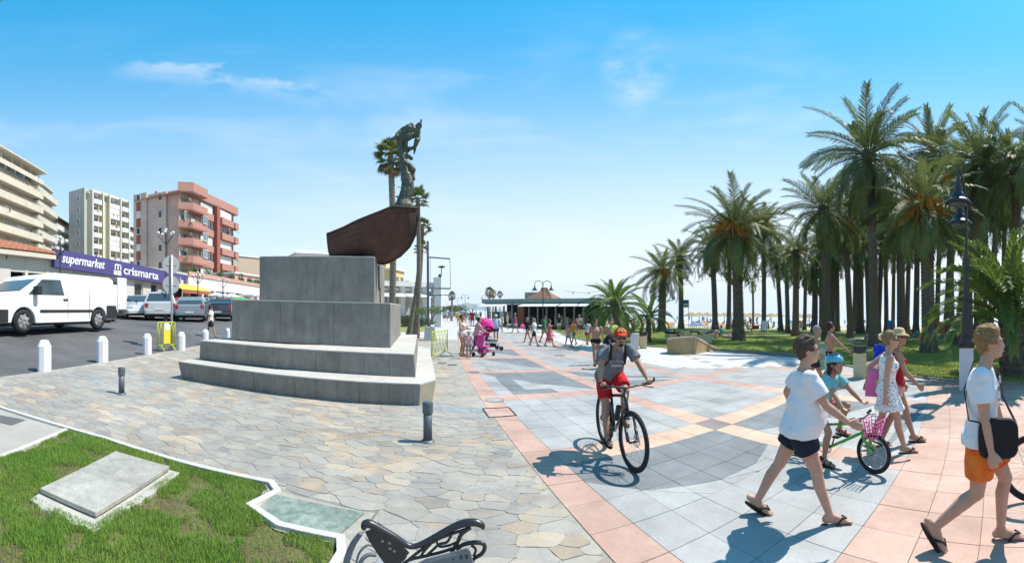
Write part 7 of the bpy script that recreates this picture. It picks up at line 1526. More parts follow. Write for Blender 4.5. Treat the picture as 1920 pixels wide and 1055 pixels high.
small(395, 632, 572, 'man in white T-shirt, dark cap and shorts crossing by the bollards', -PI / 2 - .2, skin='tan', hair='dark', topm=cl('white_shirt', (.70, .70, .70)), botm=cl('dark_shorts', (.03, .03, .04)), leglen=.8, hat='cap', hatm=cl('maroon_cap', (.10, .03, .04)), pose=WALKA)
small(1178, 618, 588, 'shirtless man in dark trunks on the pale path to the beach', PI / 2, skin='brown', hair='dark', botm=cl('black_trunks', (.015, .015, .02)), leglen=.6, pose=STAND)
small(1833, 630, 574, 'person in long red top standing under the right hand palms', -PI / 2, skin='brown', hair='dark', topm=cl('red_top', (.42, .02, .03)), botm=cl('red_short2', (.50, .03, .03)), leglen=.5, pose=WALKB)
small(1854, 640, 590, 'person in blue grey top bending forward under the palms', PI / 2, skin='brown', hair='grey', topm=cl('blue_grey', (.18, .23, .30)), botm=cl('blue_grey', (.18, .23, .30)), leglen=.6, pose=dict(pel=(0, -.2, .9), chest=(0, .12, 1.05), neck=(0, .3, 1.0), head=(0, .42, .92), lw=(-.2, .42, .5), rw=(.2, .42, .5)), thick=1.15)
small(1880, 636, 582, 'person in blue jeans and red top beside the scaly palm', 0, skin='tan', hair='fair', topm=cl('red_blue', (.25, .06, .12)), botm=cl('jeans', (.08, .14, .26)), leglen=1.8, pose=WALKA)
for i, (px, fy, ty, tm, bm_, lab) in enumerate(((838, 602, 577, (.55, .60, .70), (.4, .45, .6), 'far walker in pale clothes, leftmost on the promenade'), (846, 604, 580, (.30, .36, .5), (.2, .2, .25), 'far walker in blue beside the leftmost pair'), (866, 606, 577, (.40, .47, .58), (.3, .35, .5), 'far walker in blue grey under the far double lamp'), (874, 607, 581, (.25, .25, .3), (.5, .45, .4), 'far walker in dark top between the lamp and the woman in maroon'), (886, 612, 580, (.25, .02, .04), (.25, .02, .04), 'far walker in maroon red right of the far lamp'), (881, 610, 582, (.35, .25, .28), (.4, .35, .3), 'far walker touching shoulders with the maroon one'), (856, 602, 581, (.7, .7, .7), (.1, .1, .12), 'far walker in white top, middle of the promenade'))):
    small(px, fy, ty, lab, PI * (i % 2), skin='tan', hair='dark', topm=cl('far%d' % i, tm), botm=cl('farb%d' % i, bm_), leglen=.7, pose=(WALKA, WALKB)[i % 2], vox=.04, feet=None)
# ================================================================ street furniture and middle distance
M_wb = mat('bollard_white', (.72, .72, .76), .65, var=.07, vscale=8)
def pxh(c, py): return zat(py, Vector((c.x, c.y)).length) - c.z
BL_ = [(83, 695, 637, 'nearest and largest white bollard, by the van front'), (192, 678, 630, 'second white bollard along the street edge'), (276, 663, 625, 'white bollard just left of the yellow barrier'), (340, 656, 622, 'white bollard touching the right side of the yellow barrier'), (385, 645, 617, 'small white bollard by the walking man in white'), (427, 634, 615, 'furthest white bollard beside the pedestal corner')]
for px, fy, ty, lab in BL_:
    c = P(px, fy); h = pxh(c, ty); w_ = h * .235; t = thing('bollard', c, .3, lab, 'bollard', 'white bollards along the street')
    a = MB(); a.lathe([(w_, -.03), (w_, h * .80), (w_ * .60, h * .98), (w_ * .3, h)], n=8); a.build('post', M_wb, t, bevel=.012)
M_db = mat('bollard_dark', (.105, .125, .15), .5, metal=.2, spec=.5, var=.12, vscale=14)
for px, fy, ty, lab, cat_ in ((228, 739, 688, 'short dark blue grey metal bollard left of the pedestal', 0), (802, 828, 752, 'dark blue grey metal bollard in front of the pedestal corner', 1)):
    c = P(px, fy); h = pxh(c, ty); k = h / .74; t = thing('bollard', c, 0, lab, 'bollard', 'dark metal bollards')
    a = MB(); a.lathe([(.13 * k, -.01), (.13 * k, .012), (.105 * k, .03), (.085 * k, .035)], n=22); a.build('foot', M_db, t, smooth=False); a = MB(); a.lathe([(.083 * k, .03), (.080 * k, .54 * k)], n=22); a.build('post', M_db, t, smooth=True)
    a = MB(); a.lathe([(.090 * k, .52 * k), (.098 * k, .54 * k), (.098 * k, .70 * k), (.090 * k, .735 * k), (.04 * k, .74 * k)], n=22); a.build('cap', M_db, t, smooth=False, bevel=.004)
# yellow green crowd barriers
M_yel = mat('barrier_yellow', (.50, .56, .03), .55, var=.12, vscale=10)
def barrier(c, rz, wd, h, label, sign=False):
    t = thing('barrier', c, rz, label, 'barrier'); fr = .022; a = MB(); a.tube([(-wd / 2, 0, .12), (-wd / 2, 0, h - .06), (-wd / 2 + .06, 0, h), (wd / 2 - .06, 0, h), (wd / 2, 0, h - .06), (wd / 2, 0, .12)], fr, 8); a.tube([(-wd / 2, 0, .22), (wd / 2, 0, .22)], fr * .8, 8); a.build('frame', M_yel, t, smooth=True)
    a = MB(); n = 5
    for i in range(n):
        x0 = -wd / 2 + wd * i / n; x1 = x0 + wd / n; a.tube([(x0, 0, .22), ((x0 + x1) / 2, 0, h * .62), (x1, 0, h)], .011, 6); a.tube([(x1, 0, .22), ((x0 + x1) / 2, 0, h * .62), (x0, 0, h)], .011, 6)
    a.build('lattice', M_yel, t, smooth=True)
    for x in (-wd / 2 + .15, wd / 2 - .15): a = MB(); a.tube([(x, -.28, .0), (x, -.08, .15), (x, 0, .22), (x, .08, .15), (x, .28, .0)], .018, 8); a.build('leg', M_yel, t, smooth=True)
    if sign: a = MB(); a.slab([(-.16, -.05), (.16, -.05), (.16, -.03), (-.16, -.03)], h * .25, h * .8); o = a.build('notice', mat('notice_yellow', (.75, .60, .05)), t); a = MB(); a.tube([(0, -.055, h * .85), (0, -.03, h * .85)], .15, 18); a.build('disc', M_white, o)
c = P(312, 657); barrier(c, math.atan2((P(340, 655) - P(290, 658)).y, (P(340, 655) - P(290, 658)).x), .046 * c.xy.length * 1.1, pxh(c, 604), 'yellow green metal crowd barrier with round white disc at the street edge', True)
c = P(825, 670); barrier(c, 1.42, 1.9, pxh(c, 620), 'yellow green crowd barrier seen end on right of the pedestal')
# sign post with two round signs seen from behind
c = P(322, 656); t = thing('sign_post', c, -(320 - CX) / F, 'galvanised post with two round traffic signs seen from the back', 'traffic sign'); h = pxh(c, 478)
M_galv = mat('galvanised', (.52, .53, .54), .45, metal=.5, var=.08); a = MB(); a.tube([(0, 0, 0), (0, 0, h)], .045, 10); a.build('post', M_galv, t, smooth=True)
rr_ = 17 / F * c.xy.length
for k, zz in enumerate((h - rr_ * 1.05, h - rr_ * 3.25)):
    a = MB(); a.tube([(0, .06, zz), (0, .075, zz)], rr_, 26); o = a.build('round_sign', mat('sign_back', (.40, .42, .43), .5, metal=.3), t); o.rotation_euler = (0, 0, .35)
    a = MB(); a.bar((-rr_ * .6, .05, zz), (rr_ * .6, .05, zz), .02, .05); a.build('bracket', M_galv, o)
    a = MB(); a.tube([(0, .076, zz), (0, .079, zz)], rr_ * .98, 26); a.build('sign_face', mat('sign_yellow', (.6, .5, .05)), o)
c = at(8, 27); t = thing('no_parking_sign', c, 0, 'dark round sign on thin pole at the left edge', 'traffic sign'); a = MB(); a.tube([(0, 0, 0), (0, 0, pxh(c, 472))], .04, 8); a.build('post', M_galv, t); a = MB(); r2_ = 9 / F * 27; a.tube([(.05, -.05, pxh(c, 482)), (.06, -.07, pxh(c, 482))], r2_, 20); a.build('disc', mat('sign_plum', (.10, .03, .12), .5), t)
# steel sign frame, planter with small tree, white totem
c = P(803, 637); r_ = c.xy.length; t = thing('steel_sign', c, 0, 'tall grey steel post with empty square frame beside the promenade', 'sign frame'); o = c
M_steel = mat('frame_steel', (.18, .19, .20), .5, metal=.4)
def fpt(px, py, d=0): return pt(px, py, r_ + d) - o
a = MB(); a.tube([fpt(803, 637), fpt(802, 452)], .075, 8); a.build('post', M_steel, t)
a = MB(); a.tube([fpt(803, 482), fpt(844, 485)], .05, 6); a.tube([fpt(803, 540), fpt(845, 541)], .05, 6); a.tube([fpt(843.5, 485), fpt(845, 541)], .018, 6); a.tube([fpt(807, 483), fpt(807, 540)], .012, 6); a.tube([fpt(803, 553), fpt(845, 553.5)], .035, 6); a.build('frame', M_steel, t)
c = P(806, 638); r_ = c.xy.length - .3; t = thing('planter', c, .2, 'white concrete planter with small leafy tree by the steel post', 'planter'); w_ = 23 / F * r_ / 2; a = MB(); a.box((0, 0, .42), (w_ * 2, w_ * 2, .84), taper=.8); a.build('box', M_conc, t, bevel=.02)
a = MB(); a.tube([(.0, 0, .8), (-.1, 0, 1.2), (-.35, 0, 1.7)], .035, 6); a.tube([(.0, 0, .8), (.15, .1, 1.3), (.35, .1, 1.7)], .03, 6); a.build('trunk', M_trk, t); a = MB(); bush_cloud(a, (-.45, 0, 1.75), .55, .4, .28, 300, .07); bush_cloud(a, (.45, .1, 1.8), .65, .4, .28, 340, .07); o_ = a.build('crown', mat('bright_leaf', (.10, .17, .03), .6, var=.35, vscale=4, trans=.3), t); o_['kind'] = 'stuff'
c = P(822, 612); r_ = c.xy.length; t = thing('totem', c, 0, 'tall white column with antenna disc behind the steel frame', 'column'); o = c
a = MB(); ww = 13 / F * r_; a.box((0, 0, pxh(c, 520) / 2), (ww, ww, pxh(c, 520))); a.build('shaft', M_white, t); a = MB(); a.box(fpt(817, 528), (ww * .6, ww * .5, 16 / F * r_)); a.build('cabinet', M_white, t)
a = MB(); a.lathe([(.02, 0), (6.5 / F * r_, .12), (6.5 / F * r_, .22), (.02, .3)], fpt(828, 503), n=14); a.tube([fpt(827, 516), fpt(828, 500)], .05, 5); a.ball(fpt(825, 517), 3.6 / F * r_, 10, 7); a.build('sensor', M_dark, t)
# white pergola with awnings and people below
pA = at(700, 43); pB = at(822, 47); Lq, rzq = base_line(pA, pB); t = thing('pergola', pA, rzq, 'white flat roofed pergola of a cafe behind the pedestal', 'pergola'); zt = zat(528, 44) - pA.z
a = MB(); a.box((Lq / 2, 1.5, zt - .25), (Lq, 5, .5)); a.build('roof', M_white, t); 
for i in range(6): a = MB(); a.box((Lq * (i + .3) / 6, -.5, (zt - .5) / 2), (.5, .5, zt - .5)); a.build('column', M_white, t)
a = MB(); a.box((Lq / 2, 4.5, zt / 2), (Lq, .2, zt)); a.box((Lq / 2, 2, .5), (Lq, .2, 1.1)); a.build('back_wall', mat('cafe_wall', (.55, .54, .50), .8, var=.3, vscale=1.5), t)
for i in range(5): a = MB(); x = Lq * (i + .5) / 5; a.add([(x - 1, 0, zt - .9), (x + 1, 0, zt - .9), (x + 1, -1.6, zt - 1.6), (x - 1, -1.6, zt - 1.6)], [(0, 1, 2, 3)]); a.build('awning', W1, t)
a = MB(); a.box((Lq * .9, -.6, zt - .9), (.6, .1, .5)); a.build('red_sign', mat('red_panel_paint', (.5, .02, .05)), t)
sheet('lawn_patch', [tuple(P(px, py).xy) for px, py in ((700, 622), (796, 621), (800, 606), (700, 603))], -.01, M_lawn)
c = P(755, 612); H_ = thing('hedge', c, 0, 'low dark hedge under the palms left of the steel post', 'hedge'); a = MB(); bush_cloud(a, (0, 0, .5), 3.5, .8, .6, 2500, .12); a.build('foliage', mat('hedge_leaf', (.035, .07, .02), .7, var=.4, vscale=3), H_)['kind'] = 'stuff'
small(770, 622, 598, 'seated person in white on the low wall behind the pedestal', PI / 2, skin='tan', hair='dark', topm=cl('white_shirt', (.70, .70, .70)), botm=cl('black_shorts', (.02, .02, .024)), pose=dict(pel=(0, 0, .50), chest=(0, .08, .86), neck=(0, .1, 1.06), head=(0, .14, 1.22), la=(-.12, .42, .085), ra=(.12, .42, .085), kp=(0, 1, 1), lw=(-.2, .38, .62), rw=(.2, .38, .62)))
# lamps with bell shades
def bell(mb, c, s):
    o = len(mb.v); mb.lathe([(.02, .55), (.05, .42), (.07, .30), (.15, .16), (.19, .08), (.30, .0), (.31, -.03), (.02, -.03)], (0, 0, 0), n=16)
    for i in range(o, len(mb.v)): mb.v[i] = tuple(Vector(mb.v[i]) * s + Vector(c))
def double_lamp(px, r_, topy, span_px, label, basepx=None):
    c = at(px, r_); t = thing('street_lamp', c, -(px - CX) / F, label, 'street lamp', 'double lamps along the promenade'); z = pxh(c, topy); sp = span_px / 2 / F * r_; k = sp / .85
    a = MB(); a.lathe([(.16 * k, 0), (.14 * k, .5), (.08 * k, .8), (.05 * k, 1.6), (.045 * k, z - .5)], n=10); a.build('pole', M_dark, t)
    for s_ in (-1, 1):
        a = MB(); a.tube([(0, 0, z - sp * .8)] + [(s_ * sp * (1 - math.cos(math.pi * q / 8)) / 2, 0, z - sp * .45 + math.sin(math.pi * q / 8) * sp * .42) for q in range(1, 9)], .035 * k, 6); ar = a.build('arm', M_dark, t); a = MB(); bell(a, (s_ * sp, 0, z - sp * .45 - .6 * k), k * 1.05); a.build('shade', M_dark, ar, smooth=False)
double_lamp(1018, 37, 526, 31, 'dark double armed lamp with bell shades in front of the restaurant'); double_lamp(872, 85, 552, 13, 'far double armed lamp on the promenade before the hills'); double_lamp(857, 120, 557, 6, 'furthest tiny lamp at the end of the promenade'); double_lamp(910, 62, 553, 12, 'lamp at the left corner of the restaurant roof')
# big lamp on white plinth at the right
c = P(1812, 730); r_ = c.xy.length; t = thing('street_lamp', c, -(1812 - CX) / F, 'tall black lantern post standing on a slim white plinth', 'street lamp'); z = pxh(c, 305); hb_ = pxh(c, 651)
a = MB(); w_ = 27 / F * r_ / 2; a.box((0, 0, hb_ / 2), (w_ * 2, w_ * 2, hb_), taper=.97); a.build('plinth', mat('plinth_white', (.68, .66, .70), .7, var=.06), t, bevel=.015)
M_blk = mat('cast_iron_black', (.018, .018, .02), .4, spec=.5, var=.1)
a = MB(); a.box((0, 0, hb_ + .03), (w_ * 2.2, w_ * 2.2, .06)); [a.ball((sx * w_ * .95, sy * w_ * .95, hb_ + .10), .045, 8, 6) for sx in (-1, 1) for sy in (-1, 1)]; a.lathe([(w_ * .95, hb_ + .06), (w_ * .9, hb_ + .25), (w_ * .72, hb_ + .35), (w_ * .66, hb_ + .9), (w_ * .52, hb_ + 1.2), (w_ * .58, hb_ + 1.28), (w_ * .45, hb_ + 1.36), (w_ * .40, hb_ + 1.9), (w_ * .28, hb_ + 2.1), (w_ * .32, hb_ + 2.16), (w_ * .22, hb_ + 2.25), (w_ * .20, z - 1.0), (.03, z - .9)], n=12); a.build('pole', M_blk, t)
lx = (1797 - 1812) / F * r_
for dx, dy_, sy in ((lx, -.25, 345), (lx + .03, .55, 372)):
    zz = pxh(c, sy + 38); a = MB(); a.lathe([(.02, .95), (.035, .75), (.05, .72), (.05, .50), (.11, .42), (.12, .28), (.17, .22), (.22, .10), (.34, .03), (.36, -.01), (.36, -.04), (.02, -.05)], (dx, dy_, zz), n=18); a.build('shade', M_blk, t, smooth=False)
    a = MB(); a.ball((dx, dy_, zz - .05), (.24, .24, .10), 14, 8); a.build('glass_bowl', mat('lamp_bowl', (.10, .10, .11), .3), t, smooth=True)
    a = MB(); a.tube([(0, 0, z - 1.0), (dx * .5, dy_ * .5, z - .45), (dx, dy_, zz + .9)], .03, 8); a.build('arm', M_blk, t)
# ---- restaurant pavilion
pA = at(911, 52); pB = at(1108, 47); Lr, rzr = base_line(pA, pB); t = thing('restaurant', pA, rzr, 'long low beach restaurant with green canopy edge and white awnings', 'restaurant'); zt = zat(563, 50) - pA.z
a = MB(); a.box((Lr / 2, 4, zt - .08), (Lr + .6, 9, .5)); a.build('roof', mat('canopy_green', (.17, .26, .23), .6, var=.08), t)
a = MB(); a.box((Lr / 2, 6, zt / 2 - .2), (Lr, .2, zt - .4)); a.build('back_wall', M_darkin, t)
a = MB(); a.box((Lr * .32, .5, zt / 2 - .25), (.25, .3, zt - .5)); a.box((Lr * .345, .5, zt / 2 - .25), (.8, .4, zt - .5)); a.build('timber_column', mat('timber_red', (.26, .10, .05), .7), t)
for i in range(12):
    f_ = (i + .2) / 12
    if .27 < f_ < .37: continue
    a = MB(); a.box((Lr * f_, .1, zt / 2 - .2), (.18, .18, zt - .4)); a.build('column', mat('canopy_green', (.17, .26, .23)), t)
for (f0, f1) in ((.0, .25), (.40, .74), (.76, 1.0)): a = MB(); a.prism([(Lr * f0, 0, zt - .38), (Lr * f1, 0, zt - .38), (Lr * f1, -2.2, zt - .75), (Lr * f0, -2.2, zt - .75)], [(Lr * f0, 0, zt - .33), (Lr * f1, 0, zt - .33), (Lr * f1, -2.2, zt - .70), (Lr * f0, -2.2, zt - .70)]); a.build('awning', M_white, t)
rn_ = random.Random(5)
for i in range(16): a = MB(); x = rn_.uniform(.5, Lr - .5); a.box((x, rn_.uniform(1, 5), rn_.uniform(.4, .6)), (rn_.uniform(.3, 1.2), .4, rn_.uniform(.8, 1.3))); a.build('furniture', (M_white, M_darkin, M_pinkt, M_shut)[i % 4] if 0 else (M_shut, M_darkin, BWN, M_conc)[i % 4], t)
for i in range(6): a = MB(); x = Lr * (.02 + .045 * i); a.box((x, .4, 1.3), (.5, .05, .9)); a.build('display', (M_white, BWN, M_glassb)[i % 3], t)
a = MB(); x0, x1 = Lr * .30, Lr * .60; a.add([(x0, 2, zt + .1), (x1, 2, zt + .1), (x1 - 2.2, 4, zt + 1.7), (x0 + 2.6, 4, zt + 1.7), (x0, 7, zt + .1), (x1, 7, zt + .1)], [(0, 1, 2, 3), (3, 2, 5, 4), (0, 3, 4), (1, 5, 2)]); a.build('tiled_roof', mat('brown_tiles', (.24, .13, .085), .85, var=.2, vscale=4), t)
for i, x in enumerate((.27, .33, .47)): a = MB(); a.box((Lr * x, 5, zt + .7), (.8, .6, .9)); a.build('roof_unit', mat('unit_grey', (.35, .36, .36)), t)
for px, py, rx, lab in ((1075, 613, 3.2, 'dense dark hedge in front of the restaurant, right part'), (1108, 618, 2.4, 'dark shrub mass between restaurant and young palm'), (1040, 612, 1.6, 'low hedge piece below the double lamp')):
    c = P(px, py); c.y += .5; H_ = thing('hedge', c, 0, lab, 'hedge'); a = MB(); bush_cloud(a, (0, 0, .9), rx, .9, 1.1, 2600, .13); bush_cloud(a, (rx * .3, 0, 1.6), rx * .5, .7, .8, 900, .13); a.build('foliage', mat('hedge_leaf', (.035, .07, .02), .7, var=.4, vscale=3), H_)['kind'] = 'stuff'
# ---- far left greenery and hills
for i, (px, r_, w_, h_) in enumerate(((838, 90, 5, 2.6), (850, 120, 7, 3.0), (858, 170, 10, 4))):
    c = at(px, r_); H_ = thing('shrub', c, 0, ('dark roadside shrub mass at the left end of the promenade', 'far green shrub beyond the promenade walkers', 'furthest shrub below the hills')[i], 'shrub'); a = MB(); bush_cloud(a, (0, 0, h_ / 2), w_ / 2, w_ / 2, h_ / 2, 900, .3); a.build('foliage', mat('hedge_leaf2', (.06, .085, .03), .7, var=.4, vscale=1), H_)['kind'] = 'stuff'
nh = 90; V_ = []; Fh = []
for i in range(nh + 1):
    px = 640 + 330 * i / nh; e = 4.0 * math.exp(-((px - 812) / 60) ** 2) + 10.5 * math.exp(-((px - 894) / 20) ** 2) + 7 * math.exp(-((px - 868) / 16) ** 2) + 1.2 * math.sin(px * .21) + .7 * math.sin(px * .53 + 1) + 1.5; rr = 4800
    for q, (k, dr) in enumerate(((0, 0), (.45, 150), (1.0, 420), (0, 1000))): dx, dy, _ = ray(px, 0); R_ = rr + dr + 60 * math.sin(px * .3 + q); V_.append((R_ * dx, R_ * dy, g(R_ * dx, R_ * dy) * (0 if 0 else 1) + max(0, e) * k / F * rr * (1 + .1 * math.sin(px * .8 + q * 2)) - (40 if k == 0 else 0)))
for i in range(nh):
    for q in range(3): A0 = 4 * i + q; Fh.append((A0, A0 + 4, A0 + 5, A0 + 1))
npmesh('hills', V_, Fh, mat('hill', (.10, .15, .13), .95, col2=(.20, .21, .19), vscale=.004), kind='structure', smooth=True)
# distant low coast town strip
# ---- waste bins by the small palm and by the bench
M_bin = mat('bin_cream', (.60, .52, .33), .75, var=.08, vscale=5); M_bag = plain('bin_bag', (.012, .013, .018), .35, spec=.6)
def bin_(px, fy, ty, wpx, label, m, bag=True, rz=0):
    c = P(px, fy); r_ = c.xy.length; h = pxh(c, ty); w_ = wpx / F * r_ / 2; t = thing('waste_bin', c, -(px - CX) / F + rz, label, 'waste bin'); a = MB(); a.box((0, 0, h * .46), (w_ * 1.8, w_ * 1.8, h * .92), taper=1.08); a.build('body', m, t, bevel=.03)
    if bag:
        a = MB(); n = 26
        for z0, z1, k in ((h * .80, h * .93, 1.14), (h * .93, h, 1.10)): a.prism([(w_ * k * math.copysign(abs(math.cos(2 * PI * q / n)) ** .6, math.cos(2 * PI * q / n)) * random.uniform(.96, 1.05), w_ * k * math.copysign(abs(math.sin(2 * PI * q / n)) ** .6, math.sin(2 * PI * q / n)), z0 + random.uniform(-.02, .02)) for q in range(n)], [(w_ * k * .98 * math.copysign(abs(math.cos(2 * PI * q / n)) ** .6, math.cos(2 * PI * q / n)), w_ * k * .98 * math.copysign(abs(math.sin(2 * PI * q / n)) ** .6, math.sin(2 * PI * q / n)), z1 + random.uniform(-.015, .015)) for q in range(n)])
        a.build('bag', M_bag, t)
    else: a = MB(); a.box((0, 0, h * .96), (w_ * 2.0, w_ * 2.0, h * .08)); a.build('lid', M_white, t, bevel=.01)
    return t
bin_(1612, 708, 648, 26, 'cream waste bin with black bag beside the seated person in blue', M_bin)
bin_(1190, 655, 625, 17, 'white box bin beside the cream one by the small palm', mat('bin_white', (.62, .60, .58), .7), False); bin_(1206, 653, 623, 15, 'cream bin with dark bag just left of the small palm trunk', M_bin)
c = P(1182, 650); t = thing('litter_basket', c, -(1182 - CX) / F, 'grey hanging litter basket on a dark post by the young palms', 'litter basket'); r_ = c.xy.length; a = MB(); a.tube([(.18, 0, 0), (.18, 0, pxh(c, 608))], .035, 8); a.build('post', M_dark, t); a = MB(); a.box((-.08, 0, pxh(c, 624)), (.42, .34, .52)); a.build('basket', mat('basket_grey', (.13, .14, .16), .6), t, bevel=.02)
# stone seat under the person in blue
c = P(1640, 704); t = thing('stone_block', c, hd7, 'rough stone block seat under the person in blue', 'stone seat'); a = MB(); ell(a, (0, -.1, .22), .55, .28, .26); me = remesh(a, .03, 1, lambda co: .03 * wav(co, (12, 12, 12))); me.materials.append(mat('seat_stone', (.34, .28, .22), .9, var=.2, vscale=6)); inst('stone', me, t)
# ---- broken ochre planter wall
M_och = mat('ochre_wall_rough', (.36, .24, .11), .9, col2=(.46, .35, .19), vscale=3, bump=.5, bscale=30)
prof = [(1251, 663, 639), (1262, 664, 637), (1280, 665, 635), (1303, 664, 634), (1318, 661, 641), (1332, 658, 650), (1344, 656, 655)]
c0 = P(1251, 663); t = thing('planter_wall', c0, 0, 'low ochre stone planter wall sloping down to the lawn edge', 'planter wall'); fb, ft, bb_, bt = [], [], [], []
for px, fy, ty in prof:
    b = P(px, fy); r_ = b.xy.length; tp = b.copy(); tp.z = zat(ty, r_); d = Vector((b.x, b.y, 0)).normalized() * 1.0; fb.append(b - c0); ft.append(tp - c0); bb_.append(b + d - c0); bt.append(tp + d * .8 - c0)
a = MB(); n = len(prof); vs = fb + ft + bb_ + bt
fs = []
for i in range(n - 1): fs += [(i, i + 1, n + i + 1, n + i), (n + i, n + i + 1, 3 * n + i + 1, 3 * n + i), (3 * n + i, 3 * n + i + 1, 2 * n + i + 1, 2 * n + i)]
fs += [(0, n, 3 * n, 2 * n), (n - 1, 3 * n - 1, 4 * n - 1, 2 * n - 1)]; a.add(vs, fs); a.build('wall', M_och, t)
for i in range(n - 1): a = MB(); u_ = Vector((0, 0, .09)); p, q = ft[i], ft[i + 1]; e = (q - p) * .012; d = (bt[i] - ft[i]) * .35; o_ = -(bt[i] - ft[i]).normalized() * .05; a.add([p + e + o_, q - e + o_, q - e + d, p + e + d, p + e + o_ + u_, q - e + o_ + u_, q - e + d + u_, p + e + d + u_], [(0, 3, 2, 1), (4, 5, 6, 7), (0, 1, 5, 4), (1, 2, 6, 5), (2, 3, 7, 6), (3, 0, 4, 7)]); a.build('coping_stone', mat('coping', (.42, .33, .25), .85, var=.15, vscale=5), t)
c = P(1275, 645); t = thing('brick_heap', c, 0, 'heap of broken slabs and black bag leaning behind the planter wall', 'rubble'); r_ = c.xy.length; rn_ = random.Random(2)
for i in range(7): a = MB(); M_ = Matrix.Rotation(rn_.uniform(-.9, .9), 3, 'Y') @ Matrix.Rotation(rn_.uniform(0, 3), 3, 'Z'); a.box((-.3 + .42 * i, rn_.uniform(-.2, .3), .72 + .06 * rn_.random()), (.55, .4, .09), M=M_); a.build('slab', (mat('broken_brown', (.20, .11, .08), .9), M_och, mat('broken_pale', (.52, .42, .35), .9))[i % 3], t)
a = MB(); a.box((-.3, .2, .35), (1.0, .6, .7)); a.box((1.2, .2, .3), (2.2, .7, .6)); a.build('block', M_bin, t, bevel=.03); a = MB(); ell(a, (-.6, .1, .82), .55, .3, .12); a.build('bag', M_bag, t)
# ---- sign on the beach, parasols, sunbeds
c = at(1287, 66); t = thing('beach_sign', c, -(1287 - CX) / F, 'blue and white notice board on a post at the beach edge', 'sign'); z = pxh(c, 562); a = MB(); a.box((.35, 0, z / 2), (.1, .1, z)); a.build('post', M_white, t); a = MB(); a.box((-.1, 0, z - .6), (1.05, .08, 1.2)); b_o = a.build('board', mat('sign_blue', (.02, .10, .32), .5), t); a = MB(); a.box((-.1, -.045, z - .72), (.95, .02, .22)); a.box((-.1, -.045, z - 1.05), (.8, .02, .12)); a.build('lettering', M_white, b_o)
M_thatch = mat('thatch', (.36, .27, .15), .95, var=.2, vscale=6)
def thatch(px, r_, label=None):
    c = at(px, r_); z = pxh(c, 586 + (px - 1300) * .012) + 0; t = thing('beach_parasol', c, 0, label, 'parasol', 'thatched parasols on the beach'); a = MB(); a.tube([(0, 0, 0), (0, 0, z)], .08, 6); a.build('pole', M_trk, t); a = MB(); a.lathe([(1.9, z - .7), (1.7, z - .55), (.9, z - .2), (.1, z + .1)], n=12); a.build('canopy', M_thatch, t)
ORD = ('first', 'second', 'third', 'fourth', 'fifth', 'sixth', 'seventh', 'eighth', 'ninth', 'tenth', 'eleventh', 'twelfth', 'last')
for i, px in enumerate((1297, 1311, 1326, 1343, 1358, 1372, 1394, 1406, 1421, 1446, 1459, 1498, 1518)): thatch(px, 84 + (i * 37 % 17), ORD[i] + ' thatched beach parasol counted from the blue notice board')
c = at(1410, 80); 
def sunbed(px, r_, rz, m):
    c = at(px, r_); t = thing('sunbed', c, rz, 'sunbed in the crowded row on the sand', 'sunbed', 'sunbeds on the beach'); a = MB(); a.box((0, 0, .3), (.7, 1.3, .08)); a.build('seat', m, t); a = MB(); a.box((0, .85, .5), (.7, .75, .08), M=Matrix.Rotation(.6, 3, 'X')); a.build('backrest', m, t)
    for sx, sy in ((-.3, -.6), (.3, -.6), (-.3, .5), (.3, .5)): a = MB(); a.box((sx, sy, .13), (.05, .05, .26)); a.build('leg', M_white, t)
    return t
def near_what(px):
    for lim, n in ((1262, 'by the stout palm'), (1300, 'by the blue notice board'), (1345, 'before the first parasols'), (1372, 'by the fruited palm'), (1410, 'left of the picnic'), (1450, 'behind the picnic'), (1500, 'behind the close palm pair'), (1560, 'near the grey haired man'), (1625, 'behind the white towel'), (1700, 'behind the blue chair'), (1780, 'behind the collared palm')):
        if px < lim: return n
    return 'behind the big lamp'
bed_m = [M_white, mat('bed_blue', (.10, .22, .42), .8), mat('bed_grey', (.35, .36, .38), .8), mat('bed_orange', (.6, .25, .08), .8)]
protos = [sunbed(1300 + 12 * q, 74, .3, m) for q, m in enumerate(bed_m)]
for q, o in enumerate(protos): o['label'] = ('white', 'blue', 'grey', 'orange')[q] + ' sunbed straight right of the blue notice board, nearest row'
for i in range(56):
    px = random.uniform(1225, 1640); r_ = random.uniform(66, 98); c = at(px, r_); o = copy_tree(protos[i % 4]); o['label'] = ('white', 'blue', 'grey', 'orange')[i % 4] + ' sunbed on the sand ' + near_what(px) + (', near row' if r_ < 76 else (', middle row' if r_ < 87 else ', far row')); o.location = c; o.rotation_euler.z = random.uniform(-.6, .6) - (px - CX) / F
# ---- people on lawn and beach, copied from a few poses
SIT = dict(pel=(0, 0, .12), chest=(0, -.06, .50), neck=(0, -.04, .68), head=(0, 0, .83), la=(-.14, .70, .07), ra=(.14, .62, .07), kp=(0, 1, 1), lw=(-.22, .36, .30), rw=(.24, -.28, .06))
CHAIRSIT = dict(pel=(0, 0, .46), chest=(0, -.03, .82), neck=(0, -.02, 1.01), head=(0, .02, 1.16), la=(-.12, .42, .085), ra=(.12, .42, .085), kp=(0, 1, 1), lw=(-.2, .32, .66), rw=(.2, .32, .66))
LIE = dict(pel=(0, 0, .12), chest=(0, -.34, .15), neck=(0, -.52, .20), head=(0, -.66, .22), la=(-.12, .84, .07), ra=(.14, .80, .09), kp=(0, 0, 1), lw=(-.38, -.05, .06), rw=(.36, -.1, .06), pitch=1.3)
W0 = cl('white_shirt', (.70, .70, .70)); K0 = cl('black_shorts', (.02, .02, .024))
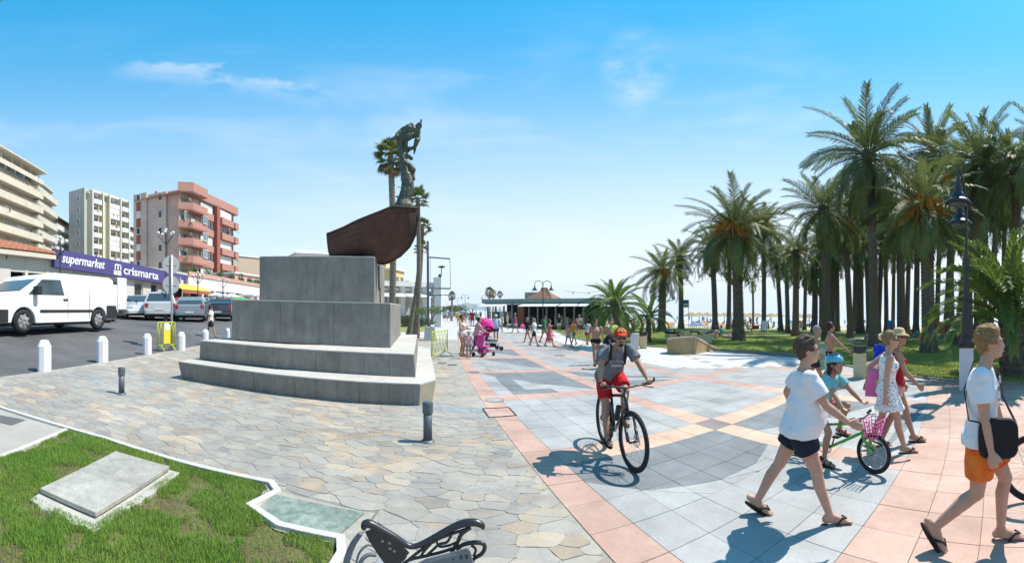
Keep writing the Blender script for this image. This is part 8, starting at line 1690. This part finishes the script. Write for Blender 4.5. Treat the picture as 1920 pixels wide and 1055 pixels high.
def proto(px, fy, ht, label, pose, face, **k): c = P(px, fy); return person(c, -(px - CX) / F + face, ht, label, pose=pose, vox=.034, feet=None, **k)[0]
PR = {'sit': proto(1352, 630, 1.9, 'woman in teal top sitting on the lawn left of the fruited palm', SIT, 1.2, skin='tan', hair='dark', topm=cl('teal_top', (.05, .30, .28)), botm=K0, leglen=.4),
      'chair': proto(1402, 624, 1.9, 'person in white seated at the picnic table on the lawn', CHAIRSIT, -1.3, skin='tan', hair='grey', topm=W0, botm=cl('red_cloth', (.45, .04, .05)), leglen=.6),
      'lie': proto(1362, 634, 1.9, 'person lying on the grass beside the fruited palm, head to the right', LIE, 1.45, skin='brown', hair='dark', topm=cl('mauve', (.35, .25, .33)), botm=cl('patterned', (.4, .3, .25)), leglen=.6),
      'walk': proto(1420, 612, 1.85, 'standing man in white shirt at the picnic tables', WALKA, 1.4, skin='tan', hair='dark', topm=W0, botm=K0, leglen=.7)}
CCOL = [cl('c%d' % i, c) for i, c in enumerate(((.66, .66, .66), (.45, .05, .06), (.04, .28, .34), (.06, .09, .30), (.62, .42, .12), (.25, .08, .20), (.03, .03, .04), (.55, .35, .35), (.10, .30, .12), (.30, .34, .42)))]
CN = ('white', 'red', 'teal', 'navy', 'yellow', 'plum', 'black', 'pink', 'green', 'slate')
SK = list(SKIN.values()); HR = [HAIR['dark'], HAIR['brown'], HAIR['grey'], HAIR['fair']]
def folk(kind, px, fy, label, face=0.0, ci=0, cj=6, group=None, ht=None, skin=0):
    c = P(px, fy); o = copy_tree(PR[kind], None, {'shirt': CCOL[ci % 10], 'shorts': CCOL[cj % 10], 'body': SK[skin % 3], 'hair': HR[(ci + cj) % 4]}); o.location = c; o.rotation_euler.z = -(px - CX) / F + face; o['label'] = label
    if group: o['group'] = group
    if ht: o.scale = (ht / 1.75,) * 3
    return o
for a_ in (('lie', 1376, 632, 'person in blue shorts lying against the foot of the fruited palm', 1.7, 9, 3), ('sit', 1341, 634, 'person in mauve sitting with back to us beside the teal top woman', .3, 7, 9), ('chair', 1388, 622, 'seated person in red at the left end of the picnic table', 1.4, 1, 6), ('chair', 1440, 622, 'seated person in dark top on white chair at the right of the picnic', 1.3, 6, 0), ('walk', 1397, 615, 'standing person in white left of the picnic tables', 2.8, 0, 6), ('walk', 1408, 611, 'standing person in red behind the picnic table', 1, 1, 6), ('chair', 1505, 618, 'person in white seated behind the palm pair', 1.2, 0, 3), ('chair', 1521, 616, 'person in dark top seated by the red cooler', -1.2, 6, 6), ('walk', 1543, 612, 'standing person in maroon against the tall trunk', .5, 5, 6), ('sit', 1629, 641, 'dark haired sunbather with bare back sitting left of the seated person in blue', .4, 7, 7),
           ('sit', 1718, 634, 'person in teal sitting near the blue chair', 1.0, 2, 2), ('sit', 1730, 638, 'person in red shorts sitting at the left foot of the collared palm', .8, 7, 1), ('chair', 1671, 628, 'person resting in the blue beach chair', 1.3, 5, 5), ('sit', 1782, 638, 'person in purple sitting right of the orange chair', .9, 5, 5), ('lie', 1790, 640, 'sunbather lying beside the lamp base in the grove', 1.6, 4, 5), ('walk', 1775, 606, 'standing man with bare chest far behind the orange chair', 1.2, 7, 6), ('sit', 1784, 615, 'person in white cap sitting behind the lamp post', 1.2, 0, 3), ('walk', 1620, 607, 'standing figure in green at the far side of the grove', .6, 8, 8), ('walk', 1574, 606, 'faint standing figure near the pale shoreline', .6, 0, 0), ('walk', 1915, 625, 'standing person at the right edge behind the young palm', 1.0, 2, 6), ('sit', 1706, 628, 'person in lime top sitting right of the sturdy palm', .4, 4, 0)):
    folk(*a_[:3], a_[3], a_[4], a_[5], a_[6], skin=len(a_[3]) % 3)
for i in range(64):
    px = random.uniform(1225, 1650) if i < 48 else random.uniform(1650, 1900); k_i = i * 3 + 1; folk(('walk', 'walk', 'sit', 'chair')[i % 4], px, 0 if 0 else random.uniform(601, 606) + (px - 1225) * .012, ('standing', 'strolling', 'seated on sand', 'seated')[i % 4] + ' beachgoer in ' + CN[k_i % 10] + ' top and ' + CN[(i * 7) % 10] + ' shorts ' + near_what(px), random.uniform(0, 6.28), i * 3 + 1, i * 7, 'crowd on the beach', skin=i)
for i, (px, fy, la) in enumerate(((832, 600, 'leftmost far walker beside the dark shrub'), (870, 603, 'far walker in the gap left of the lamp pole'), (893, 604, 'far walker before the restaurant corner'), (901, 600, 'distant walker just left of the green canopy'), (860, 612, 'walker nearer than the far group, left side'), (966, 625, 'person strolling along the restaurant front'), (1048, 622, 'person between the coral dress and the flowery girl, further back'), (1086, 628, 'person further back right of the orange T-shirt'), (1124, 622, 'person on the pale path behind the shirtless pair'))):
    folk('walk', px, fy, la, (0, 3.1, 1.5)[i % 3], i, i * 3 + 2, skin=i, ht=1.75)
# beach chairs, table, cooler, towels
def deckchair(px, fy, label, m, face=1.3, s=1.1):
    c = P(px, fy); t = thing('folding_chair', c, -(px - CX) / F + face, label, 'chair', None, s); a = MB(); a.box((0, 0, .40), (.55, .5, .04)); a.build('seat', m, t); a = MB(); a.box((0, -.32, .80), (.55, .04, .78), M=Matrix.Rotation(.22, 3, 'X')); a.build('backrest', m, t)
    for sx, sy in ((-.26, -.24), (.26, -.24), (-.26, .24), (.26, .24)): a = MB(); a.tube([(sx, sy, 0), (sx, sy * .9, .40)], .018, 6); a.build('leg', M_white, t)
deckchair(1672, 627, 'blue folding beach chair with high back under the palms', mat('chair_blue', (.06, .28, .50), .8), -2.9, 1.5); deckchair(1762, 636, 'orange folding chair just right of the collared palm', mat('chair_orange', (.50, .16, .05), .8), .2, 1.5); deckchair(1432, 627, 'white plastic chair at the right end of the picnic group', M_white, 2.8, 1.25); deckchair(1447, 619, 'white plastic chair behind the picnic group', M_white, 2.2, 1.1); deckchair(1500, 620, 'white garden chair behind the close palm pair', M_white, .5, 1.1)
c = P(1412, 622); t = thing('picnic_table', c, .4, 'table with red cloth at the picnic on the lawn', 'table'); a = MB(); a.box((0, 0, .78), (1.6, .8, .05)); a.box((0, -.38, .55), (1.6, .02, .42)); a.build('cloth', mat('red_cloth_t', (.45, .04, .05), .85), t)
for sx, sy in ((-.7, -.3), (.7, -.3), (-.7, .3), (.7, .3)): a = MB(); a.tube([(sx, sy, 0), (sx, sy, .76)], .025, 6); a.build('leg', M_white, t)
c = P(1502, 606); t = thing('cooler', c, .4, 'bright red cooler box with arched handle between trunks', 'cooler'); a = MB(); a.box((0, 0, .55), (1.7, .8, .9), taper=.85); a.build('box', mat('cooler_red', (.65, .06, .05), .5), t, bevel=.04)
for px, fy, rx, ry, m, lab in ((1612, 636, 1.4, .55, M_white, 'white towel spread on the lawn near the narrow palm'), (1600, 642, .5, .3, mat('towel_blue', (.2, .3, .5), .9), 'small blue towel beside the white one'), (1782, 641, .8, .5, mat('towel_purple', (.16, .06, .25), .9), 'purple towel by the orange chair')):
    c = P(px, fy, .03); t = MB(); o_ = []; 
    for i in range(7):
        for j in range(4): o_.append((-rx + 2 * rx * i / 6, -ry + 2 * ry * j / 3, .05 + .02 * math.sin(i * 2 + j * 3)))
    t.add(o_, [(i * 4 + j, (i + 1) * 4 + j, (i + 1) * 4 + j + 1, i * 4 + j + 1) for i in range(6) for j in range(3)]); tag(t.build('towel', m, None), lab, 'towel').location = c
# string of lights over the beach
a = MB(); cP = []
for q in range(61): px = 1060 + (1500 - 1060) * q / 60; s_ = abs(math.sin(PI * (px - 1060) / 88)); cP.append(pt(px, 545 - (px - 1060) * .085 + 7 * s_, 58))
oC = cP[0].copy(); t = thing('string_lights', oC, 0, 'sagging string of small bulbs strung above the beach path', 'string lights'); a.tube([p - oC for p in cP], .02, 3, False); a.build('wire', M_dark, t)
for q in range(2, 60, 4): b = MB(); b.ball(cP[q] - oC - Vector((0, 0, .1)), .10, 6, 5); b.build('bulb', M_dark, t)
# ---- pushchairs and the pink umbrella
M_mag = mat('magenta_cloth', (.42, .03, .22), .8, var=.1); M_pk = mat('hot_pink', (.80, .10, .38), .75, var=.04); M_bkc = plain('pram_black', (.02, .02, .022), .8)
def pushchair(px, fy, ty, label, m1, m2, face):
    c = P(px, fy); r_ = c.xy.length; h = pxh(c, ty); k = h / 1.05; t = thing('pushchair', c, -(px - CX) / F + face, label, 'pushchair', None, k)
    a = MB(); [a.tube([(sx * .24, -.38, 1.05), (sx * .24, -.22, .72), (sx * .24, .38, .14)], .014, 6) for sx in (-1, 1)]; [a.tube([(sx * .24, -.32, .12), (sx * .24, .15, .62)], .014, 6) for sx in (-1, 1)]; a.tube([(-.24, -.38, 1.05), (.24, -.38, 1.05)], .018, 6); a.build('frame', M_chrome, t)
    a = MB(); a.box((0, .02, .44), (.42, .42, .06)); a.box((0, -.18, .68), (.42, .06, .50), M=Matrix.Rotation(-.35, 3, 'X')); a.build('seat', m1, t, bevel=.02)
    a = MB(); vs = []; n = 8
    for i in range(n + 1):
        an = PI * .1 + PI * .62 * i / n
        for x in (-.23, 0, .23): vs.append((x, -.12 + .30 * math.cos(an), .74 + (.30 if x else .33) * math.sin(an)))
    a.add(vs, [(i * 3 + j, i * 3 + j + 1, i * 3 + 4 + j, i * 3 + 3 + j) for i in range(n) for j in range(2)]); a.build('hood', m2, t)
    a = MB(); a.box((0, .0, .24), (.36, .40, .16)); a.build('basket', m2, t, bevel=.02)
    for sx in (-.25, .25):
        for sy in (-.34, .40): a = MB(); a.torus((sx, sy, .10), .078, .024, 'x', 16, 6); a.tube([(sx - .02, sy, .10), (sx + .02, sy, .10)], .05, 8); a.build('wheel', M_tyre, t)
pushchair(906, 668, 622, 'magenta pushchair with pink seat in front of the pink blouse woman', M_pk, M_mag, -.7); pushchair(920, 657, 612, 'black pushchair behind the magenta one', M_bkc, M_bkc, -1.2)
c = pt(911, 611, 19.8); t = thing('umbrella', c, 0, 'bright pink umbrella shading a pushchair', 'umbrella'); a = MB(); rr_ = 15 / F * 19.8 * 1.2; n = 8; M_ = Matrix.Rotation(R(38), 3, 'Y') @ Matrix.Rotation(R(-30), 3, 'X')
rings_ = [[M_ @ Vector((rr_ * math.sin(PI / 2 * k / 4) * math.cos(2 * PI * i / n), rr_ * math.sin(PI / 2 * k / 4) * math.sin(2 * PI * i / n), rr_ * .8 * math.cos(PI / 2 * k / 4))) for i in range(n)] for k in range(5)]
vs = [v for r in rings_ for v in r]; a.add(vs, [(k * n + i, k * n + (i + 1) % n, (k + 1) * n + (i + 1) % n, (k + 1) * n + i) for k in range(4) for i in range(n)]); a.build('canopy', mat('umbrella_pink', (.85, .08, .42), .7, trans=.35), t); a = MB(); a.tube([M_ @ Vector((0, 0, rr_)), M_ @ Vector((0, 0, -rr_ * 1.1))], .012, 6); a.build('shaft', M_chrome, t)
for px, py, r_, lab, s in ((979, 612, 40, 'pink bag hanging from the man in black', .35), (1036, 633, 33, 'bright pink bag swinging by the coral dress', .42)):
    a = MB(); ell(a, (0, 0, 0), s * .6, s * .4, s * .7); me = remesh(a, .04, 1, lambda co: .03 * wav(co, (9, 9, 9))); me.materials.append(M_pk); tag(inst('bag', me, None, pt(px, py, r_)), lab, 'bag')
# ---- bicycle entering at the right edge
c = P(2040, 935); BR, _k = bicycle(c, -(1950 - CX) / F + PI / 2 + .1, 1.05, 'black bicycle cut off by the right edge behind the boy', M_bk)
# ---- cast bench at the bottom
rB = 2.5; oB = at(775, rB); t = thing('bench', oB, 0, 'ornate black cast metal bench with grey slotted seat at the bottom', 'bench')
M_cast = mat('cast_black', (.020, .020, .024), .35, spec=.5, coat=.15); M_gpl = mat('grey_plastic', (.17, .18, .195), .55, spec=.4, var=.05)
def bp(px, py, d=0.0): return pt(px, py, rB + d) - oB
def spline(pts, n=6):
    o = []; P_ = [pts[0]] + pts + [pts[-1]]
    for i in range(1, len(P_) - 2):
        for q in range(n): u = q / n; o.append(.5 * ((2 * P_[i]) + (-P_[i - 1] + P_[i + 1]) * u + (2 * P_[i - 1] - 5 * P_[i] + 4 * P_[i + 1] - P_[i + 2]) * u * u + (-P_[i - 1] + 3 * P_[i] - 3 * P_[i + 1] + P_[i + 2]) * u ** 3))
    return o + [pts[-1]]
def btube(name, px, rad, m=None, d=0.0, flat=1.0, parent=None):
    pts = spline([bp(x, y, d + (z[0] if z else 0)) for x, y, *z in px]); a = MB(); k = len(pts); rr = rad if hasattr(rad, '__len__') else [rad] * len(px); r_l = [float(v) for v in np.interp(np.linspace(0, len(rr) - 1, k), range(len(rr)), rr)]; a.tube(pts, r_l, 12, flat=flat); return a.build(name, m or M_cast, parent or t, smooth=True)
btube('top_rail', [(681, 992), (684, 983), (694, 982), (717, 994), (742, 1008), (762, 1021), (776, 1024), (792, 1019), (815, 1007), (846, 990), (868, 981), (889, 979), (903, 984), (906, 991)], [.012, .024, .025, .023, .021, .018, .016, .017, .019, .021, .023, .023, .019, .010])
btube('scroll', [(882, 988), (866, 1000), (858, 1016), (850, 1030), (842, 1045)], [.014, .013, .012, .012, .012]); btube('scroll', [(876, 991), (848, 1000), (822, 1010), (796, 1026), (770, 1046), (754, 1062)], .009); btube('scroll', [(862, 1023), (830, 1034), (798, 1042), (766, 1050), (745, 1066)], .009); btube('scroll', [(846, 1003), (838, 1016), (824, 1020), (812, 1030), (800, 1041)], .008); btube('scroll', [(818, 1012), (824, 1024), (842, 1022), (856, 1016)], .007); btube('scroll', [(808, 1019), (796, 1032), (788, 1044)], .008)
btube('loop', [(856, 1030), (868, 1021), (886, 1017), (904, 1018), (909, 1026), (903, 1038), (890, 1046), (884, 1055)], [.010, .012, .013, .013, .013, .012, .011, .010]); btube('loop', [(884, 1022), (892, 1030), (888, 1042)], .008)
a = MB(); pl = [(684, 996), (700, 990), (722, 1003), (744, 1016), (762, 1029), (768, 1036), (742, 1062), (726, 1064), (706, 1036), (692, 1014)]
holes = [(717, 1014, 3), (730, 1018, 3), (731, 1028, 3), (739, 1033, 2.6)]
a.prism([bp(x, y, .012) for x, y in pl], [bp(x, y, -.012) for x, y in pl]); a.build('side_plate', M_cast, t, bevel=.004)
for x, y, s in holes: a = MB(); a.ball(bp(x, y, -.013), (.010, .003, .008), 8, 5); a.build('opening', mat('bench_gap', (.36, .35, .31), .9), t)
btube('side_plate', [(752, 1030), (760, 1042), (745, 1056)], .010)
btube('leg', [(676, 1000, .04), (662, 1020, .05), (652, 1045, .05), (645, 1080, .05)], [.018, .024, .026, .026], M_gpl, flat=.8); btube('leg', [(706, 1040, .05), (690, 1040, .05), (677, 1052, .05), (670, 1080, .05)], [.012, .012, .013, .013], M_gpl); btube('leg', [(702, 1024, .06), (688, 1022, .06), (674, 1036, .06), (668, 1056, .06)], [.007] * 4, M_gpl)
a = MB(); pl = [(772, 1060), (800, 1046), (840, 1036), (876, 1026), (882, 1032), (890, 1062)]; a.prism([bp(x, y, -.06) for x, y in pl], [bp(x, y, -.045) for x, y in pl]); a.build('seat_panel', M_gpl, t, bevel=.006)
for x, y in ((834, 1052), (849, 1048), (864, 1044), (875, 1043)): a = MB(); a.ball(bp(x, y, -.062), (.009, .004, .016), 8, 6); a.build('slot', M_cast, t)
for px, py in ((700, 1090), (850, 1090)): q = bp(px, py); a = MB(); a.tube([q + Vector((0, 0, .1)), Vector((q.x, q.y + .05, 0))], .02, 8); a.build('leg', M_cast, t)
# ---- thin sea haze: the far hills and shore fade into it
hm = MB(); hm.box((1200, 2200, -60), (9500, 9500, 520)); m = bpy.data.materials.new('haze_volume'); m.use_nodes = True; t = m.node_tree; t.nodes.clear()
o_ = t.nodes.new('ShaderNodeOutputMaterial'); v_ = t.nodes.new('ShaderNodeVolumePrincipled'); v_.inputs['Density'].default_value = 1.3e-4; v_.inputs['Color'].default_value = (.82, .90, 1, 1); t.links.new(v_.outputs[0], o_.inputs['Volume']); hz = hm.build('haze', m); hz['kind'] = 'stuff'
